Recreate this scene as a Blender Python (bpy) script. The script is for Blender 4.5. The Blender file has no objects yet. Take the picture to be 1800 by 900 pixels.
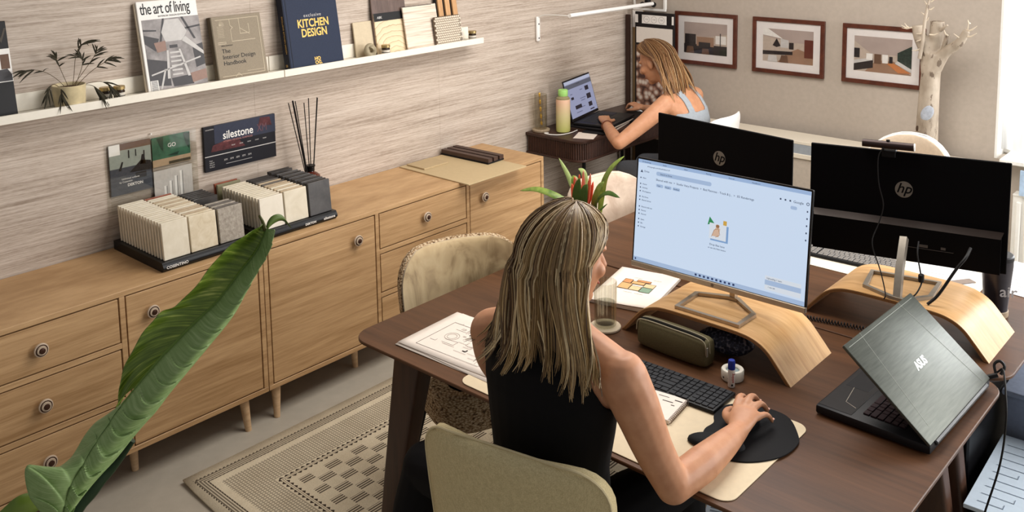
import bpy, bmesh, math, random
from mathutils import Vector, Matrix, noise
random.seed(7)
SC = bpy.context.scene
COL = SC.collection
PI = math.pi
V = Vector

# ---------------------------------------------------------------- camera
cam_d = bpy.data.cameras.new('camera'); cam = bpy.data.objects.new('camera', cam_d); COL.objects.link(cam)
YAW, PITCH, ROLL, FPX, PY = 0.732940436, 0.126837453, -0.0153037317, 1665.18336, 44.978
cw, sw = math.cos(YAW), math.sin(YAW)
A_ = Matrix(((cw, sw, 0), (0, 0, -1), (-sw, cw, 0)))
P_ = Matrix(((1, 0, 0), (0, math.cos(PITCH), -math.sin(PITCH)), (0, math.sin(PITCH), math.cos(PITCH))))
Q_ = Matrix(((math.cos(ROLL), -math.sin(ROLL), 0), (math.sin(ROLL), math.cos(ROLL), 0), (0, 0, 1)))
R_ = Q_ @ P_ @ A_
rx, ry, rz = V(R_[0]), -V(R_[1]), -V(R_[2])
CAMP = V((0, 0, 2.1))
cam.matrix_world = Matrix(((rx.x, ry.x, rz.x, CAMP.x), (rx.y, ry.y, rz.y, CAMP.y), (rx.z, ry.z, rz.z, CAMP.z), (0, 0, 0, 1)))
cam_d.sensor_width = 36; cam_d.lens = FPX / 1800 * 36; cam_d.shift_y = (PY - 450) / 1800
cam_d.clip_start = 0.05
SC.camera = cam

# ---------------------------------------------------------------- light
W = bpy.data.worlds.new('daylight'); SC.world = W; W.use_nodes = True
bg = W.node_tree.nodes['Background']; bg.inputs[0].default_value = (1.0, 0.98, 0.97, 1); bg.inputs[1].default_value = 0.325
def area(name, loc, target, sx, sy, power, col):
    l = bpy.data.lights.new(name, 'AREA'); l.shape = 'RECTANGLE'; l.size = sx; l.size_y = sy; l.energy = power; l.color = col
    o = bpy.data.objects.new(name, l); COL.objects.link(o); o.location = loc
    o.rotation_euler = (V(target) - V(loc)).to_track_quat('-Z', 'Y').to_euler()
    return o
area('window_daylight_side', (1.7, 4.6, 1.9), (-2.8, 2.9, 0.75), 2.2, 1.8, 196, (1.0, 0.995, 0.99))
area('window_daylight_back', (-0.25, 5.75, 1.75), (-0.9, 2.5, 0.7), 1.9, 1.6, 150, (0.96, 0.98, 1.0))
area('ceiling_lamp_panel', (-1.75, 3.2, 2.75), (-1.95, 3.2, 0.0), 2.0, 1.4, 92, (1.0, 0.945, 0.885))
SC.view_settings.view_transform = 'Standard'; SC.view_settings.look = 'None'
SC.view_settings.gamma = 1.0; SC.view_settings.exposure = -0.30; SC.view_settings.use_curve_mapping = False

# ---------------------------------------------------------------- helpers
def S(r, g, b):
    f = lambda c: (c / 255) / 12.92 if c <= 10.3 else (((c / 255) + 0.055) / 1.055) ** 2.4
    return (f(r), f(g), f(b))
class X:
    """socket wrapper with arithmetic"""
    def __init__(s, nt, k): s.nt, s.k = nt, k
    def m(s, op, *a):
        n = s.nt.nodes.new('ShaderNodeMath'); n.operation = op
        for i, q in enumerate((s,) + a):
            if isinstance(q, X): s.nt.links.new(q.k, n.inputs[i])
            else: n.inputs[i].default_value = q
        return X(s.nt, n.outputs[0])
    def __add__(s, o): return s.m('ADD', o)
    def __sub__(s, o): return s.m('SUBTRACT', o)
    def __mul__(s, o): return s.m('MULTIPLY', o)
    def __truediv__(s, o): return s.m('DIVIDE', o)
    def gt(s, o): return s.m('GREATER_THAN', o)
    def lt(s, o): return s.m('LESS_THAN', o)
    def mx(s, o): return s.m('MAXIMUM', o)
    def mn(s, o): return s.m('MINIMUM', o)
    def fr(s): return s.m('FRACT')
    def fl(s): return s.m('FLOOR')
    def ab(s): return s.m('ABSOLUTE')
    def pp(s, o): return s.m('PINGPONG', o)
    def inv(s): return s * -1.0 + 1.0
class Mt:
    """material under construction"""
    def __init__(s, name, rough=0.5, metal=0.0, spec=0.5):
        s.m = bpy.data.materials.new(name); s.m.use_nodes = True; s.nt = s.m.node_tree
        s.b = s.nt.nodes['Principled BSDF']
        s.b.inputs['Roughness'].default_value = rough; s.b.inputs['Metallic'].default_value = metal
        s.b.inputs['Specular IOR Level'].default_value = spec
    def co(s, kind='Object'):
        n = s.nt.nodes.new('ShaderNodeTexCoord'); return n.outputs[kind]
    def xyz(s, sock=None):
        n = s.nt.nodes.new('ShaderNodeSeparateXYZ'); s.nt.links.new(sock or s.co(), n.inputs[0]); return [X(s.nt, o) for o in n.outputs]
    def vec(s, x, y, z):
        n = s.nt.nodes.new('ShaderNodeCombineXYZ')
        for i, q in enumerate((x, y, z)):
            if isinstance(q, X): s.nt.links.new(q.k, n.inputs[i])
            else: n.inputs[i].default_value = q
        return n.outputs[0]
    def scaled(s, sc, sock=None, rnd=False):
        n = s.nt.nodes.new('ShaderNodeMapping'); n.inputs['Scale'].default_value = sc; s.nt.links.new(sock or s.co(), n.inputs[0])
        if rnd:
            oi = s.nt.nodes.new('ShaderNodeObjectInfo')
            k = X(s.nt, oi.outputs['Random']) * 37.0
            s.nt.links.new(s.vec(k, k, k), n.inputs['Location'])
        return n.outputs[0]
    def noise(s, sock, scale=5, detail=4, rough=0.55, dist=0.0):
        n = s.nt.nodes.new('ShaderNodeTexNoise'); n.inputs['Scale'].default_value = scale; n.inputs['Detail'].default_value = detail
        n.inputs['Roughness'].default_value = rough; n.inputs['Distortion'].default_value = dist; s.nt.links.new(sock, n.inputs['Vector']); return X(s.nt, n.outputs[0])
    def voro(s, sock, scale=5, feat='F1'):
        n = s.nt.nodes.new('ShaderNodeTexVoronoi'); n.inputs['Scale'].default_value = scale; n.feature = feat; s.nt.links.new(sock, n.inputs['Vector']); return X(s.nt, n.outputs[0])
    def ramp(s, fac, stops):
        n = s.nt.nodes.new('ShaderNodeValToRGB'); e = n.color_ramp.elements
        while len(e) < len(stops): e.new(0.5)
        for i, (p, c) in enumerate(stops): e[i].position = p; e[i].color = (*c, 1)
        s.nt.links.new(fac.k, n.inputs[0]); return n.outputs[0]
    def mix(s, fac, a, b):
        n = s.nt.nodes.new('ShaderNodeMix'); n.data_type = 'RGBA'
        for q, i in ((fac, 0), (a, 6), (b, 7)):
            if isinstance(q, X): s.nt.links.new(q.k, n.inputs[i])
            elif isinstance(q, (tuple, list)): n.inputs[i].default_value = (*q, 1)
            elif isinstance(q, (int, float)): n.inputs[i].default_value = q
            else: s.nt.links.new(q, n.inputs[i])
        return n.outputs[2]
    def color(s, c):
        if isinstance(c, (tuple, list)): s.b.inputs['Base Color'].default_value = (*c, 1)
        else: s.nt.links.new(c, s.b.inputs['Base Color'])
        return s
    def bump(s, h, strength=0.3, dist=0.002):
        n = s.nt.nodes.new('ShaderNodeBump'); n.inputs['Strength'].default_value = strength; n.inputs['Distance'].default_value = dist
        s.nt.links.new(h.k, n.inputs['Height']); s.nt.links.new(n.outputs[0], s.b.inputs['Normal']); return s
MC = {}
def plain(key, c, rough=0.5, metal=0.0, spec=0.22, grain=0.06, gs=60):
    """flat colour with a light procedural mottling"""
    if key in MC: return MC[key]
    t = Mt(key, rough, metal, spec)
    n = t.noise(t.co(), gs, 3)
    lo = tuple(q * (1 - grain) for q in c); hi = tuple(min(1, q * (1 + grain)) for q in c)
    t.color(t.ramp(n, [(0.3, lo), (0.7, hi)])); MC[key] = t.m; return t.m
def glow(key, c, strength):
    if key in MC: return MC[key]
    t = Mt(key, 0.3); t.color(tuple(q * 0.05 for q in c)); t.b.inputs['Emission Color'].default_value = (*c, 1); t.b.inputs['Emission Strength'].default_value = strength
    MC[key] = t.m; return t.m
def glassy(key, c=(1, 1, 1), fac=0.12, rough=0.03):
    if key in MC: return MC[key]
    m = bpy.data.materials.new(key); m.use_nodes = True; nt = m.node_tree; nt.nodes.clear()
    o = nt.nodes.new('ShaderNodeOutputMaterial'); mx = nt.nodes.new('ShaderNodeMixShader'); tr = nt.nodes.new('ShaderNodeBsdfTransparent'); gl = nt.nodes.new('ShaderNodeBsdfGlossy')
    fr_ = nt.nodes.new('ShaderNodeLayerWeight'); fr_.inputs[0].default_value = 0.12; fr = nt.nodes.new('ShaderNodeMath'); fr.operation = 'MULTIPLY'; fr.inputs[1].default_value = 0.5; nt.links.new(fr_.outputs['Facing'], fr.inputs[0])
    ad = nt.nodes.new('ShaderNodeMath'); ad.operation = 'ADD'; ad.inputs[1].default_value = fac; nt.links.new(fr.outputs[0], ad.inputs[0])
    tr.inputs[0].default_value = (*c, 1); gl.inputs['Roughness'].default_value = rough
    nt.links.new(ad.outputs[0], mx.inputs[0]); nt.links.new(tr.outputs[0], mx.inputs[1]); nt.links.new(gl.outputs[0], mx.inputs[2]); nt.links.new(mx.outputs[0], o.inputs[0])
    MC[key] = m; return m
def wood(key, c1, c2, sc, rough=0.45, bump=0.15, dist=0.6, spec=0.4):
    """sc: scale per axis, small along the grain"""
    if key in MC: return MC[key]
    t = Mt(key, rough, 0, spec)
    a = t.noise(t.scaled(sc, rnd=True), 1.0, 6, 0.62, dist)
    b = t.noise(t.scaled(tuple(q * 5 for q in sc)), 1.0, 3, 0.6)
    k = a * 0.7 + b * 0.3
    mid = tuple((p + q) / 2 for p, q in zip(c1, c2))
    t.color(t.ramp(k, [(0.34, c1), (0.5, mid), (0.66, c2)])); t.bump(k, bump, 0.001); MC[key] = t.m; return t.m

class MB:
    def __init__(s): s.v = []; s.f = []
    def add(s, vs, fs, M=None):
        o = len(s.v)
        s.v += [tuple(M @ V(p)) for p in vs] if M is not None else [tuple(p) for p in vs]
        s.f += [tuple(i + o for i in f) for f in fs]; return s
    def box(s, c, d, M=None):
        x, y, z = (q / 2 for q in d)
        vs = [(c[0] + i * x, c[1] + j * y, c[2] + k * z) for i in (-1, 1) for j in (-1, 1) for k in (-1, 1)]
        return s.add(vs, [(0, 1, 3, 2), (4, 6, 7, 5), (0, 4, 5, 1), (2, 3, 7, 6), (0, 2, 6, 4), (1, 5, 7, 3)], M)
    def rbox(s, c, d, r=0.003, seg=1, M=None):
        bm = bmesh.new(); bmesh.ops.create_cube(bm, size=1)
        for v in bm.verts: v.co = V((v.co.x * d[0] + c[0], v.co.y * d[1] + c[1], v.co.z * d[2] + c[2]))
        bmesh.ops.bevel(bm, geom=bm.edges[:], offset=min(r, min(d) * 0.49), segments=seg, profile=0.5, affect='EDGES')
        return s.bm(bm, M)
    def bm(s, bm, M=None):
        bm.verts.ensure_lookup_table(); bm.verts.index_update()
        s.add([v.co[:] for v in bm.verts], [[v.index for v in f.verts] for f in bm.faces], M); bm.free(); return s
    def prism(s, poly, z0, z1, M=None, bev=0, seg=2):
        bm = bmesh.new(); vs = [bm.verts.new((p[0], p[1], z0)) for p in poly]; f = bm.faces.new(vs)
        r = bmesh.ops.extrude_face_region(bm, geom=[f])
        for e in r['geom']:
            if isinstance(e, bmesh.types.BMVert): e.co.z = z1
        bmesh.ops.recalc_face_normals(bm, faces=bm.faces[:])
        if bev:
            es = [e for e in bm.edges if abs(e.verts[0].co.z - e.verts[1].co.z) < 1e-6]
            bmesh.ops.bevel(bm, geom=es, offset=bev, segments=seg, profile=0.5, affect='EDGES')
        return s.bm(bm, M)
    def loft(s, rings, caps=True, M=None):
        n = len(rings[0]); vs = [p for r in rings for p in r]; fs = []
        for i in range(len(rings) - 1):
            for j in range(n):
                k = (j + 1) % n; fs.append((i * n + j, i * n + k, (i + 1) * n + k, (i + 1) * n + j))
        if caps: fs.append(tuple(range(n))[::-1]); fs.append(tuple((len(rings) - 1) * n + j for j in range(n)))
        return s.add(vs, fs, M)
    def tube(s, pts, rad, n=8, caps=True, M=None):
        pts = [V(p) for p in pts]; m = len(pts)
        if not isinstance(rad, (list, tuple)): rad = [rad] * m
        T = [(pts[min(i + 1, m - 1)] - pts[max(i - 1, 0)]).normalized() for i in range(m)]
        u = T[0].orthogonal().normalized(); rings = []
        for i in range(m):
            u = (u - T[i] * u.dot(T[i]));  u = u.normalized() if u.length > 1e-6 else T[i].orthogonal().normalized()
            w = T[i].cross(u)
            rings.append([pts[i] + (u * math.cos(2 * PI * j / n) + w * math.sin(2 * PI * j / n)) * rad[i] for j in range(n)])
        return s.loft(rings, caps, M)
    def cyl(s, p0, p1, r0, r1=None, n=16, M=None):
        return s.tube([p0, p1], [r0, r0 if r1 is None else r1], n, True, M)
    def lathe(s, prof, n=24, M=None, c=(0, 0, 0)):
        rings = [[(c[0] + r * math.cos(2 * PI * j / n), c[1] + r * math.sin(2 * PI * j / n), c[2] + z) for j in range(n)] for r, z in prof]
        return s.loft(rings, True, M)
    def ball(s, c, r, n=12, M=None, R=None):
        rr = (r, r, r) if not isinstance(r, (tuple, list)) else r; rings = []
        for i in range(1, n):
            a = PI * i / n
            ring = [V((rr[0] * math.sin(a) * math.cos(2 * PI * j / (2 * n)), rr[1] * math.sin(a) * math.sin(2 * PI * j / (2 * n)), -rr[2] * math.cos(a))) for j in range(2 * n)]
            rings.append([V(c) + ((R @ p) if R else p) for p in ring])
        return s.loft(rings, True, M)
    def grid(s, fn, nu, nv, M=None):
        vs = [fn(i / nu, j / nv) for i in range(nu + 1) for j in range(nv + 1)]
        fs = [(i * (nv + 1) + j, (i + 1) * (nv + 1) + j, (i + 1) * (nv + 1) + j + 1, i * (nv + 1) + j + 1) for i in range(nu) for j in range(nv)]
        return s.add(vs, fs, M)
    def mesh(s, name, smooth=35):
        me = bpy.data.meshes.new(name); me.from_pydata(s.v, [], s.f); me.update()
        bm = bmesh.new(); bm.from_mesh(me); bmesh.ops.recalc_face_normals(bm, faces=bm.faces[:]); bm.to_mesh(me); bm.free()
        if smooth:
            me.polygons.foreach_set('use_smooth', [True] * len(me.polygons)); me.set_sharp_from_angle(angle=math.radians(smooth))
        return me
def link(name, data, parent=None):
    o = bpy.data.objects.new(name, data); COL.objects.link(o)
    if parent is not None: o.parent = parent
    return o
def tag(o, label=None, cat=None, group=None, kind=None):
    if label: o['label'] = label
    if cat: o['category'] = cat
    if group: o['group'] = group
    if kind: o['kind'] = kind
    return o
def obj(name, mb, m, parent=None, smooth=35):
    me = mb.mesh(name, smooth) if isinstance(mb, MB) else mb
    if m is not None and not me.materials: me.materials.append(m)
    return link(name, me, parent)
def thing(name, label, cat, loc=(0, 0, 0), rz=0, group=None):
    o = link(name, None); o.location = loc; o.rotation_euler = (0, 0, rz); o.empty_display_size = 0.05
    return tag(o, label, cat, group)
def solo(name, label, cat, mb, m, loc=(0, 0, 0), rz=0, group=None, smooth=35):
    o = obj(name, mb, m, None, smooth); o.location = loc; o.rotation_euler = (0, 0, rz); return tag(o, label, cat, group)
def struct(name, mb, m, parent=None, smooth=35):
    o = obj(name, mb, m, parent, smooth)
    if parent is None: o['kind'] = 'structure'
    return o
def fm(o, x, y, z=None):
    x = V(x).normalized(); y = V(y).normalized(); z = V(z).normalized() if z is not None else x.cross(y)
    o = V(o)
    return Matrix(((x.x, y.x, z.x, o.x), (x.y, y.y, z.y, o.y), (x.z, y.z, z.z, o.z), (0, 0, 0, 1)))
def rrect(w, h, r, n=5, cx=0, cy=0):
    out = []
    for sx, sy, a0 in ((1, -1, -90), (1, 1, 0), (-1, 1, 90), (-1, -1, 180)):
        for i in range(n + 1):
            a = math.radians(a0 + 90 * i / n); out.append((cx + sx * (w / 2 - r) + r * math.cos(a), cy + sy * (h / 2 - r) + r * math.sin(a)))
    return out
TX = {}
def text(mb, body, size, M, x=0, y=0, z=0.0, align='LEFT', xs=1.0, ext=0.0002, shear=0.0, bold=0.0, sp=1.0):
    cu = bpy.data.curves.new('t', 'FONT'); cu.body = body; cu.size = size; cu.align_x = align; cu.extrude = ext; cu.shear = shear; cu.offset = bold; cu.space_character = sp; cu.resolution_u = 3
    o = bpy.data.objects.new('t', cu); me = bpy.data.meshes.new_from_object(o)
    K = M @ Matrix.Translation((x, y, z)) @ Matrix.Diagonal((xs, 1, 1, 1))
    mb.add([v.co[:] for v in me.vertices], [list(p.vertices) for p in me.polygons], K)
    bpy.data.objects.remove(o); bpy.data.curves.remove(cu); bpy.data.meshes.remove(me); return mb
def ringflat(mb, M, r0, r1, t=0.0003, n=24):
    R = lambda r, z: [(r * math.cos(2 * PI * j / n), r * math.sin(2 * PI * j / n), z) for j in range(n)]
    return mb.loft([R(r0, 0), R(r0, t), R(r1, t), R(r1, 0), R(r0, 0)], False, M)
def flat(mb, M, x0, y0, x1, y1, z=0.0004, t=0.0003):
    """thin printed patch on a face frame M (x right, y up, z out)"""
    return mb.box(((x0 + x1) / 2, (y0 + y1) / 2, z), (x1 - x0, y1 - y0, t), M)
def fpoly(mb, M, pts, z=0.0004, t=0.0003):
    return mb.prism(pts, z - t / 2, z + t / 2, M)
def copy_tree(o, parent=None):
    c = o.copy(); COL.objects.link(c); c.parent = parent
    for ch in list(o.children): copy_tree(ch, c)
    return c
def bez(p, n):
    p = [V(q) for q in p]; out = []
    for i in range(n + 1):
        t = i / n; q = p
        while len(q) > 1: q = [a.lerp(b, t) for a, b in zip(q, q[1:])]
        out.append(q[0])
    return out
def crom(p, n=6):
    """Catmull-Rom through points"""
    p = [V(q) for q in p]; e = [p[0] * 2 - p[1]] + p + [p[-1] * 2 - p[-2]]; out = []
    for i in range(1, len(e) - 2):
        a, b, c, d = e[i - 1], e[i], e[i + 1], e[i + 2]
        for k in range(n):
            t = k / n
            out.append(0.5 * ((2 * b) + (c - a) * t + (2 * a - 5 * b + 4 * c - d) * t * t + (3 * b - a - 3 * c + d) * t ** 3))
    out.append(p[-1]); return out
def lerpl(a, n):
    """interpolate list a to n values"""
    r = []
    for i in range(n):
        t = i / (n - 1) * (len(a) - 1); k = min(int(t), len(a) - 2); r.append(a[k] + (a[k + 1] - a[k]) * (t - k))
    return r
# ================================================================ room
XW, YB = -3.66, 5.28
t = Mt('polished_concrete', 0.42, 0, 0.4)
n1 = t.noise(t.co(), 1.6, 5, 0.6); n2 = t.noise(t.co(), 22, 4)
t.color(t.ramp(n1 * 0.75 + n2 * 0.25, [(0.3, S(164, 156, 142)), (0.7, S(188, 180, 165))])); MC['floor'] = t.m
struct('floor', MB().box((-0.4, 2.2, -0.05), (7.0, 7.4, 0.1)), MC['floor'])
t = Mt('woven_grasscloth', 0.75, 0, 0.2)
a = t.noise(t.scaled((1, 3.4, 150)), 1.0, 5, 0.65, 0.35); b = t.noise(t.scaled((1, 40, 420)), 1.0, 2); c = t.noise(t.scaled((1, 0.9, 24)), 1.0, 3)
k = a * 0.55 + b * 0.2 + c * 0.25
t.color(t.ramp(k, [(0.36, S(148, 132, 117)), (0.5, S(187, 172, 158)), (0.62, S(208, 195, 182))])); t.bump(k, 0.35, 0.002); MC['paper'] = t.m
wl = struct('wall_left', MB().box((XW - 0.056, 2.4, 1.4), (0.1, 6.8, 2.8)), plain('wall_backing', S(176, 160, 142), 0.8))
ys = [-1.0, 0.05, 1.19, 2.33, 3.47, 4.61, YB]
for y0, y1 in zip(ys, ys[1:]):
    obj('wallpaper_strip', MB().box((XW - 0.003, (y0 + y1) / 2, 1.4), (0.006, y1 - y0 - 0.0008, 2.8)), MC['paper'], wl)
t = Mt('greige_wall_paint', 0.8, 0, 0.25); n1 = t.noise(t.co(), 40, 4); t.color(t.ramp(n1, [(0.3, S(180, 168, 155)), (0.7, S(187, 175, 162))])); t.bump(n1, 0.08, 0.001); MC['paint'] = t.m
WX0, WX1, SILL = -1.365, 0.75, 0.745
wb = struct('wall_back', MB().box(((XW + WX0) / 2, YB + 0.11, 1.4), (WX0 - XW, 0.22, 2.8)).box(((WX0 + WX1) / 2, YB + 0.11, SILL / 2), (WX1 - WX0, 0.22, SILL)).box(((WX1 + 2.6) / 2, YB + 0.11, 1.4), (2.6 - WX1, 0.22, 2.8)).box(((WX0 + WX1) / 2, YB + 0.11, 2.65), (WX1 - WX0, 0.22, 0.3)), MC['paint'])
white = plain('white_lacquer', S(240, 238, 232), 0.35, grain=0.02)
w1 = link('window_1', None); w1.location = (0, YB + 0.16, SILL); w1['kind'] = 'structure'
m = MB(); wd = WX1 - WX0; cx = (WX0 + WX1) / 2; hh = 2.5 - SILL
for z in (0.03, hh - 0.03): m.rbox((cx, 0, z), (wd, 0.06, 0.06), 0.006)
for x in (WX0 + 0.03, cx, WX1 - 0.03): m.rbox((x, 0, hh / 2), (0.06, 0.058, hh - 0.12), 0.006)
obj('window_frame', m, white, w1)
for x0, x1 in ((WX0 + 0.06, cx - 0.03), (cx + 0.03, WX1 - 0.06)):
    obj('pane', MB().box(((x0 + x1) / 2, 0, hh / 2), (x1 - x0, 0.008, hh - 0.12)), glassy('window_glass', (1, 1, 1), 0.02), w1)
obj('jamb', MB().box((WX0 + 0.006, -0.06, hh / 2), (0.012, 0.2, hh)), white, w1)
struct('trim_1', MB().rbox(((WX0 + WX1) / 2 + 0.02, YB + 0.02, SILL + 0.012), (wd - 0.06, 0.24, 0.024), 0.004), white)
# sheer curtain beside the window
t = bpy.data.materials.new('sheer_white'); t.use_nodes = True; nt = t.node_tree; nt.nodes.clear()
o_ = nt.nodes.new('ShaderNodeOutputMaterial'); mx_ = nt.nodes.new('ShaderNodeMixShader'); d_ = nt.nodes.new('ShaderNodeBsdfDiffuse'); tr_ = nt.nodes.new('ShaderNodeBsdfTranslucent')
d_.inputs[0].default_value = (0.95, 0.95, 0.95, 1); tr_.inputs[0].default_value = (0.97, 0.97, 0.97, 1); mx_.inputs[0].default_value = 0.6
nt.links.new(d_.outputs[0], mx_.inputs[1]); nt.links.new(tr_.outputs[0], mx_.inputs[2]); nt.links.new(mx_.outputs[0], o_.inputs[0]); MC['sheer'] = t
def cur(u, v):
    x = -1.352 + u * 0.80
    return (x, YB + 0.075 + 0.018 * math.sin(u * 62) * (0.6 + 0.4 * v), 0.78 + v * 1.7)
cm = obj('sheer_curtain', MB().grid(cur, 140, 6), MC['sheer']); tag(cm, 'sheer white curtain hanging in folds at the bright window', 'curtain')
sl = cm.modifiers.new('thickness', 'SOLIDIFY'); sl.thickness = 0.0015

# ================================================================ sideboards
oak = wood('oak_veneer', S(158, 121, 80), S(203, 166, 122), (6, 1.6, 34), 0.5)
oakend = wood('oak_edge', S(178, 144, 106), S(214, 182, 144), (20, 2, 20), 0.5)
gapm = plain('shadow_gap_dark', S(34, 20, 14), 0.9)
ironm = plain('knob_bronze', S(72, 48, 38), 0.35, 0.5); knobcream = plain('knob_ceramic', S(190, 170, 148), 0.3)
XF = -3.20; ZB, ZT = 0.142, 0.757
def knob_parts(parent, y, z):
    M = fm((XF, y, z), (0, 1, 0), (0, 0, 1), (1, 0, 0))
    k = obj('knob', MB().lathe([(0.007, 0), (0.007, 0.008), (0.021, 0.012), (0.0245, 0.017), (0.0235, 0.021), (0.0205, 0.0225)], 22, M), knobcream, parent)
    obj('knob_ring', MB().lathe([(0.0205, 0.0220), (0.0198, 0.0236), (0.0180, 0.0238), (0.0172, 0.0225)], 20, M), ironm, k)
    obj('knob_dome', MB().lathe([(0.0170, 0.022), (0.0155, 0.0268), (0.0120, 0.0270)], 18, M), knobcream, k)
    obj('knob_button', MB().lathe([(0.0105, 0.025), (0.0098, 0.0300), (0.005, 0.0318)], 14, M), ironm, k)
def sideboard(y0, label):
    W3 = 1.752; y1 = y0 + W3; T = 0.020
    th = thing('sideboard', label, 'sideboard', (XW, y0, 0), 0, 'oak sideboards along the papered wall')
    def L(mb): mb.v = [(p[0] - XW, p[1] - y0, p[2]) for p in mb.v]; return mb
    ds = [y0, y0 + 0.592, y0 + 1.172, y1]
    m = MB(); xc = (XF + XW + 0.004) / 2; dx = XF - XW - 0.004
    m.rbox((xc, (y0 + y1) / 2, ZT - T / 2), (dx, W3, T), 0.0015)
    m.rbox((xc, (y0 + y1) / 2, ZB + T / 2), (dx, W3, T), 0.0015)
    for y in (y0 + T / 2, y1 - T / 2, ds[1], ds[2]): m.rbox((xc, y, (ZB + ZT) / 2), (dx - 0.0005, T, ZT - ZB - 2 * T), 0.001)
    for z in (0.557, 0.3525): m.rbox((xc, (ds[1] + ds[2]) / 2, z), (dx - 0.0005, ds[2] - ds[1] - T, T), 0.001)
    body = obj('carcass', L(m), oak, th)
    obj('gap_shade_sheet', L(MB().box((XF - 0.06, (y0 + y1) / 2, (ZB + ZT) / 2), (0.004, W3 - 0.03, ZT - ZB - 0.03))), gapm, th)  # dark sheet close behind the fronts, painting the shade inside the gaps
    g = 0.0050
    for a, b, ky in ((ds[0] + T, ds[1] - T / 2, -0.11), (ds[2] + T / 2, ds[3] - T, 0.11)):
        d = obj('door', L(MB().rbox((XF - 0.011, (a + b) / 2, (ZB + ZT) / 2), (0.02, b - a - 2 * g, ZT - ZB - 2 * T - 2 * g), 0.001)), oak, th)
        knob_parts(d, 0, 0)
        kk = (b - 0.112 if ky < 0 else a + 0.095)
        for c in d.children:
            c.location = (-XW, kk - y0, 0.652)
    for z0, z1 in ((ZB + T, 0.3425), (0.3625, 0.547), (0.567, ZT - T)):
        a, b = ds[1] + T / 2, ds[2] - T / 2
        d = obj('drawer', L(MB().rbox((XF - 0.011, (a + b) / 2, (z0 + z1) / 2), (0.02, b - a - 2 * g, z1 - z0 - 2 * g), 0.001)), oak, th)
        knob_parts(d, 0, 0)
        for c in d.children: c.location = (-XW, (a + b) / 2 - y0, (z0 + z1) / 2)
    for x, y, q in ((XF - 0.04, y0 + 0.055, -1), (XF - 0.04, y1 - 0.095, 1), (XW + 0.06, y0 + 0.055, -1), (XW + 0.06, y1 - 0.095, 1), (-3.33, ds[1] - 0.06, 0), (-3.33, ds[2] + 0.06, 0)):
        s = 0.012 * (1 if x > -3.4 else -1)
        obj('leg', L(MB().cyl((x, y, ZB), (x + s, y + 0.008 * q, 0.0), 0.0205, 0.0125, 16)), oakend, th)
    return th
sideboard(0.285, 'long oak sideboard under the potted plant, its drawers beside the large green leaf')
sideboard(2.04, 'long oak sideboard nearer the dark writing desk, beige board on its top')

# ================================================================ picture ledges
ledge = plain('ledge_white', S(236, 229, 214), 0.45, grain=0.02)
ZL = 1.370
for y0, y1, lab in ((1.10, 2.404, 'white picture ledge carrying the magazine and the potted plant'), (2.408, 3.69, 'white picture ledge carrying the navy book and material samples')):
    th = thing('picture_ledge', lab, 'shelf', (XW, y0, ZL), 0, 'white picture ledges on the papered wall'); w = y1 - y0
    obj('shelf_board', MB().rbox((0.060, w / 2, -0.007), (0.12, w, 0.014), 0.001), ledge, th)
    obj('back_strip', MB().rbox((0.0065, w / 2, 0.034), (0.011, w, 0.066), 0.001), ledge, th)
    obj('front_lip', MB().rbox((0.1255, w / 2, 0.001), (0.0108, w, 0.031), 0.001), ledge, th)
# ================================================================ things on the ledges
def lean(y0, w, h, t, off=0.0, a=9.0, roll=0.0):
    """frame at the lower left front corner of a board leaning on the wall: x right, y up, z out"""
    a = math.radians(a)
    up = V((-math.sin(a), 0, math.cos(a))); n = V((math.cos(a), 0, math.sin(a)))
    xb = XW + 0.014 + t * math.cos(a) + max(0, (h - 0.066)) * math.sin(a) * 1.0 + off
    u = V((0, 1, 0))
    if roll: u, up = (u * math.cos(roll) + up * math.sin(roll)), (up * math.cos(roll) - u * math.sin(roll))
    return fm((xb, y0, ZL + 0.0005 + t * math.sin(a) * 0), u, up, n)
def board(name, label, cat, y0, w, h, t, m, off=0.0, a=9.0, r=0.002, roll=0.0, pname='body'):
    M = lean(y0, w, h, t, off, a, roll)
    th = thing(name, label, cat, (XW + 0.06, y0 + w / 2, ZL))
    K = Matrix.Translation(-V(th.location)) @ M
    obj(pname, MB().rbox((w / 2, h / 2, -t / 2), (w, h, t), r, 1, K), m, th)
    return th, K
blk = plain('print_black', S(28, 27, 28), 0.45); wht = plain('print_white', S(238, 234, 228), 0.5, grain=0.02)
gry = plain('print_grey', S(150, 146, 142), 0.5); lgr = plain('print_light_grey', S(196, 192, 188), 0.5); dgr = plain('print_dark_grey', S(74, 72, 74), 0.5)
gold = plain('foil_gold', S(226, 184, 96), 0.4, 0.1); tan = plain('print_tan', S(176, 150, 120), 0.5); brn = plain('print_brown', S(104, 78, 62), 0.5)
def pr(th, K, name, m, fn):
    mb = MB(); fn(mb); return obj(name, mb, m, th, 0)
# folder cut by the left edge of the picture
th, K = board('folder', 'black and white folder with room photos leaning at the left end of the ledge', 'folder', 1.055, 0.25, 0.345, 0.012, blk)
pr(th, K, 'paper_band', wht, lambda b: flat(b, K, 0, 0.125, 0.2505, 0.245))
pr(th, K, 'photo', brn, lambda b: (flat(b, K, 0.05, 0.175, 0.19, 0.238, 0.0008), flat(b, K, 0.215, 0.172, 0.245, 0.225, 0.0008)))
pr(th, K, 'photo_print', dgr, lambda b: (flat(b, K, 0.10, 0.128, 0.248, 0.150, 0.0008), fpoly(b, K, [(0.16, 0.15), (0.248, 0.15), (0.235, 0.172), (0.175, 0.168)], 0.0012)))
pr(th, K, 'letter_mark', plain('print_bronze', S(70, 62, 52), 0.4), lambda b: text(b, 'W', 0.075, K, 0.17, 0.268, 0.0006))
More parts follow.
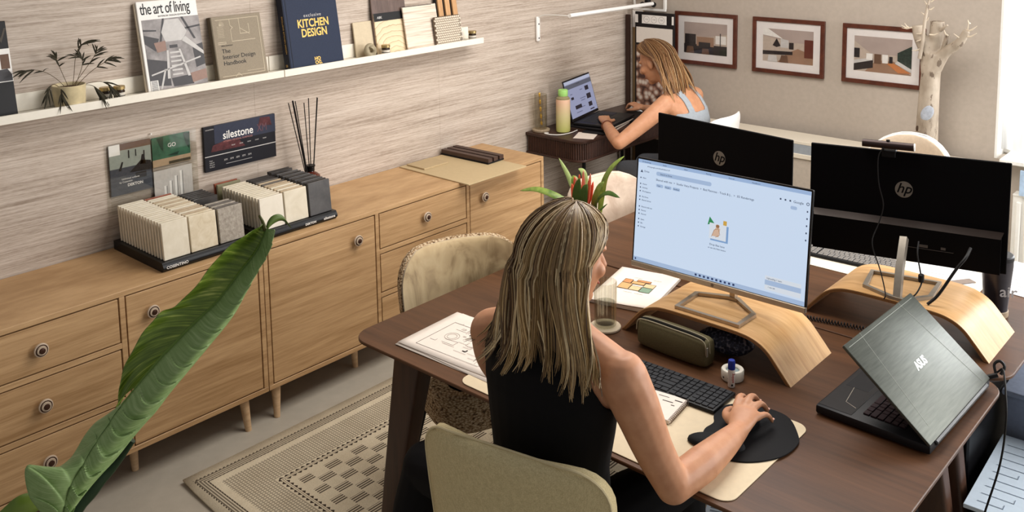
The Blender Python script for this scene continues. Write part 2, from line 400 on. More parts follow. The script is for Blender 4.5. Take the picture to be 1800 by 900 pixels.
# magazine
th, K = board('magazine', 'glossy magazine with a black and white staircase photo on its cover', 'magazine', 1.795, 0.262, 0.372, 0.008, wht, 0.012, a=10)
obj('second_issue', MB().rbox((0.126, 0.183, -0.0135), (0.262, 0.366, 0.010), 0.001, 1, K), plain('paper_edge', S(206, 192, 170), 0.6), th)
pr(th, K, 'masthead', blk, lambda b: (text(b, 'the art of living', 0.066, K, 0.012, 0.318, 0.0006, xs=0.60, bold=0.0004, sp=0.92), text(b, 'INTERIOR DESIGN EDITION', 0.010, K, 0.085, 0.303, 0.0006)))
pr(th, K, 'cover_photo', plain('cover_mono_photo', S(146, 140, 138), 0.45, grain=0.45, gs=16), lambda b: flat(b, K, 0.012, 0.008, 0.262, 0.296, 0.0006))
pr(th, K, 'photo_shadow', dgr, lambda b: [fpoly(b, K, p, 0.0010) for p in ([(0.012, 0.235), (0.075, 0.215), (0.055, 0.165), (0.012, 0.2)], [(0.1, 0.296), (0.108, 0.296), (0.082, 0.19), (0.074, 0.2)], [(0.18, 0.296), (0.19, 0.296), (0.236, 0.2), (0.226, 0.2)], [(0.012, 0.258), (0.068, 0.252), (0.068, 0.246), (0.012, 0.25)], [(0.19, 0.25), (0.262, 0.258), (0.262, 0.25), (0.19, 0.243)], [(0.22, 0.08), (0.262, 0.09), (0.262, 0.18), (0.215, 0.17)], [(0.012, 0.03), (0.1, 0.02), (0.1, 0.12), (0.012, 0.14)], [(0.115, 0.185), (0.15, 0.185), (0.15, 0.172), (0.115, 0.172)], [(0.11, 0.015), (0.2, 0.015), (0.19, 0.055), (0.105, 0.05)])])
pr(th, K, 'photo_light', lgr, lambda b: [fpoly(b, K, p, 0.0013) for p in ([(0.11, 0.29), (0.17, 0.29), (0.2, 0.235), (0.175, 0.2), (0.1, 0.2), (0.088, 0.24)], [(0.1, 0.165), (0.108, 0.165), (0.1, 0.05), (0.088, 0.05)], [(0.152, 0.165), (0.16, 0.165), (0.19, 0.05), (0.178, 0.05)], [(0.022, 0.075), (0.245, 0.125), (0.245, 0.119), (0.022, 0.069)], [(0.052, 0.012), (0.06, 0.012), (0.088, 0.09), (0.08, 0.09)], [(0.17, 0.2), (0.262, 0.13), (0.262, 0.145), (0.19, 0.215)])] + [flat(b, K, 0.112, 0.06 + 0.018 * i, 0.158, 0.067 + 0.018 * i, 0.0016) for i in range(6)])
pr(th, K, 'photo_warm', plain('print_rose', S(148, 120, 108), 0.5), lambda b: [fpoly(b, K, p, 0.0016) for p in ([(0.05, 0.2), (0.1, 0.205), (0.1, 0.165), (0.06, 0.16)], [(0.195, 0.02), (0.262, 0.03), (0.262, 0.07), (0.19, 0.06)])])
pr(th, K, 'barcode', wht, lambda b: flat(b, K, 0.012, 0.005, 0.045, 0.05, 0.0019))
pr(th, K, 'barcode_lines', dgr, lambda b: [flat(b, K, 0.015, 0.01 + 0.005 * i, 0.042, 0.0125 + 0.005 * i, 0.0022) for i in range(8)])
# interior design handbook
lin = plain('cover_linen', S(146, 134, 116), 0.8, grain=0.12, gs=300); line_ = plain('cover_cream_line', S(198, 184, 160), 0.6)
th, K = board('handbook', 'taupe design handbook with a cream floor plan drawn on its cover', 'book', 2.118, 0.242, 0.278, 0.026, lin, 0.0, a=10)
obj('spine', MB().rbox((-0.002, 0.139, -0.013), (0.005, 0.277, 0.028), 0.001, 1, K), plain('spine_dark_linen', S(104, 94, 78), 0.8, grain=0.1, gs=300), th)
def lp(b, K, pts, w=0.0024, z=0.0006):
    for (x0, y0), (x1, y1) in zip(pts, pts[1:]):
        d = V((x1 - x0, y1 - y0, 0)); l = d.length
        if l < 1e-6: continue
        n = V((-d.y, d.x, 0)) / l * w / 2; e = d / l * w * 0.4
        p = [V((x0, y0, 0)) - e - n, V((x1, y1, 0)) + e - n, V((x1, y1, 0)) + e + n, V((x0, y0, 0)) - e + n]
        fpoly(b, K, [(q.x, q.y) for q in p], z)
def plan(b):
    lp(b, K, [(0.018, 0.262), (0.226, 0.262), (0.226, 0.018), (0.018, 0.018)]); lp(b, K, [(0.085, 0.262), (0.085, 0.235), (0.096, 0.225), (0.085, 0.215), (0.085, 0.165), (0.2, 0.165)])
    lp(b, K, [(0.018, 0.165), (0.055, 0.165), (0.055, 0.158), (0.018, 0.158)]); lp(b, K, [(0.13, 0.262), (0.13, 0.195), (0.175, 0.195), (0.175, 0.235)]); lp(b, K, [(0.13, 0.22), (0.175, 0.19)])
    for i in range(8): lp(b, K, [(0.022, 0.187 + i * 0.0065), (0.052, 0.187 + i * 0.0065)], 0.0012)
    for i in range(7):
        a_ = i * PI / 14; lp(b, K, [(0.032, 0.237), (0.032 + 0.026 * math.cos(a_), 0.237 + 0.022 * math.sin(a_))], 0.0012)
    lp(b, K, [(0.08, 0.012), (0.095, 0.026), (0.11, 0.012)]); lp(b, K, [(0.14, 0.03), (0.226, 0.03)], 0.0014)
pr(th, K, 'plan_lines', line_, plan)
pr(th, K, 'cover_title', blk, lambda b: (text(b, 'The', 0.026, K, 0.03, 0.118, 0.0008), text(b, 'Interior Design', 0.026, K, 0.03, 0.092, 0.0008), text(b, 'Handbook', 0.026, K, 0.03, 0.066, 0.0008), text(b, 'FRIDA RAMSTEDT', 0.007, K, 0.03, 0.147, 0.0008)))
# navy kitchen design book
navy = plain('cover_navy', S(36, 45, 66), 0.6, grain=0.08, gs=200); navyd = plain('spine_navy_dark', S(24, 28, 42), 0.6)
th, K = board('kitchen_book', 'thick navy book with gold kitchen lettering on the ledge', 'book', 2.462, 0.298, 0.385, 0.040, navy, 0.0, a=9)
obj('spine', MB().rbox((-0.0022, 0.1925, -0.020), (0.0055, 0.3845, 0.042), 0.001, 1, K), navyd, th)
pr(th, K, 'hinge_groove', navyd, lambda b: flat(b, K, 0.012, 0.001, 0.016, 0.384, 0.0005))
pr(th, K, 'gold_lettering', gold, lambda b: (text(b, 'KITCHEN', 0.052, K, 0.152, 0.190, 0.0007, 'CENTER', xs=0.80, bold=0.0012), text(b, 'DESIGN', 0.052, K, 0.152, 0.146, 0.0007, 'CENTER', xs=0.80, bold=0.0012), text(b, 'HO', 0.022, K, 0.15, 0.033, 0.0007, 'CENTER', bold=0.0008), text(b, 'OG.', 0.022, K, 0.154, 0.015, 0.0007, 'CENTER', bold=0.0008)))
pr(th, K, 'small_lettering', lgr, lambda b: text(b, 'exclusive', 0.022, K, 0.152, 0.236, 0.0007, 'CENTER', sp=1.2))
Ks = K @ fm((-0.0051, 0.0, 0), (0, 0, 1), (0, 1, 0), (-1, 0, 0))
pr(th, K, 'spine_lettering', gold, lambda b: (text(b, '53', 0.016, Ks, -0.030, 0.02, 0.0002), text(b, 'EXCLUSIVE KITCHEN DESIGN', 0.013, Ks @ fm((-0.016, 0.25, 0), (0, -1, 0), (1, 0, 0)), 0, 0, 0.0002)))
# samples
beige_s = plain('sample_beige', S(202, 186, 158), 0.6, grain=0.04)
board('beige_sample', 'plain beige sample panel behind the stone knot', 'sample', 2.888, 0.125, 0.172, 0.010, beige_s, 0.0)
board('wood_sample', 'tall dark grey-brown wood sample panel at the top edge', 'sample', 3.003, 0.222, 0.285, 0.008, wood('dark_oak_sample', S(78, 62, 56), S(112, 92, 84), (30, 30, 3), 0.5), 0.0, a=6)
t = Mt('ring_grain_sample', 0.55); xx, yy, zz = t.xyz(); d = ((xx * 0 + yy - 0.03) * (yy - 0.03) + (zz + 0.05) * (zz + 0.05)).m('SQRT')
n0 = t.noise(t.co(), 9, 3); q = ((d + n0 * 0.05) * 38.0).fr(); t.color(t.ramp(q, [(0.0, S(170, 144, 108)), (0.12, S(226, 206, 172)), (0.9, S(218, 196, 160)), (1.0, S(180, 152, 116))])); MC['rings'] = t.m
th, K = board('sample_board', 'pale ring-grained wood sample with a black header strip', 'sample', 3.008, 0.190, 0.205, 0.012, MC['rings'], 0.012, a=9)
pr(th, K, 'header_strip', blk, lambda b: flat(b, K, 0, 0.165, 0.1905, 0.2055))
pr(th, K, 'header_lettering', lgr, lambda b: text(b, 'ABK', 0.017, K, 0.02, 0.178, 0.0008, bold=0.0003))
t = Mt('striated_travertine', 0.5); k = t.noise(t.scaled((1, 3, 90)), 1.0, 4, 0.6, 0.3); t.color(t.ramp(k, [(0.35, S(186, 166, 146)), (0.5, S(218, 202, 184)), (0.65, S(228, 214, 198))])); MC['trav'] = t.m
th, K = board('travertine_sample', 'large striped travertine panel behind the woven sample', 'sample', 3.186, 0.232, 0.225, 0.010, MC['trav'], 0.030, a=10)
pr(th, K, 'edge_line', blk, lambda b: flat(b, K, 0.0, 0.2225, 0.20, 0.2255))
herr = plain('herringbone_stone', S(216, 200, 180), 0.55, grain=0.03)
th, K = board('mosaic_tile', 'small herringbone mosaic tile in front of the striped travertine panel', 'sample', 3.192, 0.118, 0.110, 0.005, plain('mosaic_joint', S(176, 156, 134), 0.7), 0.044, a=10)
pcs = MB().rbox((0, 0, 0), (0.020, 0.0085, 0.0014), 0.0006).mesh('mosaic_piece'); pcs.materials.append(herr)
for i in range(5):
    for j in range(9):
        o = link('mosaic_piece', pcs, th); sgn = 1 if i % 2 == 0 else -1
        o.matrix_local = K @ Matrix.Translation((0.014 + i * 0.0225, 0.011 + j * 0.0110, 0.0005)) @ Matrix.Rotation(sgn * 0.62, 4, 'Z')
slatm = wood('oak_slat', S(178, 132, 88), S(208, 164, 116), (30, 30, 4), 0.5); felt = plain('black_felt', S(26, 24, 24), 0.9)
th, K = board('slat_sample', 'tall acoustic panel of three oak slats on black felt', 'sample', 3.432, 0.158, 0.310, 0.008, felt, 0.0, a=9, pname='felt_backing')
for i in range(3): obj('slat', MB().rbox((0.027 + i * 0.052, 0.155, 0.005), (0.034, 0.309, 0.0112), 0.001, 1, K), slatm, th)
# woven sample built from rows of woven loops
th, K = board('woven_sample', 'chunky cream woven sample panel leaning before the slats', 'sample', 3.368, 0.200, 0.155, 0.012, plain('weave_back', S(96, 80, 66), 0.9), 0.058, a=9, r=0.006)
lo = MB().ball((0, 0, 0), (0.0085, 0.0060, 0.0055), 5).mesh('woven_loop'); lo.materials.append(plain('weave_cream', S(216, 204, 186), 0.8, grain=0.15, gs=200))
for j in range(12):
    for i in range(13):
        o = link('woven_loop', lo, th); o.matrix_local = K @ Matrix.Translation((0.010 + i * 0.0150 + (0.0075 if j % 2 else 0) * (1 if i < 12 else -1), 0.009 + j * 0.0124, 0.001)) @ Matrix.Rotation(0.5 if j % 2 else -0.5, 4, 'Z')
solo('sample_card', 'tiny white card standing at the right end of the ledge', 'card', MB().rbox((0, 0, 0.0275), (0.004, 0.026, 0.055), 0.0005), wht, (XW + 0.028, 3.618, ZL))
# stone knot
pts = []
for i in range(60):
    q = i / 59; a = -0.6 + q * 2 * PI * 1.45; r = 0.027 - 0.013 * q
    pts.append((r * math.cos(a) * 0.62 + 0.004, r * math.sin(a), -0.010 + 0.026 * q))
knm = plain('knot_stone', S(158, 146, 120), 0.45, grain=0.12)
mb = MB().tube([(p[2], p[0] * 1.55, p[1]) for p in pts], 0.0140, 14)
zm = min(p[2] for p in mb.v); mb.v = [(p[0], p[1], p[2] - zm) for p in mb.v]
solo('stone_knot', 'round olive-grey stone knot ornament on the ledge', 'ornament', mb, knm, (XW + 0.088, 2.925, ZL))
def jar(y, x, label, s=1.0):
    th = thing('small_jar', label, 'jar', (x, y, ZL), 0, 'small brass-lidded jars on the ledge')
    obj('glass_body', MB().lathe([(0.018 * s, 0), (0.021 * s, 0.002), (0.021 * s, 0.036 * s), (0.018 * s, 0.041 * s)], 20), plain('jar_amber', S(52, 40, 30), 0.15), th)
    obj('paper_label', MB().lathe([(0.0213 * s, 0.009), (0.0215 * s, 0.009), (0.0215 * s, 0.030 * s), (0.0213 * s, 0.030 * s)], 20), plain('jar_label', S(206, 198, 184), 0.6), th)
    obj('label_print', MB().lathe([(0.0216 * s, 0.016), (0.0217 * s, 0.016), (0.0217 * s, 0.019 * s), (0.0216 * s, 0.019 * s)], 20), blk, th)
    obj('brass_lid', MB().lathe([(0.0205 * s, 0.041 * s), (0.022 * s, 0.042 * s), (0.022 * s, 0.053 * s), (0.020 * s, 0.055 * s), (0.0, 0.0555 * s)], 20), plain('brass_lid', S(186, 162, 112), 0.3, 0.7), th)
jar(1.625, XW + 0.075, 'small brass-lidded jar nearest the potted plant'); jar(1.672, XW + 0.092, 'small brass-lidded jar between the plant and the magazine')
jar(3.022, XW + 0.098, 'small brass-lidded jar beside the stone knot'); jar(3.648, XW + 0.085, 'small brass-lidded jar at the right end of the ledge')
# potted plant on the ledge
px_, py_ = XW + 0.067, 1.492
th = thing('potted_plant', 'spiky dark-leaved plant in a cream glazed pot on the ledge', 'plant', (px_, py_, ZL))
gl = plain('pot_cream_glaze', S(204, 188, 150), 0.25, grain=0.12, gs=30)
obj('pot', MB().lathe([(0.042, 0), (0.050, 0.003), (0.053, 0.008), (0.055, 0.012), (0.0575, 0.06), (0.060, 0.083), (0.0575, 0.085), (0.0535, 0.080), (0.0525, 0.070)], 32), gl, th)
obj('soil', MB().lathe([(0.0524, 0.068), (0.0524, 0.072), (0.0, 0.074)], 24), plain('soil', S(70, 46, 36), 0.95, grain=0.3), th)
leafd = plain('dark_bamboo_leaf', S(54, 50, 38), 0.55, grain=0.15); stm = plain('thin_stem', S(92, 76, 52), 0.6)
stems = [[(0, .012, .07), (.01, .03, .15), (.0, .02, .21), (.02, .06, .238)], [(0, .01, .07), (.005, .06, .13), (.01, .09, .165), (.015, .11, .20)], [(0, -.01, .07), (.005, -.05, .13), (.01, -.10, .165), (.01, -.155, .16)], [(0, 0, .07), (0, -.02, .13), (0, -.035, .17), (.005, -.04, .195)], [(.01, .02, .07), (.02, .06, .12), (.03, .11, .15), (.03, .155, .165)], [(.01, .03, .07), (.035, .09, .10), (.04, .13, .085), (.045, .14, .05)], [(.0, -.03, .07), (.02, -.06, .11), (.03, -.08, .10), (.035, -.09, .07)], [(.01, -.01, .07), (.03, -.04, .10), (.04, -.05, .075), (.05, -.05, .055)], [(.02, .01, .07), (.03, .04, .14), (.035, .05, .165), (.03, .04, .185)], [(.02, .02, .07), (.04, .06, .095), (.05, .085, .065), (.052, .09, .05)]]
def blade(base, d, L, w, droop=0.3):
    d = V(d).normalized(); side = d.cross(V((1, 0, 0.2))).normalized(); vs = []
    for i in range(5):
        q = i / 4; c = V(base) + d * L * q + V((0, 0, -droop * L * q * q)); ww = w * math.sin(PI * min(1, 0.12 + q * 0.88)) + 0.0003
        vs += [c - side * ww, c + V((0.0012, 0, 0.0012)), c + side * ww]
    fs = []
    for i in range(4):
        for j in (0, 1): fs.append((i * 3 + j, i * 3 + j + 1, (i + 1) * 3 + j + 1, (i + 1) * 3 + j))
    return vs, fs
rnd = random.Random(3)
sm = MB()
for st in stems:
    p = bez(st, 10); sm.tube(p, 0.0011, 5)
    for k in (6, 8, 9, 10):
        for _ in range(2 if k < 9 else 3):
            tdir = (p[k] - p[k - 1]).normalized(); dd = tdir + V((rnd.uniform(-.1, .4), rnd.uniform(-.9, .9), rnd.uniform(-.7, .2)))
            vs, fs = blade(p[k], dd, rnd.uniform(0.035, 0.062), 0.0030, 0.25)
            vs = [(max(v[0], XW + 0.004 - px_), v[1], v[2]) for v in vs]
            obj('leaf', MB().add(vs, fs), leafd, th)
obj('stems', sm, stm, th)

# ================================================================ brochures on the wall
def wallframe(y0, z0, x): return fm((x, y0, z0), (0, 1, 0), (0, 0, 1), (1, 0, 0))
acr = glassy('clear_acrylic', (0.97, 0.97, 0.96), 0.03)
th = thing('brochure_holder', 'clear acrylic brochure holder mounted on the papered wall', 'holder', (XW + 0.001, 1.645, 0.90))
obj('back_sheet', MB().box((0.0015, 0.19, 0.135), (0.002, 0.40, 0.29)), acr, th)
obj('front_sheet', MB().box((0.014, 0.19, 0.135), (0.0015, 0.38, 0.28)), acr, th)
obj('peg', MB().cyl((0.0025, 0.185, 0.29), (0.0132, 0.185, 0.29), 0.003, n=8), white, th)
obj('divider', MB().box((0.0077, 0.1815, 0.135), (0.0095, 0.0015, 0.27)), acr, th)
def brochure(y0, z0, w, h, label, m, name='brochure', x=XW + 0.008, t=0.005):
    th = thing(name, label, 'brochure', (x, y0, z0)); K = wallframe(0, 0, t / 2)
    obj('cover', MB().rbox((0, w / 2, h / 2), (t, w, h), 0.0006), m, th); return th, K
sky = plain('print_pale_sage', S(150, 156, 146), 0.4); sea = plain('print_slate', S(66, 70, 78), 0.4)
th, K = brochure(1.65, 0.965, 0.174, 0.208, 'stone brochure with a pool terrace photo, left in the acrylic holder', sea)
pr(th, K, 'photo_wall', sky, lambda b: flat(b, K, 0.0, 0.11, 0.1745, 0.185))
pr(th, K, 'photo_sky', brn, lambda b: flat(b, K, 0.045, 0.182, 0.1745, 0.2085, 0.0008))
pr(th, K, 'corner_card', wht, lambda b: flat(b, K, 0.0, 0.165, 0.045, 0.2085, 0.0009))
pr(th, K, 'photo_dark', blk, lambda b: [flat(b, K, *q, 0.0013) for q in ((0.078, 0.145, 0.083, 0.178), (0.108, 0.148, 0.112, 0.176), (0.142, 0.140, 0.147, 0.165))] + [fpoly(b, K, p, 0.0011) for p in ([(0.08, 0.085), (0.13, 0.128), (0.172, 0.118), (0.172, 0.08)], [(0.035, 0.10), (0.05, 0.135), (0.056, 0.133), (0.045, 0.098)], [(0.125, 0.11), (0.135, 0.15), (0.145, 0.148), (0.15, 0.108)])] + [flat(b, K, 0.105, 0.055, 0.150, 0.078, 0.0008)])
pr(th, K, 'cover_lettering', wht, lambda b: (text(b, 'DEKTON', 0.016, K, 0.068, 0.030, 0.0009, bold=0.0003), text(b, 'Unlimited surfaces', 0.010, K, 0.045, 0.060, 0.0012), text(b, 'by Cosentino', 0.010, K, 0.035, 0.048, 0.0012)))
grn = plain('print_forest_green', S(54, 98, 74), 0.4, grain=0.3, gs=25)
th, K = brochure(1.832, 1.045, 0.170, 0.124, 'green leafy brochure, upper right in the acrylic holder', grn, x=XW + 0.0055, t=0.003)
pr(th, K, 'lower_band', tan, lambda b: flat(b, K, 0, 0, 0.1705, 0.030))
pr(th, K, 'dark_tab', plain('print_olive_dark', S(70, 62, 44), 0.5), lambda b: flat(b, K, 0.07, 0.002, 0.168, 0.014, 0.0008))
pr(th, K, 'dark_leaf', plain('print_deep_green', S(30, 58, 44), 0.4), lambda b: [fpoly(b, K, p, 0.0007) for p in ([(0.02, 0.12), (0.05, 0.122), (0.048, 0.06), (0.04, 0.07)], [(0.14, 0.122), (0.17, 0.12), (0.165, 0.05), (0.15, 0.075)], [(0.06, 0.04), (0.12, 0.05), (0.11, 0.035)])])
pr(th, K, 'cover_lettering', wht, lambda b: text(b, 'GO', 0.024, K, 0.068, 0.074, 0.0009))
th, K = brochure(1.830, 0.905, 0.172, 0.124, 'pale brochure with stepped white blocks, lower right in the acrylic holder', plain('print_putty', S(196, 190, 184), 0.5), x=XW + 0.0095, t=0.004)
pr(th, K, 'block', wht, lambda b: [flat(b, K, 0.042 + i * 0.024, 0.0, 0.052 + i * 0.024, 0.055 + i * 0.017, 0.0006) for i in range(4)])
pr(th, K, 'block_side', gry, lambda b: [flat(b, K, 0.052 + i * 0.024, 0.0, 0.057 + i * 0.024, 0.053 + i * 0.017, 0.0006) for i in range(4)])
th, K = brochure(2.063, 0.973, 0.358, 0.199, 'wide dark surface-brand panel with white lettering on the papered wall', plain('panel_black', S(32, 32, 38), 0.3), 'brand_panel', XW + 0.008, 0.012)
pr(th, K, 'panel_slate', plain('print_night', S(52, 56, 72), 0.35), lambda b: (flat(b, K, 0.05, 0.118, 0.3585, 0.1995)))
pr(th, K, 'panel_red', plain('print_maroon', S(84, 44, 46), 0.4, grain=0.4, gs=60), lambda b: [fpoly(b, K, p, 0.0008) for p in ([(0.03, 0.085), (0.2, 0.082), (0.17, 0.115), (0.1, 0.125), (0.04, 0.112)], [(0.27, 0.16), (0.34, 0.15), (0.33, 0.19), (0.28, 0.195)])])
pr(th, K, 'white_line', lgr, lambda b: flat(b, K, 0.0, 0.0655, 0.3585, 0.069, 0.0009))
pr(th, K, 'panel_lettering', wht, lambda b: text(b, 'silestone', 0.050, K, 0.090, 0.132, 0.0011, bold=0.0006, xs=0.86))
pr(th, K, 'panel_subtitle', plain('print_dusty_red', S(176, 120, 112), 0.5), lambda b: text(b, 'HYBRID MINERAL SURFACES', 0.0115, K, 0.092, 0.117, 0.0011))
pr(th, K, 'panel_suffix', plain('print_mauve', S(104, 72, 80), 0.5), lambda b: text(b, 'XM', 0.050, K, 0.262, 0.132, 0.0011, xs=0.7))
pr(th, K, 'panel_icons', lgr, lambda b: [text(b, 'XM', 0.012, K, 0.09 + 0.03 * i, 0.035, 0.0009) for i in range(5)] + [text(b, q, 0.008, K, 0.02, 0.044 - 0.009 * i, 0.0009) for i, q in enumerate(('New', 'Hybrid', 'Mineral', 'Surface'))] + [flat(b, K, 0.10, 0.020, 0.23, 0.0215, 0.0008)] + [text(b, 'new', 0.011, K, 0.13 + 0.04 * i, 0.095, 0.0009) for i in range(5)] + [text(b, 'cosentino', 0.010, K, 0.008, 0.182, 0.0009)])

# ================================================================ stone sample racks
trm = plain('tray_black', S(20, 19, 20), 0.3)
def stone(key, c1, c2, sc, rough=0.4, vor=False):
    t = Mt(key, rough); co = t.scaled((1, 1, 1), rnd=True)
    k = t.voro(co, sc) * 0.9 + t.noise(co, sc * 2, 4) * 0.35 if vor else t.noise(co, sc, 6, 0.65, 0.6)
    t.color(t.ramp(k, [(0.3, c1), (0.7, c2)])); return t.m
st_cream = stone('stone_cream', S(214, 202, 178), S(232, 222, 202), 14); st_marb = stone('stone_marbled_cream', S(204, 186, 154), S(228, 216, 192), 26)
st_tan = stone('stone_tan', S(178, 156, 128), S(204, 184, 154), 20); st_grey = stone('stone_speckled_grey', S(130, 120, 108), S(180, 170, 156), 75)
st_dgrey = stone('stone_dark_grey', S(88, 82, 76), S(112, 104, 96), 40); st_black = stone('stone_black', S(36, 32, 30), S(58, 52, 48), 18)
st_slate = stone('stone_charcoal', S(58, 57, 58), S(92, 90, 90), 12); st_rust = stone('stone_rust', S(132, 66, 44), S(158, 84, 58), 25); st_olive = stone('stone_olive', S(120, 116, 88), S(142, 138, 108), 20)
st_white = stone('stone_pale', S(224, 214, 196), S(236, 228, 212), 10)
TM = {}
def tilemesh(m, w, h, t):
    k = (m.name, w, h, t)
    if k not in TM:
        me = MB().rbox((0, 0, h / 2), (t, w, h), 0.0015).mesh('stone_sample'); me.materials.append(m); TM[k] = me
    return TM[k]
def rack(y0, y1, label, cols, word):
    L = y1 - y0; x0, x1 = XW + 0.022, -3.240; zt = ZT
    th = thing('sample_rack', label, 'rack', ((x0 + x1) / 2, (y0 + y1) / 2, zt)); D = x1 - x0
    prof = [(-D / 2, 0), (D / 2 - 0.012, 0), (D / 2, 0.012), (D / 2, 0.020), (D / 2 - 0.010, 0.036), (-D / 2, 0.036)]
    M = fm((0, -L / 2, 0), (1, 0, 0), (0, 0, 1), (0, -1, 0))
    obj('tray', MB().prism([(p[0], p[1]) for p in prof], 0, -L, M), trm, th)
    F = fm((D / 2 + 0.0004, -L / 2, 0.0), (0, 1, 0), (0, 0, 1), (1, 0, 0))
    for w in word: pr(th, F, 'tray_lettering', wht, lambda b: text(b, w[0], w[2], F, w[1], 0.0125, 0.0, bold=0.0003, sp=1.05))
    return th
def column(yc, w, items, h, group, lab, front_label):
    x = -3.268; n = 0; first = True
    for it in items:
        if it is None: x -= 0.0225; continue
        o = link('stone_sample', tilemesh(it, w, h, 0.0120)); o.location = (x, yc, ZT + 0.0365); o.rotation_euler = (0, math.radians(-5), 0)
        n += 1
        tag(o, front_label if first else lab(it, n), 'stone sample', group); first = False
        x -= 0.0225
rack(1.640, 2.022, 'black rack of stone samples standing left, lettered in white', None, [('COSENTINO', 0.012, 0.015)])
rack(2.058, 2.446, 'black rack of stone samples standing right, beside the reed diffuser', None, [('silestone', 0.315, 0.016), ('DEKTON', 0.22, 0.013)])
nm = {st_cream.name: 'cream', st_marb.name: 'marbled cream', st_tan.name: 'tan', st_grey.name: 'speckled grey', st_dgrey.name: 'dark grey', st_black.name: 'black', st_slate.name: 'charcoal', st_rust.name: 'rust red', st_olive.name: 'olive', st_white.name: 'pale'}
ORD = ['', 'first', 'second', 'third', 'fourth', 'fifth', 'sixth', 'seventh', 'eighth', 'ninth', 'tenth', 'eleventh', 'twelfth', 'thirteenth', 'fourteenth', 'fifteenth', 'sixteenth']
def lab(where): return lambda it, n: '%s stone sample, %s from the front in the %s' % (nm[it.name], ORD[n], where)
column(1.710, 0.106, [st_cream] * 16, 0.142, 'samples in the outer row of the left rack', lab('left row of the left rack'), 'cream stone sample at the front of the left rack, above the white lettering')
column(1.826, 0.114, [st_marb] * 2 + [st_tan, st_cream, st_tan, st_tan, st_cream] + [st_marb, st_tan] * 3 + [st_cream, st_cream, st_rust], 0.140, 'samples in the middle row of the left rack', lab('middle row of the left rack'), 'marbled cream stone sample at the front middle of the left rack')
column(1.947, 0.108, [st_grey, st_dgrey, st_grey, st_dgrey, st_grey, None, None, None] + [st_black] * 6, 0.138, 'samples in the inner row of the left rack', lab('right row of the left rack'), 'speckled grey stone sample at the front of the left rack')
column(2.137, 0.112, [st_white] + [st_cream] * 12 + [None, st_olive, st_rust], 0.132, 'samples in the outer row of the right rack', lab('left row of the right rack'), 'pale stone sample at the front of the right rack, behind the leaf tip')
column(2.256, 0.112, [st_cream, st_tan, st_cream, st_tan, st_cream, st_tan, st_tan, st_dgrey, st_tan, st_dgrey, st_black, st_black, st_black], 0.134, 'samples in the middle row of the right rack', lab('middle row of the right rack'), 'plain cream stone sample at the front middle of the right rack')
column(2.378, 0.112, [st_slate] + [st_black, st_slate] * 5 + [None, st_black, st_black], 0.140, 'samples in the inner row of the right rack', lab('right row of the right rack'), 'charcoal stone sample at the front of the right rack')

# ================================================================ reed diffuser, board, samples on the sideboard
th = thing('reed_diffuser', 'amber reed diffuser bottle with black sticks beside the stone racks', 'diffuser', (-3.565, 2.548, ZT))
amb = plain('amber_glass', S(84, 30, 18), 0.08, spec=0.8)
obj('bottle', MB().lathe([(0.040, 0), (0.045, 0.004), (0.046, 0.012), (0.046, 0.095), (0.042, 0.112), (0.028, 0.124), (0.016, 0.130), (0.015, 0.135)], 28), amb, th)
obj('collar', MB().lathe([(0.0185, 0.133), (0.0185, 0.152), (0.022, 0.154), (0.022, 0.160), (0.012, 0.161)], 24), plain('collar_black', S(24, 20, 20), 0.35), th)
rd = plain('reed_black', S(22, 18, 18), 0.7)
for i, (dy, dx, h) in enumerate(((-0.105, 0.0, 0.47), (-0.085, 0.015, 0.455), (-0.075, 0.01, 0.475), (-0.068, -0.02, 0.472), (-0.035, 0.02, 0.462), (0.005, 0.0, 0.475), (0.048, 0.01, 0.47), (0.060, -0.01, 0.468))):
    obj('reed', MB().cyl((dx * 0.1, dy * 0.08, 0.03), (dx, dy, h), 0.0022 if i != 3 else 0.004, n=7), rd, th)
solo('sample_board', 'large thin beige board lying on the sideboard and overhanging its edge', 'board', MB().rbox((0, 0, 0.003), (0.505, 0.425, 0.006), 0.001), plain('board_beige', S(190, 168, 130), 0.55, grain=0.03), (-3.387, 3.365, ZT))
ZC = ZT + 0.0062
solo('stone_tile', 'small thin beige tile lying on the beige board by the wall', 'sample', MB().rbox((0, 0, 0.004), (0.135, 0.172, 0.008), 0.001), plain('tile_taupe', S(182, 160, 124), 0.5, grain=0.05), (-3.555, 3.275, ZC))
th = thing('slat_sample', 'dark brown three-slat sample lying on the beige board', 'sample', (-3.475, 3.525, ZC), math.radians(2))
obj('felt_backing', MB().rbox((0, 0, 0.004), (0.34, 0.128, 0.008), 0.001), felt, th)
for i in range(3): obj('slat', MB().rbox((0, -0.045 + 0.045 * i, 0.0185), (0.34, 0.032, 0.021), 0.001), wood('smoked_oak', S(54, 38, 32), S(82, 60, 52), (4, 40, 40), 0.5), th)
# ================================================================ rug
t = Mt('woven_rug', 0.9, 0, 0.1)
x, y, z = t.xyz()            # object origin at the corner, x into the room, y along the wall
RWX, RWY = 2.35, 2.75
dx = x.mn(x * -1.0 + RWX); dy = y.mn(y * -1.0 + RWY); d = dx.mn(dy)
base = t.ramp(t.noise(t.co(), 260, 2) * 0.6 + t.noise(t.co(), 7, 3) * 0.4, [(0.35, S(196, 182, 156)), (0.65, S(222, 210, 184))])
band = d.gt(0.046) * d.lt(0.088)
stripe = ((d - 0.046) / 0.0105).fr().gt(0.45)
outerd = ((x + y) / 0.016).fr().gt(0.5)
edge = (d.gt(0.046) * d.lt(0.0505)).mx(d.gt(0.0835) * d.lt(0.088))
m1 = (band * stripe * 0.75).mx(edge * outerd)
gridz = d.gt(0.118) * d.lt(0.255)
gl_ = (x / 0.0125).fr().lt(0.36).mx((y / 0.0125).fr().lt(0.36)) * gridz * 0.55
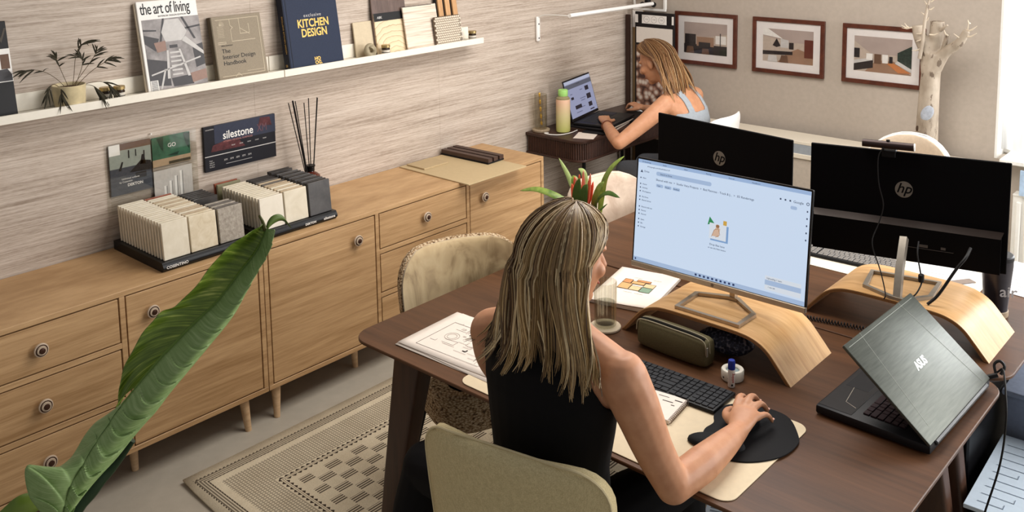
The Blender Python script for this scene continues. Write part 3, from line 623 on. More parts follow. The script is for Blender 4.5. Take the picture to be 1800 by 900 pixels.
zz_ = ((dx.gt(dy) * x + dx.gt(dy).inv() * y) / 0.024).pp(0.5) * 0.022
zig = (d.gt(0.282) * (d - 0.282).lt(zz_)).mx(d.lt(0.270) * ((d - 0.270) * -1.0).lt(zz_)) * d.gt(0.255)
lin_ = d.gt(0.2745) * d.lt(0.2775)
cen = d.gt(0.315)
rowi = ((x - 0.315) / 0.047).fl(); sh_ = (rowi * 0.5).fr() * 2.0
cy_ = ((y - 0.305) / 0.125 + sh_ * 0.5).fr(); inp = cy_.lt(0.5)
rows = (((x - 0.315) / 0.047).fr() * 4.0 + 0.1).fr().lt(0.52) * ((x - 0.315) / 0.047).fr().gt(0.06) * ((x - 0.315) / 0.047).fr().lt(0.94)
patch = cen * inp * rows
dark = m1.mx(gl_).mx(zig).mx(lin_ * 0.6).mx(patch * 0.92)
t.color(t.mix(dark, base, S(62, 50, 42))); t.bump(t.noise(t.co(), 300, 2), 0.4, 0.002); MC['rug'] = t.m
rug = MB(); nx, ny = 24, 28
def rg(u, v):
    c = (1 - u) ** 8 * (1 - v) ** 8 * 0.012
    return (u * RWX + c * 0.8, v * RWY + c * 2.2, 0.0065 + c)
rug.grid(rg, nx, ny)
o = solo('rug', 'beige flat-woven rug with dark striped border and hatched squares under the desks', 'rug', rug, MC['rug'], (-3.105, 1.562, 0.0))
md = o.modifiers.new('thickness', 'SOLIDIFY'); md.thickness = 0.006; md.offset = -1

# ================================================================ desks
waln = wood('walnut_stained', S(66, 42, 25), S(96, 63, 40), (1.2, 16, 16), 0.40, 0.12, spec=0.28)
walnd = wood('walnut_leg', S(54, 34, 24), S(80, 52, 36), (16, 16, 1.5), 0.42, 0.12)
def desk(x0, x1, y0, y1, label):
    cx, cy, w, h = (x0 + x1) / 2, (y0 + y1) / 2, x1 - x0, y1 - y0
    th = thing('desk', label, 'desk', (cx, cy, 0), 0, 'walnut desks pushed together')
    out = rrect(w, h, 0.075, 8); inn = rrect(w - 0.05, h - 0.05, 0.055, 8)
    m = MB(); L = lambda p, z: [(q[0], q[1], z) for q in p]
    m.loft([L(inn, 0.724), L(out, 0.741), L(out, 0.748), L(rrect(w - 0.004, h - 0.004, 0.073, 8), 0.75)])
    obj('tabletop', m, waln, th, 25)
    for sx in (-1, 1):
        for sy in (-1, 1):
            tx, ty = sx * (w / 2 - 0.225), sy * (h / 2 - 0.075); bx_, by_ = sx * (w / 2 - 0.095), sy * (h / 2 - 0.05)
            def ring(cx_, cy_, a, b, z): return [(cx_ + p[0], cy_ + p[1], z) for p in rrect(a, b, 0.012, 3)]
            obj('leg', MB().loft([ring(bx_, by_, 0.060, 0.045, 0.0135), ring(tx, ty, 0.120, 0.070, 0.7235)]), walnd, th)
    obj('apron', MB().box((0, 0, 0.705), (w - 0.45, 0.05, 0.03)).box((-(w / 2 - 0.215), 0, 0.705), (0.05, h - 0.24, 0.03)).box((w / 2 - 0.215, 0, 0.705), (0.05, h - 0.24, 0.03)), walnd, th)
    return th
desk(-2.312, -0.655, 1.770, 2.768, 'dark walnut desk where the near person works')
desk(-2.312, -0.655, 2.776, 3.774, 'dark walnut desk behind, carrying the two black-backed monitors')

# ================================================================ upholstered chairs
linen = Mt('oatmeal_fabric', 0.85, 0, 0.15); n1 = linen.noise(linen.scaled((1, 1, 1)), 420, 2); n2 = linen.noise(linen.scaled((1, 6, 1)), 90, 3)
linen.color(linen.ramp(n1 * 0.6 + n2 * 0.4, [(0.35, S(194, 177, 134)), (0.65, S(222, 206, 162))])); linen.bump(n1, 0.3, 0.001)
velv = Mt('gold_velvet', 0.6, 0, 0.3); n1 = velv.noise(velv.scaled((1, 1, 0.6)), 7, 4, 0.55, 1.6)
velv.color(velv.ramp(n1, [(0.34, S(140, 116, 80)), (0.46, S(178, 154, 114)), (0.64, S(196, 174, 134))])); velv.b.inputs['Sheen Weight'].default_value = 0.5
bouc = Mt('brown_boucle', 0.9, 0, 0.1); v1 = bouc.voro(bouc.scaled((1, 1, 1.6)), 110); bouc.color(bouc.ramp(v1, [(0.15, S(216, 198, 168)), (0.6, S(160, 132, 100)), (0.9, S(64, 48, 38))])); bouc.bump(v1.inv(), 0.9, 0.004)
rosev = Mt('blush_velvet', 0.6, 0, 0.3); n1 = rosev.noise(rosev.co(), 9, 4, 0.6, 0.8); rosev.color(rosev.ramp(n1, [(0.35, S(186, 162, 142)), (0.65, S(214, 194, 174))]))
pipe_l = plain('piping_oatmeal', S(208, 192, 152), 0.8); blackm = plain('black_metal', S(22, 21, 22), 0.4, 0.3)
whitef = plain('white_leather', S(236, 234, 230), 0.45, grain=0.03)
def back_mesh(W_, z0, z1, r, curve, lean_, T, side=0, inset=0.0, nu=20, nv=16):
    """rounded backrest shell, chair faces +y; side=+1 gives only the front skin, -1 only the rear skin, 0 the closed body"""
    rings = []; H = z1 - z0
    def hw(v):
        h = v * H; lim = H - r
        base = W_ * (0.93 + 0.07 * min(1, v * 1.6))
        return base if h <= lim else base - r + math.sqrt(max(0, r * r - (h - lim) ** 2))
    for i in range(nv + 1):
        v = i / nv; v = 1 - (1 - v) ** 1.5
        w = hw(v) - inset; tt = T * (1 if v < 0.9 else math.sqrt(max(0.03, 1 - ((v - 0.9) / 0.1) ** 2)))
        fr, bk = [], []
        for j in range(nu + 1):
            u = -1 + 2 * j / nu; xx = u * w
            yy = curve * (xx / W_) ** 2 - lean_ * (v ** 1.2)
            e = tt * math.sqrt(max(0.34, 1 - abs(u) ** 8)) / 2
            zz = z0 + v * H
            fr.append(V((xx, yy + e, zz))); bk.append(V((xx, yy - e, zz)))
        rings.append(fr + bk[::-1])
    return MB().loft(rings)
def edge_path(W_, z0, z1, r, curve, lean_, yoff, n=44):
    H = z1 - z0; pts = []
    def at(xx, h): v = h / H; return V((xx, curve * (xx / W_) ** 2 - lean_ * (v ** 1.2) + yoff, z0 + h))
    out = []
    for i in range(9): h = (H - r) * i / 8; out.append((W_ * (0.93 + 0.07 * min(1, h / H * 1.6)), h))
    for i in range(1, 9): a = PI / 2 * i / 8; out.append((W_ - r + r * math.cos(a), H - r + r * math.sin(a)))
    full = [(-p[0], p[1]) for p in out] + [p for p in out[::-1]]
    return [at(*p) for p in full]
def chair(label, loc, rz, inner, outer, pipem, W_=0.245, top=0.885, r=0.10, curve=0.06, seatm=None, group='upholstered desk chairs', name='desk_chair', T=0.055, legm=None, lean_=0.05, tub=False):
    th = thing(name, label, 'chair', (loc[0], loc[1], loc[2] if len(loc) > 2 else 0), rz, group)
    B = Matrix.Translation((0, -0.225, 0)); z0 = 0.44
    b = back_mesh(W_, z0, top, r, curve, lean_, T); b.v = [tuple(B @ V(p)) for p in b.v]
    bo = obj('backrest', b, outer, th, 60)
    if inner is not outer:
        f = back_mesh(W_ - 0.006, z0 + 0.006, top - 0.004, r - 0.004, curve, lean_, T * 0.55); f.v = [tuple(B @ (V(p) + V((0, T * 0.30, 0)))) for p in f.v]
        obj('front_padding', f, inner, th, 60)
    if pipem:
        obj('piping', MB().tube([B @ p for p in edge_path(W_ + 0.001, z0, top + 0.001, r, curve, lean_, -T * 0.27)], 0.0035, 6), pipem, th)
    s = MB(); ring = rrect(0.47, 0.44, 0.11, 8)
    sc = lambda k, z: [(p[0] * k, p[1] * k + 0.005, z) for p in ring]
    s.loft([sc(0.92, 0.400), sc(1.0, 0.415), sc(1.0, 0.445), sc(0.96, 0.462), sc(0.7, 0.470)])
    obj('seat', s, inner, th, 60)
    obj('seat_shell', MB().loft([sc(0.55, 0.372), sc(0.93, 0.388), sc(1.02, 0.405), sc(1.02, 0.440)] if not tub else [sc(0.5, 0.335), sc(0.86, 0.345), sc(1.0, 0.375), sc(1.05, 0.43), sc(1.07, 0.50), sc(1.03, 0.505), sc(1.0, 0.47)]), outer, th, 60)
    for sx in (-1, 1):
        for sy in (-1, 1):
            obj('leg', MB().tube([(sx * 0.15, sy * 0.14, 0.385), (sx * 0.215, sy * 0.205, 0.0135)], [0.014, 0.009], 12), legm or blackm, th)
    return th
ch_a = chair('oatmeal fabric chair with piped edge in the foreground, where the near person sits', (-1.412, 1.725), math.radians(11), linen.m, linen.m, pipe_l, W_=0.246, top=0.885, r=0.095, curve=0.05)
chair('gold velvet chair with brown boucle outside, tucked under the near desk', (-2.235, 2.300), math.radians(-113), velv.m, bouc.m, None, W_=0.25, top=0.860, r=0.12, curve=0.09, T=0.06, tub=True)
chair('blush velvet chair behind the red bromeliad', (-2.275, 3.335), math.radians(-97), rosev.m, plain('blush_outer', S(206, 188, 170), 0.7), None, W_=0.262, top=0.870, r=0.16, curve=0.09, T=0.06)
chair('round-backed beige chair with white edge behind the webcam monitor', (-1.58, 4.42), math.radians(180), plain('sand_fabric', S(204, 184, 160), 0.8), whitef, whitef, W_=0.235, top=0.955, r=0.22, curve=0.08, T=0.05)
chair('white shell chair holding the person at the writing desk', (-2.800, 4.600), math.radians(92), whitef, whitef, None, W_=0.225, top=0.93, r=0.12, curve=0.08, T=0.03)
# ================================================================ monitor risers
ZD = 0.7505
bamb = wood('riser_veneer', S(184, 138, 86), S(220, 178, 126), (3, 26, 3), 0.42, 0.1)
bedge = plain('riser_ply_edge', S(140, 98, 60), 0.55, grain=0.15, gs=200)
def riser(cx, cy, label):
    th = thing('monitor_riser', label, 'monitor riser', (cx, cy, ZD), 0, 'arched wooden monitor risers')
    half = crom([(0, 0.115, 0), (0.12, 0.114, 0), (0.175, 0.105, 0), (0.215, 0.083, 0), (0.25, 0.045, 0), (0.288, 0.0, 0)], 5)
    top = [(-p.x, p.y) for p in half[::-1]] + [(p.x, p.y) for p in half[1:]]
    def off(pts, d):
        o = []
        for i, p in enumerate(pts):
            a = V(pts[max(i - 1, 0)]); b = V(pts[min(i + 1, len(pts) - 1)]); t_ = (b - a).normalized(); o.append((p[0] + t_.y * d, max(0, p[1] - t_.x * d)))
        return o
    inn = off(top, 0.011); n = len(top)
    for nm_, a, b, mm in (('veneer_top', 0.0, 0.003, bamb), ('bent_board', 0.0031, 0.011, bedge)):
        A, B_ = off(top, a), off(top, b); rings = []
        for yy in (-0.135, 0.135): rings.append([(p[0], yy, p[1]) for p in A] + [(p[0], yy, p[1]) for p in B_[::-1]])
        m = MB(); m.loft(rings, False); k = 2 * n
        for base in (0, k):
            for i in range(n - 1): m.f.append((base + i, base + i + 1, base + k - 2 - i, base + k - 1 - i))
        obj(nm_, m, mm, th, 40)
    return th
riser(-1.390, 2.500, 'arched wooden riser under the lit monitor'); riser(-1.014, 3.000, 'arched wooden riser under the black-backed monitor with webcam')

# ================================================================ monitors
silver = plain('brushed_silver', S(176, 160, 140), 0.35, 0.7); silv2 = plain('satin_silver', S(158, 150, 138), 0.4, 0.6)
mblk = plain('monitor_black', S(6, 5, 7), 0.6, spec=0.08); mgloss = plain('monitor_gloss', S(26, 20, 18), 0.28); hpg = plain('logo_grey', S(128, 122, 114), 0.35, 0.4)
def loop_foot(th, pts, z, w=0.013, h=0.010, m=silver, name='foot_loop'):
    n = len(pts); c = V((sum(p[0] for p in pts) / n, sum(p[1] for p in pts) / n, 0)); b = MB()
    out, inn = [], []
    for p in pts:
        d = V((p[0], p[1], 0)) - c; out.append(c + d); inn.append(c + d * (1 - w * 1.2 / d.length))
    rings = [[(p.x, p.y, z) for p in out], [(p.x, p.y, z + h) for p in out], [(p.x, p.y, z + h) for p in inn], [(p.x, p.y, z) for p in inn], [(p.x, p.y, z) for p in out]]
    b.loft(rings, False); return obj(name, b, m, th, 30)
def bezel(th, K, w, h, m, t=0.007):
    b = MB(); o = rrect(w, h, 0.004, 2); 
    return obj('panel_body', b.prism(o, -t, 0, K), m, th)
# lit monitor
C = V((-1.428, 2.516, 1.092)); yaw, tl = 0.018, 0.096; w, h = 0.600, 0.361
th = thing('monitor', 'lit monitor showing a pale blue file window, before the near person', 'monitor', (-1.39, 2.50, 0.866))
u = V((math.cos(yaw), math.sin(yaw), 0)); bk = V((-u.y, u.x, 0)); up = V((0, 0, 1)) * math.cos(tl) + bk * math.sin(tl)
T0 = Matrix.Translation(-V(th.location)); K = T0 @ fm(C, u, up)
bezel(th, K, w, h, plain('bezel_black', S(18, 18, 20), 0.35), 0.010)
obj('back_housing', MB().rbox((0, -0.03, -0.022), (0.40, 0.22, 0.025), 0.008, 2, K), mblk, th)
obj('chin_bar', MB().rbox((0, -h / 2 + 0.0085, -0.001), (w + 0.002, 0.018, 0.012), 0.002, 1, K), silver, th)
pr(th, K, 'logo', plain('chin_logo', S(120, 104, 88), 0.4), lambda b: b.lathe([(0.005, 0.0052), (0.005, 0.0056), (0, 0.0056)], 14, K @ Matrix.Translation((0, -h / 2 + 0.0085, 0))))
sx0, sx1, sy0, sy1 = -w / 2 + 0.005, w / 2 - 0.005, -h / 2 + 0.019, h / 2 - 0.005
SWW, SHH = sx1 - sx0, sy1 - sy0
scr = obj('screen', MB().box(((sx0 + sx1) / 2, (sy0 + sy1) / 2, 0.0004), (SWW, SHH, 0.0006), K), glow('screen_pale_blue', S(205, 222, 244), 1.12), th, 0)
KS = K @ Matrix.Translation((sx0, sy1, 0.0009))         # origin at the screen's upper left corner, y goes up
def scr_part(name, m, fn):
    b = MB(); fn(b); o = obj(name, b, m, scr, 0); o['kind'] = 'stuff' if len(b.f) > 300 else ''
    if not o['kind']: del o['kind']
    return o
inkb = glow('screen_ink', S(70, 84, 110), 0.9); barb = glow('screen_bar', S(182, 206, 240), 0.9); tabb = glow('screen_tab', S(172, 200, 240), 0.9); whb = glow('screen_white', S(232, 240, 250), 0.95)
scr_part('tab_bar', tabb, lambda b: flat(b, KS, 0, -0.011, SWW, 0, 0.0002, 0.0002)); scr_part('search_field', barb, lambda b: fpoly(b, KS, rrect(0.20, 0.013, 0.006, 4, 0.17, -0.037), 0.0002, 0.0002))
scr_part('task_bar', barb, lambda b: flat(b, KS, 0, -SHH, SWW, -SHH + 0.014, 0.0002, 0.0002)); scr_part('upload_box', whb, lambda b: flat(b, KS, SWW - 0.125, -SHH + 0.02, SWW - 0.012, -SHH + 0.062, 0.0002, 0.0002))
scr_part('upload_row', barb, lambda b: flat(b, KS, SWW - 0.125, -SHH + 0.035, SWW - 0.012, -SHH + 0.050, 0.0004, 0.0002))
scr_part('address_text', inkb, lambda b: text(b, 'drive.google.com/drive/folders/1x9', 0.006, KS, 0.035, -0.022, 0.0002)); scr_part('tab_text', inkb, lambda b: [text(b, q, 0.0055, KS, 0.015 + i * 0.078, -0.0085, 0.0004) for i, q in enumerate(('3D Renderings', 'Studio', 'Inbox', 'Planning', 'Materials', 'Moodboard'))])
scr_part('search_text', inkb, lambda b: text(b, 'Search in Drive', 0.007, KS, 0.085, -0.0395, 0.0005)); scr_part('drive_name', inkb, lambda b: text(b, 'Drive', 0.0085, KS, 0.024, -0.040, 0.0002))
scr_part('drive_mark', inkb, lambda b: fpoly(b, KS, [(0.010, -0.042), (0.020, -0.042), (0.015, -0.033)], 0.0003, 0.0002))
scr_part('breadcrumb', inkb, lambda b: text(b, 'Shared with me  >  Studio Very Projects  >  Bed Penrose - Track & J...  >  3D Renderings', 0.0095, KS, 0.070, -0.0605, 0.0002))
scr_part('filter_text', inkb, lambda b: [text(b, q, 0.006, KS, 0.076 + i * 0.030, -0.078, 0.0005) for i, q in enumerate(('Type', 'People', 'Modified'))]); scr_part('filter_chip', barb, lambda b: [fpoly(b, KS, rrect(0.026, 0.010, 0.003, 3, 0.085 + i * 0.031, -0.0755), 0.0002, 0.0002) for i in range(3)])
scr_part('side_menu', inkb, lambda b: [text(b, q, 0.0065, KS, 0.020, -0.062 - [0, .020, .032, .044, .062, .073, .095, .107, .119, .137, .149, .161][i], 0.0002) for i, q in enumerate(('New', 'Home', 'Activity', 'Workspaces', 'My Drive', 'Shared drives', 'Shared with me', 'Recent', 'Starred', 'Spam', 'Bin', 'Storage'))])
scr_part('side_icon', inkb, lambda b: [flat(b, KS, 0.0105, -0.062 - q, 0.0145, -0.058 - q, 0.0002, 0.0002) for q in (0, .020, .032, .044, .062, .073, .095, .107, .119, .137, .149, .161)])
scr_part('corner_text', inkb, lambda b: text(b, 'Google', 0.0105, KS, SWW - 0.052, -0.042, 0.0002)); scr_part('corner_icon', inkb, lambda b: [b.box((SWW - x_, -0.038, 0.0002), (0.005, 0.005, 0.0002), KS) for x_ in (0.062, 0.077, 0.092)])
scr_part('account_ring', inkb, lambda b: ringflat(b, KS @ Matrix.Translation((SWW - 0.008, -0.038, 0)), 0.003, 0.0048, n=14)); scr_part('edge_icon', inkb, lambda b: [b.box((SWW - 0.008, -0.060 - 0.021 * i, 0.0002), (0.004, 0.005, 0.0002), KS) for i in range(5)])
scr_part('view_switch', barb, lambda b: fpoly(b, KS, rrect(0.02, 0.010, 0.004, 3, SWW - 0.050, -0.057), 0.0002, 0.0002))
gx, gy = SWW * 0.51, -SHH * 0.52
scr_part('green_shape', glow('screen_green', S(52, 150, 92), 0.9), lambda b: fpoly(b, KS, [(gx - 0.036, gy + 0.012), (gx - 0.013, gy + 0.020), (gx - 0.030, gy + 0.038)], 0.0003, 0.0002))
scr_part('yellow_square', glow('screen_yellow', S(226, 180, 84), 0.9), lambda b: flat(b, KS, gx + 0.017, gy + 0.020, gx + 0.029, gy + 0.034, 0.0003, 0.0002))
scr_part('folder_shadow', glow('screen_folder_blue', S(140, 178, 226), 0.9), lambda b: flat(b, KS, gx - 0.024, gy - 0.034, gx + 0.036, gy + 0.018, 0.0003, 0.0002)); scr_part('folder_card', whb, lambda b: flat(b, KS, gx - 0.029, gy - 0.029, gx + 0.029, gy + 0.020, 0.0006, 0.0002))
scr_part('hand_drawing', glow('screen_peach', S(232, 196, 170), 0.9), lambda b: [fpoly(b, KS, p, 0.0009, 0.0002) for p in ([(gx - 0.02, gy - 0.02), (gx + 0.004, gy - 0.02), (gx + 0.008, gy + 0.006), (gx - 0.004, gy + 0.012), (gx - 0.014, gy - 0.004)],)])
scr_part('hand_outline', glow('screen_brown', S(168, 120, 84), 0.9), lambda b: (fpoly(b, KS, rrect(0.012, 0.010, 0.004, 3, gx - 0.001, gy + 0.013), 0.0010, 0.0002), lp(b, KS, [(gx - 0.02, gy - 0.022), (gx - 0.012, gy), (gx + 0.002, gy + 0.006), (gx + 0.008, gy - 0.012), (gx - 0.006, gy - 0.022)], 0.0012, 0.0012)))
scr_part('drop_text', inkb, lambda b: (text(b, 'Drop files here', 0.0085, KS, gx, gy - 0.050, 0.0002, 'CENTER'), text(b, 'or use the New button', 0.0065, KS, gx, gy - 0.060, 0.0002, 'CENTER')))
scr_part('task_icon', glow('screen_navy', S(40, 62, 110), 0.9), lambda b: [flat(b, KS, SWW * 0.39 + i * 0.0145, -SHH + 0.004, SWW * 0.39 + i * 0.0145 + 0.007, -SHH + 0.0105, 0.0004, 0.0002) for i in range(10)] + [flat(b, KS, 0.006, -SHH + 0.004, 0.011, -SHH + 0.010, 0.0004, 0.0002)])
scr_part('upload_text', inkb, lambda b: (text(b, 'Uploading 1 item', 0.007, KS, SWW - 0.120, -SHH + 0.053, 0.0006), text(b, '1 min left', 0.006, KS, SWW - 0.115, -SHH + 0.027, 0.0006)))
T1 = lambda p: T0 @ V(p)
loop_foot(th, [tuple(T1((p[0], p[1], 0)))[:2] for p in ((-1.492, 2.382), (-1.275, 2.384), (-1.273, 2.486), (-1.368, 2.560), (-1.405, 2.560), (-1.500, 2.515))], 0.0)
obj('neck', MB().tube([T1((-1.386, 2.556, 0.866)), T1((-1.392, 2.560, 0.93)), T1((-1.40, 2.545, 1.0))], [0.013, 0.012, 0.012], 4), silver, th)

def hp_monitor(C, yaw, tl, label, footpts, neck, z0, w=0.600, h=0.356, ports=True):
    C = V(C); th = thing('monitor', label, 'monitor', (C.x, C.y, z0), 0, 'black-backed monitors on the far desk'); T0 = Matrix.Translation(-V(th.location))
    u = V((math.cos(yaw), math.sin(yaw), 0)); bk = V((-u.y, u.x, 0)); up = V((0, 0, 1)) * math.cos(tl) + bk * math.sin(tl)
    K = T0 @ fm(C, u, up)
    obj('panel_body', MB().rbox((0, 0, -0.004), (w, h, 0.009), 0.002, 1, K), mblk, th)
    obj('screen', MB().box((0, 0.004, -0.0090), (w - 0.01, h - 0.02, 0.0008), K), glow('far_screen', S(190, 205, 225), 0.5), th)
    prof = [(-h / 2 + 0.002, 0), (-h / 2 + 0.004, 0.026), (-h / 2 + 0.118, 0.026), (-h / 2 + 0.134, 0.0005)]
    Kp = K @ fm((-w / 2 + 0.006, 0, 0), (0, 1, 0), (0, 0, 1), (1, 0, 0))
    hump = MB().prism(prof, 0.012, w - 0.024, Kp); obj('rear_housing', hump, mblk, th)
    a, b = prof[2], prof[3]; sl = MB()
    sl.add([(0.014, a[0], a[1] + 0.0004), (w - 0.026, a[0], a[1] + 0.0004), (w - 0.018, b[0], b[1] + 0.0004), (0.006, b[0], b[1] + 0.0004), (0.014, a[0] - 0.001, a[1] - 0.001), (w - 0.026, a[0] - 0.001, a[1] - 0.001), (w - 0.018, b[0] - 0.001, b[1] - 0.001), (0.006, b[0] - 0.001, b[1] - 0.001)], [(0, 1, 2, 3), (7, 6, 5, 4), (0, 4, 5, 1), (1, 5, 6, 2), (2, 6, 7, 3), (3, 7, 4, 0)], K @ Matrix.Translation((-w / 2 + 0.006, 0, 0)))
    obj('glossy_chamfer', sl, plain('chamfer_brown_reflection', S(44, 34, 29), 0.35, 0.2), th)  # brown reflection on the black chamfer, put into its colour
    pr(th, K, 'logo_disc', hpg, lambda q: q.lathe([(0.027, 0.0004), (0.027, 0.0012), (0, 0.0013)], 32, K @ Matrix.Translation((-0.005, 0.055, 0))))
    pr(th, K, 'logo_letters', mblk, lambda q: text(q, 'hp', 0.046, K, -0.005, 0.044, 0.0016, 'CENTER', shear=0.3, bold=0.0004))
    if ports:
        KK = K @ Matrix.Translation((0.06, -h / 2 + 0.062, 0.0262))
        obj('port', MB().box((0, 0, 0.0004), (0.03, 0.009, 0.001), KK), plain('port_grey', S(96, 92, 90), 0.4, 0.5), th); obj('port', MB().box((0.060, 0, 0.0004), (0.014, 0.008, 0.001), KK), MC['port_grey'], th); obj('port', MB().lathe([(0.0035, 0), (0.0035, 0.0008)], 10, KK @ Matrix.Translation((-0.05, 0, 0))), MC['port_grey'], th)
        obj('port_ledge', MB().box((0.01, -0.009, 0.0005), (0.16, 0.0012, 0.001), KK), MC['port_grey'], th)
    if footpts: loop_foot(th, [tuple(T0 @ V((p[0], p[1], 0)))[:2] for p in footpts], 0.0, m=silv2)
    obj('neck', MB().tube([T0 @ V(p) for p in neck], 0.0155, 4), silv2, th)
    return th, K
hp2, K2 = hp_monitor((-1.048, 3.056, 1.111), 0.226, -0.005, 'black-backed monitor with a webcam clipped on top, on the second riser', ((-1.120, 2.907), (-1.020, 2.868), (-0.975, 2.868), (-0.916, 2.950), (-0.934, 3.086), (-1.147, 3.046)), [(-1.000, 2.880, 0.867), (-1.008, 2.915, 0.95), (-1.022, 2.985, 1.03)], 0.866)
hp1, K1 = hp_monitor((-1.69, 3.002, 1.116), -0.143, 0.0, 'black-backed monitor half hidden behind the lit monitor', ((-1.80, 2.84), (-1.58, 2.84), (-1.58, 2.98), (-1.80, 2.98)), [(-1.69, 2.885, ZD), (-1.69, 2.90, 0.9), (-1.69, 2.962, 1.03)], ZD, ports=False)
# webcam and its cable
wc = thing('webcam', 'dark cylindrical webcam clipped on the monitor top edge', 'webcam', (-1.098, 3.045, 1.2905)); T0 = Matrix.Translation(-V(wc.location))
u2 = V((math.cos(0.226), math.sin(0.226), 0))
c0, c1 = V((-1.100, 3.030, 1.311)) - u2 * 0.078, V((-1.100, 3.030, 1.311)) + u2 * 0.078
obj('barrel', MB().cyl(T0 @ c0, T0 @ c1, 0.0125, n=20), plain('webcam_bronze', S(52, 40, 38), 0.3, 0.4), wc)
obj('end_cap', MB().cyl(T0 @ c1, T0 @ (c1 + u2 * 0.003), 0.0128, n=20), white, wc)
Kc = T0 @ fm((-1.100, 3.045, 1.29), u2, (0, 0, 1)); obj('clip', MB().rbox((0, 0.003, 0.0), (0.046, 0.008, 0.050), 0.002, 1, Kc).rbox((0, -0.008, 0.016), (0.042, 0.022, 0.006), 0.002, 1, Kc), blackm, wc)
obj('knob', MB().cyl(T0 @ V((-1.100, 3.03, 1.323)), T0 @ V((-1.100, 3.03, 1.328)), 0.006, n=12), blackm, wc)
cab = plain('cable_black', S(24, 22, 22), 0.5)
obj('cable', MB().tube([T0 @ V(p) for p in crom([(-1.108, 3.018, 1.305), (-1.122, 3.010, 1.27), (-1.115, 3.002, 1.19), (-1.095, 2.995, 1.12), (-1.104, 2.985, 1.06), (-1.112, 2.955, 1.0), (-1.07, 2.92, 0.93), (-1.03, 2.86, 0.885), (-1.03, 2.85, 0.868)], 5)], 0.0021, 6), cab, wc)
def cable(pts, r, label, name='cable', group=None, n=6):
    p = [V(q) for q in pts]; th = thing(name, label, 'cable', tuple(min(p, key=lambda q: q.z))); T = Matrix.Translation(-V(th.location)); obj('cord', MB().tube([T @ q for q in crom(p, n)], r, 7), cab, th); return th, T
th, T = cable([(-0.974, 2.975, 1.032), (-0.966, 2.945, 1.0), (-0.952, 2.935, 0.95), (-0.945, 2.93, 0.92), (-0.955, 2.90, 0.885), (-0.985, 2.885, 0.869)], 0.0024, 'thin black video cable with a ferrite block beside the silver monitor neck')
obj('ferrite', MB().rbox((0, 0, 0), (0.016, 0.016, 0.028), 0.004, 1, T @ Matrix.Translation((-0.948, 2.932, 0.932))), cab, th)
cable([(-0.830, 3.005, 1.035), (-0.832, 2.965, 1.015), (-0.852, 2.945, 0.98), (-0.89, 2.915, 0.90), (-0.915, 2.895, 0.8685)], 0.0048, 'thick black display cable hanging from the right side of the monitor')
# coiled black cable in front of the far riser
pts = []
for i in range(260):
    q = i / 259; a = q * 2 * PI * 28; c = V((-1.285 + q * 0.26, 2.800 + q * 0.055, ZD + 0.0085)); pts.append(c + V((-0.2, 0.95, 0)) * (0.006 * math.cos(a)) + V((0, 0, 0.006 * math.sin(a))))
th = thing('coiled_cable', 'black spiral cable lying before the second wooden riser', 'cable', (-1.155, 2.827, ZD)); obj('coil', MB().tube([p - V(th.location) for p in pts], 0.0020, 5), cab, th)

# ================================================================ keyboards
kbm = plain('keyboard_black', S(22, 22, 24), 0.5); keym = plain('key_charcoal', S(44, 44, 46), 0.55)
ROWS = [[1.25, 1.25, 1.25, 6.25, 1.25, 1.25, 1.25, 1.25], [2.25] + [1] * 10 + [2.75], [1.75] + [1] * 11 + [2.25], [1.5] + [1] * 12 + [1.5], [1] * 13 + [2], [1] * 15]
KM = {}
def keys(parent, M, p, m, rows=ROWS, nav=True, h=0.004, dep=None):
    for r, row in enumerate(rows):
        xs = 0; y = r * p
        cells = []
        for wd_ in row: cells.append((xs, wd_)); xs += wd_
        if nav: cells += [(15.25 + i, 1) for i in range(3)] + [(18.5 + i, 1) for i in range(4)]
        for x0, wd_ in cells:
            k = (round(wd_, 2), p, m.name, h)
            if k not in KM:
                me = MB().rbox((0, 0, h / 2), (wd_ * p - 0.0028, p - 0.0028, h), 0.0008).mesh('key', 20); me.materials.append(m); KM[k] = me
            o = link('key', KM[k], parent); o.matrix_local = M @ Matrix.Translation(((x0 + wd_ / 2) * p, y + p / 2, 0))
def keyboard(loc, rz, label, km=keym, p=0.0190):
    th = thing('keyboard', label, 'keyboard', loc, rz); L, D = 22.5 * p + 0.010, 6 * p + 0.012
    obj('case', MB().rbox((0, 0, 0.006), (L, D, 0.011), 0.004, 2), kbm, th)
    keys(th, Matrix.Translation((-22.5 * p / 2, -3 * p, 0.0110)), p, km); return th
keyboard((-1.410, 2.152, 0.7535), math.radians(1.5), 'slim black keyboard on the cream desk pad by the olive pouch')
keyboard((-1.395, 3.400, ZD + 0.003), math.radians(3 + 180), 'black keyboard, its key glints painted pale, behind the webcam monitor', plain('key_glint_pale', S(120, 116, 112), 0.25))  # black keys coloured paler to stand for the light glinting on them

# ================================================================ things on the near desk
crm = plain('pad_cream', S(224, 206, 174), 0.6, grain=0.03)
solo('desk_pad', 'cream leather desk pad with round corners under the mouse pad', 'desk pad', MB().prism(rrect(0.868, 0.420, 0.035, 6), 0, 0.0025, bev=0.0006), crm, (-1.406, 1.997, ZD))
solo('desk_pad', 'pale desk pad under the keyboard behind the webcam monitor', 'desk pad', MB().prism(rrect(0.80, 0.36, 0.03, 6), 0, 0.002), plain('pad_pale', S(226, 214, 194), 0.6), (-1.30, 3.435, ZD))
mp = [(-1.157, 1.974), (-1.172, 2.02), (-1.17, 2.06), (-1.190, 2.10), (-1.185, 2.163), (-1.124, 2.207), (-1.04, 2.211), (-0.978, 2.147), (-0.959, 2.1), (-0.967, 2.028), (-1.008, 1.966), (-1.058, 1.935), (-1.107, 1.938)]
sp = crom([(p[0], p[1], 0) for p in mp] + [(mp[0][0], mp[0][1], 0)], 5)[:-1]
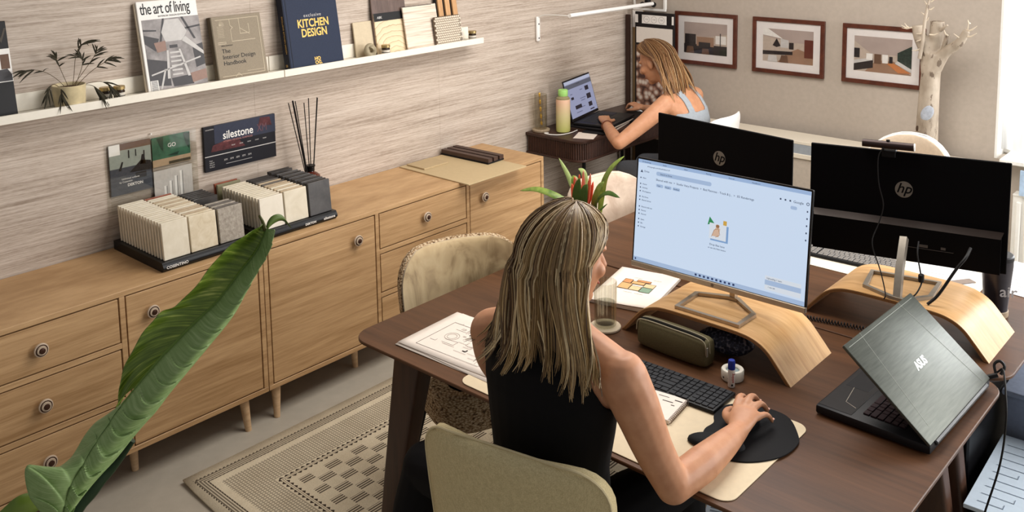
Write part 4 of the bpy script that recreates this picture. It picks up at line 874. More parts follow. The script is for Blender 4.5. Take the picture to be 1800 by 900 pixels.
padb = plain('mousepad_black', S(16, 15, 17), 0.75)
th = thing('mouse_pad', 'black mouse pad with padded wrist rest under the hand', 'mouse pad', (-1.07, 2.06, 0.7532))
obj('mat', MB().prism([(p.x + 1.07, p.y - 2.06) for p in sp], 0, 0.004, bev=0.001), padb, th)
obj('wrist_rest', MB().loft([[(-0.045 + 0.068 * k * math.cos(a), -0.083 + 0.036 * k * math.sin(a) + 0.02 * k * math.cos(a), 0.004 + z_) for a in [2 * PI * i / 24 for i in range(24)]] for k, z_ in ((1.0, 0), (0.97, 0.006), (0.85, 0.011), (0.55, 0.0145), (0.1, 0.0155))]), padb, th, 60)
mouse = MB().loft([[( 0.030 * k * math.cos(a), 0.052 * k * math.sin(a), z_) for a in [2 * PI * i / 24 for i in range(24)]] for k, z_ in ((0.95, 0), (1.0, 0.006), (0.98, 0.016), (0.85, 0.027), (0.5, 0.034), (0.1, 0.035))])
MOUSE = (-1.100, 2.108, 0.7575)
th = thing('mouse', 'black computer mouse under the near person\'s right hand', 'mouse', MOUSE, math.radians(10)); obj('shell', mouse, plain('mouse_black', S(20, 20, 22), 0.35), th, 60); obj('wheel', MB().cyl((-0.004, 0.032, 0.026), (0.004, 0.032, 0.026), 0.008, n=14), plain('wheel_grey', S(70, 70, 72), 0.5), th)
# pencil pouch
th = thing('pencil_pouch', 'olive green zipped pencil pouch before the wooden riser', 'pouch', (-1.455, 2.328, ZD), math.radians(-2))
oliv = plain('olive_canvas', S(92, 84, 58), 0.75, grain=0.12, gs=250)
def pr_ring(x, k): return [(x, 0.036 * k * math.copysign(abs(math.cos(a)) ** 0.55, math.cos(a)) * (1.0 - 0.18 * (math.sin(a) > 0) * abs(math.sin(a))), 0.044 + 0.0435 * (0.55 + 0.45 * k) * math.copysign(abs(math.sin(a)) ** 0.6, math.sin(a))) for a in [2 * PI * i / 28 for i in range(28)]]
obj('pouch_body', MB().loft([pr_ring(x, k) for x, k in ((-0.122, 0.55), (-0.118, 0.8), (-0.105, 0.95), (-0.05, 1.04), (0, 1.06), (0.05, 1.04), (0.105, 0.95), (0.118, 0.8), (0.122, 0.55))]), oliv, th, 60)
zipm = plain('zip_tape', S(150, 140, 116), 0.6)
for yy, nm_ in ((-0.026, 'zip_line'), (-0.006, 'zip_line')):
    obj(nm_, MB().tube(crom([(-0.124, yy, 0.05), (-0.117, yy, 0.082), (-0.08, yy * 1.05, 0.0905), (0, yy * 1.08, 0.0915), (0.08, yy * 1.05, 0.0905), (0.117, yy, 0.082), (0.124, yy, 0.045)], 6), 0.0023, 6), zipm, th)
obj('zip_gap', MB().tube(crom([(-0.112, -0.016, 0.086), (-0.06, -0.017, 0.0905), (0.06, -0.017, 0.0905), (0.112, -0.016, 0.086)], 6), 0.0045, 6), plain('zip_gap_dark', S(20, 18, 14), 0.9), th)
obj('zip_pull', MB().rbox((0.126, -0.024, 0.055), (0.003, 0.007, 0.028), 0.001), silv2, th)
th = thing('scarf_bundle', 'dark navy patterned cloth bundle under the riser behind the olive pouch', 'cloth', (-1.345, 2.44, ZD))
nvp = Mt('navy_pattern_cloth', 0.7); v1 = nvp.voro(nvp.co(), 120); nvp.color(nvp.ramp(v1, [(0.25, S(20, 22, 34)), (0.6, S(38, 44, 66)), (0.85, S(120, 118, 124))]))
mb = MB(); mb.ball((0, 0, 0.036), (0.085, 0.05, 0.036), 10); mb.v = [(p[0] + 0.01 * noise.noise(V(p) * 40), p[1] + 0.01 * noise.noise(V(p) * 40 + V((5, 0, 0))), max(0, p[2] + 0.008 * noise.noise(V(p) * 40 + V((0, 7, 0))))) for p in mb.v]; obj('cloth', mb, nvp.m, th, 60)
# tape roll and marker
th = thing('tape_roll', 'white roll of adhesive tape beside the blue-capped marker', 'tape', (-1.252, 2.308, ZD)); tw = plain('tape_white', S(228, 222, 208), 0.4)
obj('roll', MB().loft([[(r * math.cos(a), r * math.sin(a), z_) for a in [2 * PI * i / 32 for i in range(32)]] for r, z_ in ((0.019, 0.0), (0.031, 0.001), (0.032, 0.004), (0.032, 0.027), (0.030, 0.030), (0.022, 0.030), (0.019, 0.027), (0.019, 0.0))], False), tw, th); obj('core', MB().lathe([(0.0189, 0.001), (0.0189, 0.022), (0.012, 0.022), (0.0, 0.0225)], 28), plain('tape_core', S(150, 168, 172), 0.4), th)
obj('print_dot', MB().ball((0.006, -0.0318, 0.012), (0.0045, 0.0012, 0.0045), 5).ball((-0.012, -0.0298, 0.011), (0.003, 0.0012, 0.003), 5), dgr, th)
th = thing('marker', 'white marker with blue cap standing before the tape roll', 'marker', (-1.232, 2.265, ZD))
obj('barrel', MB().lathe([(0.0095, 0), (0.0100, 0.001), (0.0100, 0.052)], 18), wht, th); obj('cap', MB().lathe([(0.0102, 0.052), (0.0102, 0.073), (0.0085, 0.078), (0.0, 0.0785)], 18), plain('cap_blue', S(38, 52, 140), 0.35), th)
Km = fm((0, 0, 0), (0.75, 0.66, 0), (0, 0, 1)); pr(th, Km, 'red_lettering', plain('letter_red', S(190, 60, 50), 0.5), lambda b: text(b, 'edding', 0.0105, Km @ fm((-0.003, 0.015, 0.0102), (0, 1, 0), (-1, 0, 0)), 0, -0.008, 0.0)); pr(th, Km, 'black_dot', blk, lambda b: b.box((0, 0.008, 0.0101), (0.005, 0.005, 0.0006), Km))
# ribbed water glass on a coaster
th = thing('coaster', 'round pale stone coaster under the water glass', 'coaster', (-1.722, 2.338, ZD)); obj('disc', MB().lathe([(0.048, 0), (0.05, 0.002), (0.05, 0.007), (0.048, 0.009), (0, 0.009)], 32), plain('coaster_stone', S(196, 180, 156), 0.5), th)
th = thing('water_glass', 'tall ribbed glass half full of water beside the near person\'s face', 'glass', (-1.722, 2.338, ZD + 0.0092))
def rib(r, z_): return [((r + 0.0011 * math.cos(18 * a)) * math.cos(a), (r + 0.0011 * math.cos(18 * a)) * math.sin(a), z_) for a in [2 * PI * i / 108 for i in range(108)]]
obj('tumbler', MB().loft([rib(0.030, 0), rib(0.0345, 0.004), rib(0.0355, 0.07), rib(0.0365, 0.147), rib(0.0345, 0.147), rib(0.033, 0.07), rib(0.031, 0.010)]), glassy('ribbed_glass', (0.93, 0.93, 0.90), 0.05), th)
obj('water', MB().lathe([(0.0300, 0.0105), (0.0322, 0.07), (0.0325, 0.078), (0, 0.078)], 32), glassy('water', (0.82, 0.83, 0.80), 0.06), th)
# plan sheets
pap = plain('paper_white', S(234, 222, 210), 0.6, grain=0.02); ink = plain('ink_grey', S(120, 112, 108), 0.7); inkd = plain('ink_black', S(40, 38, 40), 0.7)
for i, (ox, oy, rz_, lb) in enumerate(((0.0, 0.0, 2.0, 'white sheet lying below the other drawing sheets'), (0.01, 0.005, -1.0, 'white drawing sheet in the middle of the small paper stack'), (0.0, 0.012, 3.0, 'topmost white sheet with a pencilled floor plan on the near desk'))):
    th = thing('drawing_sheet', lb, 'paper', (-1.955 + ox, 1.968 + oy, ZD + 0.0001 + i * 0.0022), math.radians(rz_))
    W2, H2 = 0.40, 0.275
    def sheet(u_, v_): return ((u_ - 0.5) * W2, (v_ - 0.5) * H2, 0.0008 + 0.004 * max(0, 0.16 - u_) * 2 * (1 - v_) + 0.0006 * math.sin(u_ * 7))
    o = obj('sheet', MB().grid(sheet, 16, 8), pap, th); md = o.modifiers.new('t', 'SOLIDIFY'); md.thickness = 0.0006
    if i == 2:
        F = fm((-0.2, -0.1375, 0.0021), (1, 0, 0), (0, 1, 0)); b = MB(); rn = random.Random(5)
        lp(b, F, [(0.05, 0.03), (0.30, 0.03), (0.34, 0.06), (0.34, 0.24), (0.22, 0.24), (0.22, 0.21), (0.05, 0.21), (0.05, 0.03)], 0.0012)
        for _ in range(26):
            x_, y_ = rn.uniform(.06, .32), rn.uniform(.04, .22); l = rn.uniform(.01, .05); lp(b, F, [(x_, y_), (x_ + l, y_), (x_ + l, y_ + l * .5), (x_, y_ + l * .4)][:rn.randint(2, 4)], 0.0008)
        for c_, r_ in (((0.11, 0.13), 0.016), ((0.11, 0.13), 0.024), ((0.24, 0.17), 0.012)): lp(b, F, [(c_[0] + r_ * math.cos(a), c_[1] + r_ * math.sin(a)) for a in [2 * PI * k / 18 for k in range(19)]], 0.0008)
        o = obj('plan_lines', b, ink, th, 0); o['kind'] = 'stuff'
        b = MB(); [flat(b, F, *q, 0.0006) for q in ((0.20, 0.075, 0.214, 0.079), (0.21, 0.079, 0.214, 0.088), (0.28, 0.105, 0.296, 0.109), (0.292, 0.109, 0.296, 0.116), (0.15, 0.165, 0.163, 0.170))]; obj('ink_mark', b, inkd, th, 0)['kind'] = 'stuff'
# sketchbook with coloured plan
th = thing('sketchbook', 'open sketchbook with a coloured floor plan, beside the water glass', 'sketchbook', (-1.815, 2.640, ZD), math.radians(13)); W2, H2 = 0.225, 0.315
obj('page_block', MB().rbox((0, 0, 0.006), (W2, H2, 0.012), 0.001), plain('page_edge', S(214, 200, 186), 0.7), th)
def pg(u_, v_): return ((u_ - 0.5) * W2 * 1.01, (v_ - 0.5) * H2 * 1.01, 0.0126 + 0.006 * (1 - v_) ** 3 * u_ + 0.004 * max(0, u_ - 0.7))
o = obj('top_page', MB().grid(pg, 12, 12), pap, th); md = o.modifiers.new('t', 'SOLIDIFY'); md.thickness = 0.0006
F = fm((-W2 / 2, -H2 / 2, 0.0146), (1, 0, 0), (0, 1, 0)); cols = [plain('wash_tan', S(206, 164, 112), 0.7), plain('wash_sand', S(218, 188, 146), 0.7), plain('wash_green', S(126, 150, 128), 0.7), plain('wash_orange', S(200, 140, 92), 0.7)]
rooms = [(0.055, 0.13, 0.095, 0.18, 0), (0.097, 0.13, 0.135, 0.165, 1), (0.137, 0.125, 0.175, 0.165, 2), (0.055, 0.182, 0.085, 0.215, 3), (0.087, 0.182, 0.135, 0.205, 0), (0.137, 0.167, 0.175, 0.20, 1), (0.10, 0.207, 0.15, 0.222, 3)]
for q in rooms: pr(th, F, 'colour_wash', cols[q[4]], lambda b: flat(b, F, *q[:4], 0.0))
b = MB(); [lp(b, F, [(q[0], q[1]), (q[2], q[1]), (q[2], q[3]), (q[0], q[3]), (q[0], q[1])], 0.0012, 0.0004) for q in rooms]; [lp(b, F, [(x_, y_), (x_ + 0.03, y_)], 0.0009, 0.0004) for x_, y_ in ((0.09, 0.105), (0.13, 0.105), (0.08, 0.235), (0.15, 0.24))]; obj('plan_lines', b, inkd, th, 0)['kind'] = 'stuff'
# spiral notebook
th = thing('spiral_notebook', 'small white spiral notebook on the desk pad behind the arm', 'notebook', (-1.335, 2.030, 0.7535), math.radians(8))
obj('pages', MB().rbox((0, 0, 0.006), (0.145, 0.125, 0.011), 0.001), pap, th)
obj('writing', MB().box((0.055, 0.04, 0.0118), (0.022, 0.004, 0.0004)).box((0.03, 0.025, 0.0118), (0.03, 0.003, 0.0004)).box((0.05, 0.012, 0.0118), (0.01, 0.003, 0.0004)).box((0.01, 0.045, 0.0118), (0.03, 0.002, 0.0004)), inkd, th)['kind'] = 'stuff'
ring = MB().tube([(0.006 * math.cos(a), 0, 0.006 * math.sin(a)) for a in [2 * PI * i / 12 for i in range(13)]], 0.0008, 4, False).mesh('spiral_ring'); ring.materials.append(plain('wire_bronze', S(120, 104, 92), 0.4, 0.6))
for i in range(16):
    o = link('spiral_ring', ring, th); o.location = (0.073, -0.058 + i * 0.0077, 0.0075)

# ================================================================ gaming laptop
wv, al = V((math.sin(0.029), math.cos(0.029), 0)), 0.688; dv = V((-math.cos(0.029), math.sin(0.029), 0)); hg = V((-0.696, 2.270, 0.780)); LW, LD = 0.445, 0.291
th = thing('laptop', 'black laptop with brushed metal lid half open at the right desk corner', 'laptop', (-0.85, 2.49, ZD)); T0 = Matrix.Translation(-V(th.location))
lidm = Mt('brushed_gunmetal', 0.45, 0.5); k_ = lidm.noise(lidm.scaled((8, 14, 300)), 1.0, 4); lidm.color(lidm.ramp(k_, [(0.3, S(66, 69, 62)), (0.7, S(82, 85, 77))]))
Kb = T0 @ fm(hg + dv * (LD * 1.02) + V((0, 0, -0.0285)), wv, -dv, (0, 0, 1))     # x along the width, y from front edge to hinge
lblk = plain('laptop_black', S(26, 25, 27), 0.45)
obj('base', MB().rbox((LW / 2, LD * 0.51, 0.014), (LW, LD * 1.02, 0.024), 0.006, 2, Kb), lblk, th)
obj('palm_rest', MB().rbox((LW / 2, 0.050, 0.0263), (LW - 0.02, 0.088, 0.0012), 0.0005, 1, Kb), plain('palm_brushed', S(48, 46, 46), 0.4, 0.4), th)
b = MB(); lp(b, Kb, [(0.05, 0.088), (0.065, 0.055), (0.15, 0.040)], 0.0014, 0.0272); obj('accent_line', b, silv2, th)
obj('touchpad', MB().rbox((LW / 2 - 0.02, 0.048, 0.0270), (0.105, 0.062, 0.0006), 0.0002, 1, Kb), lblk, th)
keys(th, Kb @ Matrix.Translation((0.035, 0.112, 0.0262)), 0.0185, plain('key_red_black', S(44, 26, 30), 0.4), nav=True)
tv = dv * math.cos(al) + V((0, 0, 1)) * math.sin(al); Kl = T0 @ fm(hg, wv, tv)
obj('lid', MB().rbox((LW / 2, LD / 2, -0.004), (LW, LD, 0.009), 0.003, 2, Kl), lidm.m, th)
obj('screen', MB().box((LW / 2, LD / 2 + 0.005, -0.0088), (LW - 0.03, LD - 0.04, 0.0008), Kl), plain('screen_off', S(14, 14, 16), 0.15), th)
gro = plain('lid_groove', S(112, 114, 104), 0.4, 0.5)
for p in ([(0.095, LD), (0.050, 0.03)], [(0.350, LD), (0.400, 0.012)]):
    b = MB(); lp(b, Kl, p, 0.0011, 0.0008); obj('lid_line', b, gro, th)
b = MB(); lp(b, Kl, [(0.012, LD - 0.012), (LW - 0.02, LD - 0.012)], 0.0012, 0.0008); obj('lid_line', b, gro, th)
pr(th, Kl, 'lid_lettering', plain('letter_silver', S(214, 214, 208), 0.3, 0.5), lambda b: text(b, 'ASUS', 0.030, Kl, LW * 0.5, LD * 0.46, 0.0008, 'CENTER', bold=0.0008, xs=0.95, shear=0.2))
obj('hinge_bar', MB().rbox((LW / 2, -0.004, -0.006), (LW * 0.86, 0.012, 0.014), 0.003, 1, Kl), plain('hinge_grey', S(70, 70, 70), 0.35, 0.5), th)
th, T = cable([(-0.690, 2.735, 0.772), (-0.672, 2.750, 0.790), (-0.660, 2.745, 0.802), (-0.648, 2.720, 0.785), (-0.640, 2.700, 0.765), (-0.625, 2.66, 0.70), (-0.63, 2.64, 0.58), (-0.66, 2.62, 0.42), (-0.70, 2.62, 0.2), (-0.70, 2.66, 0.014)], 0.0028, 'black laptop charging cable with a strap looping off the desk corner', 'charging_cable')
obj('plug', MB().cyl(T @ V((-0.697, 2.728, 0.772)), T @ V((-0.672, 2.742, 0.783)), 0.007, n=12), cab, th)
obj('strap', MB().tube([T @ V(p) for p in crom([(-0.676, 2.74, 0.785), (-0.684, 2.752, 0.806), (-0.672, 2.757, 0.818), (-0.658, 2.752, 0.808), (-0.664, 2.742, 0.786)], 5)], 0.0042, 6), cab, th)

# ================================================================ things on the far desk
th = thing('tumbler_cup', 'tall dark grey tumbler with white lettering behind the second riser', 'tumbler', (-0.810, 3.235, ZD)); tg = plain('tumbler_graphite', S(66, 64, 70), 0.3, 0.6)
obj('body', MB().lathe([(0.034, 0), (0.036, 0.004), (0.036, 0.03), (0.047, 0.17), (0.047, 0.19)], 32), tg, th); obj('base_ring', MB().lathe([(0.038, 0), (0.039, 0.003), (0.039, 0.018), (0.0365, 0.02)], 32), plain('cork_ring', S(170, 150, 126), 0.6), th)
obj('lid', MB().lathe([(0.048, 0.190), (0.048, 0.202), (0.044, 0.206), (0, 0.206)], 32), plain('lid_dark', S(34, 34, 36), 0.4), th)
Kt = fm((0, 0, 0), (0.86, 0.5, 0), (0, 0, 1)); 
b = MB(); text(b, 'air', 0.05, Kt, -0.002, 0.078, 0.0432, bold=0.0006); obj('lettering', b, plain('letter_pale', S(206, 204, 206), 0.5), th)
for x_, y_, w_, h_, rz_, lb in ((-1.055, 3.50, 0.21, 0.297, 12, 'white handwritten sheet behind the webcam monitor'), (-0.80, 3.60, 0.21, 0.32, -6, 'white drawing sheet at the far right desk corner')):
    th = thing('paper_sheet', lb, 'paper', (x_, y_, ZD + (0.0022 if x_ < -1 else 0.0004)), math.radians(rz_)); obj('sheet', MB().box((0, 0, 0.0006), (w_, h_, 0.001)), plain('paper_cool', S(226, 226, 228), 0.6, grain=0.02), th)
    F = fm((-w_ / 2, -h_ / 2, 0.0013), (1, 0, 0), (0, 1, 0)); b = MB()
    for k in range(7): lp(b, F, [(0.03, 0.05 + k * 0.028), (0.07 + 0.02 * (k % 3), 0.053 + k * 0.028), (0.12 + 0.02 * (k % 2), 0.049 + k * 0.028)], 0.0014)
    obj('handwriting', b, ink, th, 0)['kind'] = 'stuff'
solo('pen_strip', 'taupe ruler lying across the papers behind the second riser', 'ruler', MB().rbox((0, 0, 0.002), (0.035, 0.26, 0.003), 0.0008), plain('ruler_taupe', S(132, 118, 108), 0.5), (-1.02, 3.36, ZD + 0.0035), math.radians(-35))

# ================================================================ bromeliad
bx0, by0 = -2.252, 2.965
th = thing('bromeliad', 'green bromeliad with a red flower in a pot behind the near person\'s head', 'plant', (bx0, by0, ZD))
obj('pot', MB().lathe([(0.036, 0), (0.039, 0.003), (0.048, 0.075), (0.050, 0.08), (0.046, 0.08), (0.044, 0.07)], 28), plain('pot_white', S(226, 220, 210), 0.4), th); obj('soil', MB().lathe([(0.0442, 0.062), (0.0442, 0.068), (0, 0.070)], 20), MC['soil'], th)
brl = Mt('bromeliad_green', 0.4); k_ = brl.noise(brl.co(), 30, 3); brl.color(brl.ramp(k_, [(0.3, S(84, 112, 40)), (0.7, S(140, 160, 72))])); brd = plain('bromeliad_dark', S(64, 88, 36), 0.4, grain=0.2, gs=30); brp = plain('bromeliad_pale', S(150, 166, 104), 0.4, grain=0.2, gs=30)
def ribbon(pts, w, m, name='leaf', up=(0, -0.6, 0.8)):
    p = crom(pts, 5); n = len(p); vs, fs = [], []
    for i in range(n):
        q = i / (n - 1); tdir = (p[min(i + 1, n - 1)] - p[max(i - 1, 0)]).normalized(); side = tdir.cross(V(up)).normalized(); nn = side.cross(tdir).normalized(); ww = w * 1.25 * min(1, 0.55 + 1.6 * q) * (1 - q ** 4) ** 0.75 + 0.0004
        vs += [p[i] - side * ww + nn * ww * 0.35, p[i], p[i] + side * ww + nn * ww * 0.35]
    for i in range(n - 1):
        for j in (0, 1): fs.append((i * 3 + j, i * 3 + j + 1, i * 3 + j + 4, i * 3 + j + 3))
    o = obj(name, MB().add(vs, fs), m, th, 80); md = o.modifiers.new('t', 'SOLIDIFY'); md.thickness = 0.001; return o
def R3(*ps):
    b = V(ps[0]); return [(p[0] - 0.030 - bx0, p[1] - by0 - 0.010, p[2] - ZD - 0.005) for p in [tuple(b + (V(q) - b) * 1.06) for q in ps]]
ribbon(R3((-2.23, 2.96, .83), (-2.33, 2.93, .90), (-2.43, 2.91, .925), (-2.52, 2.90, .908)), 0.012, brl.m); ribbon(R3((-2.25, 3.0, .83), (-2.34, 3.02, .92), (-2.38, 3.03, .97), (-2.425, 3.03, 1.03)), 0.009, brp)
ribbon(R3((-2.20, 3.0, .84), (-2.20, 3.03, .96), (-2.17, 3.04, 1.03), (-2.12, 3.05, 1.085)), 0.013, brl.m); ribbon(R3((-2.19, 2.95, .83), (-2.16, 2.93, .92), (-2.10, 2.91, .975), (-2.035, 2.90, .975)), 0.011, brd)
ribbon(R3((-2.19, 2.93, .84), (-2.16, 2.90, .88), (-2.12, 2.89, .91), (-2.085, 2.89, .945)), 0.006, brd); ribbon(R3((-2.19, 2.92, .83), (-2.17, 2.89, .865), (-2.14, 2.88, .88), (-2.115, 2.88, .868)), 0.007, brd)
ribbon(R3((-2.20, 2.96, .83), (-2.18, 2.95, .92), (-2.16, 2.945, .97), (-2.14, 2.945, 1.005)), 0.018, brl.m); ribbon(R3((-2.23, 2.95, .83), (-2.25, 2.935, .90), (-2.255, 2.935, .95), (-2.252, 2.94, 1.0)), 0.020, brd)
ribbon(R3((-2.23, 2.97, .83), (-2.28, 2.97, .92), (-2.30, 2.975, .97), (-2.315, 2.98, .99)), 0.015, brl.m); ribbon(R3((-2.21, 2.95, .83), (-2.22, 2.93, .9), (-2.215, 2.93, .96), (-2.21, 2.935, .985)), 0.017, brd); ribbon(R3((-2.25, 3.0, .83), (-2.29, 3.03, .95), (-2.31, 3.04, .99), (-2.335, 3.04, 1.0)), 0.010, brp)
redm = plain('bract_red', S(236, 104, 72), 0.5, grain=0.15); pnk = plain('bract_pink', S(232, 150, 126), 0.5)
for i, (dx_, dz_, dd, mm) in enumerate(((-.035, .0, -.02, redm), (-.028, .02, -.005, pnk), (-.018, .035, .0, redm), (-.045, .02, .01, redm), (.028, .03, -.005, redm), (.022, .045, .01, pnk), (.032, .015, .012, redm), (-.01, .05, .015, pnk))):
    ribbon(R3((-2.245, 2.965, .86), (-2.245 + dx_ * .7, 2.955 + dd, .915), (-2.245 + dx_, 2.955 + dd, .95 + dz_ * .5), (-2.245 + dx_ * 1.15, 2.955 + dd, .975 + dz_)), 0.008, mm, 'flower_bract')
# ================================================================ people
def fused(mb, voxel=0.0045, smooth=6):
    """one continuous skin over overlapping closed volumes"""
    me = mb.mesh('tmp', 0); o = link('tmp', me); r = o.modifiers.new('r', 'REMESH'); r.mode = 'VOXEL'; r.voxel_size = voxel
    s = o.modifiers.new('s', 'SMOOTH'); s.factor = 0.5; s.iterations = smooth
    dg = bpy.context.evaluated_depsgraph_get(); dg.update(); ev = o.evaluated_get(dg); out = bpy.data.meshes.new_from_object(ev)
    bpy.data.objects.remove(o); bpy.data.meshes.remove(me)
    out.polygons.foreach_set('use_smooth', [True] * len(out.polygons)); return out
def limb(mb, pts, rad, n=14, k=5):
    p = crom(pts, k); mb.tube(p, lerpl(rad, len(p)), n)
    mb.ball(pts[0], rad[0], 8); mb.ball(pts[-1], rad[-1], 8)
def ering(c, rx_, ry_, n=28, rot=0.0):
    return [(c[0] + rx_ * math.cos(a) * math.cos(rot) - ry_ * math.sin(a) * math.sin(rot), c[1] + rx_ * math.cos(a) * math.sin(rot) + ry_ * math.sin(a) * math.cos(rot), c[2]) for a in [2 * PI * i / n for i in range(n)]]
def axes(f):
    f = V(f).normalized(); r = f.cross(V((0, 0, 1))).normalized(); return f, r, r.cross(f)
def head(mb, c, f, nb):
    f, r, u = axes(f); R = Matrix((r, f, u)).transposed(); c = V(c)
    P = lambda a, b, d: c + r * a + f * b + u * d
    mb.ball(P(0, -0.012, 0.022), (0.073, 0.090, 0.083), 12, None, R); mb.ball(P(0, 0.022, -0.035), (0.060, 0.066, 0.085), 12, None, R)
    mb.ball(P(0, 0.062, -0.100), (0.026, 0.022, 0.020), 8, None, R); mb.ball(P(0, 0.030, -0.085), (0.048, 0.045, 0.030), 8, None, R)
    mb.tube([P(0, 0.082, 0.012), P(0, 0.094, -0.008), P(0, 0.106, -0.030), P(0, 0.096, -0.040)], [0.008, 0.010, 0.0135, 0.010], 10)
    mb.ball(P(0, 0.082, -0.064), (0.021, 0.012, 0.006), 8, None, R); mb.ball(P(0, 0.080, -0.074), (0.018, 0.012, 0.007), 8, None, R)
    mb.ball(P(0, 0.068, 0.024), (0.050, 0.022, 0.014), 8, None, R)
    for s in (-1, 1):
        mb.ball(P(s * 0.040, 0.062, -0.028), (0.020, 0.020, 0.020), 8, None, R); mb.ball(P(s * 0.073, -0.008, -0.012), (0.009, 0.019, 0.031), 8, None, R)
    mb.tube([V(nb), P(0, -0.022, -0.075), P(0, -0.016, -0.03)], [0.056, 0.050, 0.050], 16)
    return P, R
def hand(mb, wrist, knuckle, up, fingers, thumb, pw=0.036):
    """palm from wrist to knuckle line; fingers: lists of points with their radii"""
    w, k = V(wrist), V(knuckle); d = (k - w).normalized(); s = d.cross(V(up)).normalized(); n = s.cross(d)
    rings = []
    for q, a, b in ((0, 0.026, 0.019), (0.25, 0.030, 0.017), (0.6, pw, 0.0155), (0.9, pw * 1.02, 0.0135), (1.0, pw * 0.9, 0.010)):
        c = w.lerp(k, q); rings.append([c + s * a * math.cos(t_) + n * b * math.sin(t_) for t_ in [2 * PI * i / 20 for i in range(20)]])
    mb.loft(rings)
    for f in fingers: limb(mb, f[0], f[1], 10, 4)
    limb(mb, thumb[0], thumb[1], 10, 4)
def garment(me, name, parent, m, test, off=0.005, smooth=10):
    bm = bmesh.new(); bm.from_mesh(me); bm.normal_update()
    dead = [f for f in bm.faces if not test(f.calc_center_median(), f.normal)]
    bmesh.ops.delete(bm, geom=dead, context='FACES')
    bmesh.ops.delete(bm, geom=[v for v in bm.verts if not v.link_faces], context='VERTS')
    nrm = {v: v.normal.copy() for v in bm.verts}
    for _ in range(smooth):
        bd = {}
        for v in bm.verts:
            es = [e for e in v.link_edges if e.is_boundary]
            if len(es) == 2: bd[v] = (es[0].other_vert(v).co + es[1].other_vert(v).co + v.co * 2) / 4
        for v, c in bd.items(): v.co = c
    for v in bm.verts: v.co += nrm[v] * off
    out = bpy.data.meshes.new(name); bm.to_mesh(out); bm.free()
    out.polygons.foreach_set('use_smooth', [True] * len(out.polygons)); out.materials.append(m)
    o = link(name, out, parent); s = o.modifiers.new('cloth', 'SOLIDIFY'); s.thickness = off * 0.9; s.offset = -1; return o
skin = Mt('skin_tan', 0.5, 0, 0.4); k_ = skin.noise(skin.co(), 28, 4); skin.color(skin.ramp(k_, [(0.3, S(188, 132, 97)), (0.7, S(202, 148, 113))])); skin.b.inputs['Subsurface Weight'].default_value = 0.08; skin.b.inputs['Subsurface Radius'].default_value = (0.02, 0.008, 0.004)
blkcloth = plain('black_jersey', S(13, 12, 14), 0.85, spec=0.2); greytop = plain('grey_ribbed_top', S(158, 164, 170), 0.8); darkjean = plain('grey_denim', S(96, 100, 106), 0.8)
eyew = plain('eye_white', S(232, 228, 222), 0.2); iris = plain('eye_iris', S(60, 66, 70), 0.2); nailm = plain('nail', S(226, 178, 160), 0.3)
def eyes(th, P, T):
    for s in (-1, 1):
        e = obj('eye', MB().ball(T @ P(s * 0.029, 0.0560, 0.0), 0.0115, 8), eyew, th); obj('iris', MB().ball(T @ P(s * 0.029, 0.0635, -0.001), 0.0052, 6), iris, e)
def brow_lip(th, P, T, lipm, browm):
    obj('lips', MB().tube([T @ P(x_, 0.0945 - abs(x_) * 0.35, -0.069) for x_ in (-0.020, -0.01, 0, 0.01, 0.020)], [0.001, 0.004, 0.0045, 0.004, 0.001], 8), lipm, th)
    for s in (-1, 1): obj('eyebrow', MB().tube([T @ P(s * x_, 0.0885 - (x_ - 0.015) * 0.45, 0.022 + (x_ - 0.012) * 0.1) for x_ in (0.012, 0.025, 0.042)], [0.0025, 0.003, 0.0012], 6), browm, th)
lipm = plain('lip_rose', S(176, 104, 92), 0.4); browm = plain('brow_brown', S(96, 70, 48), 0.8)

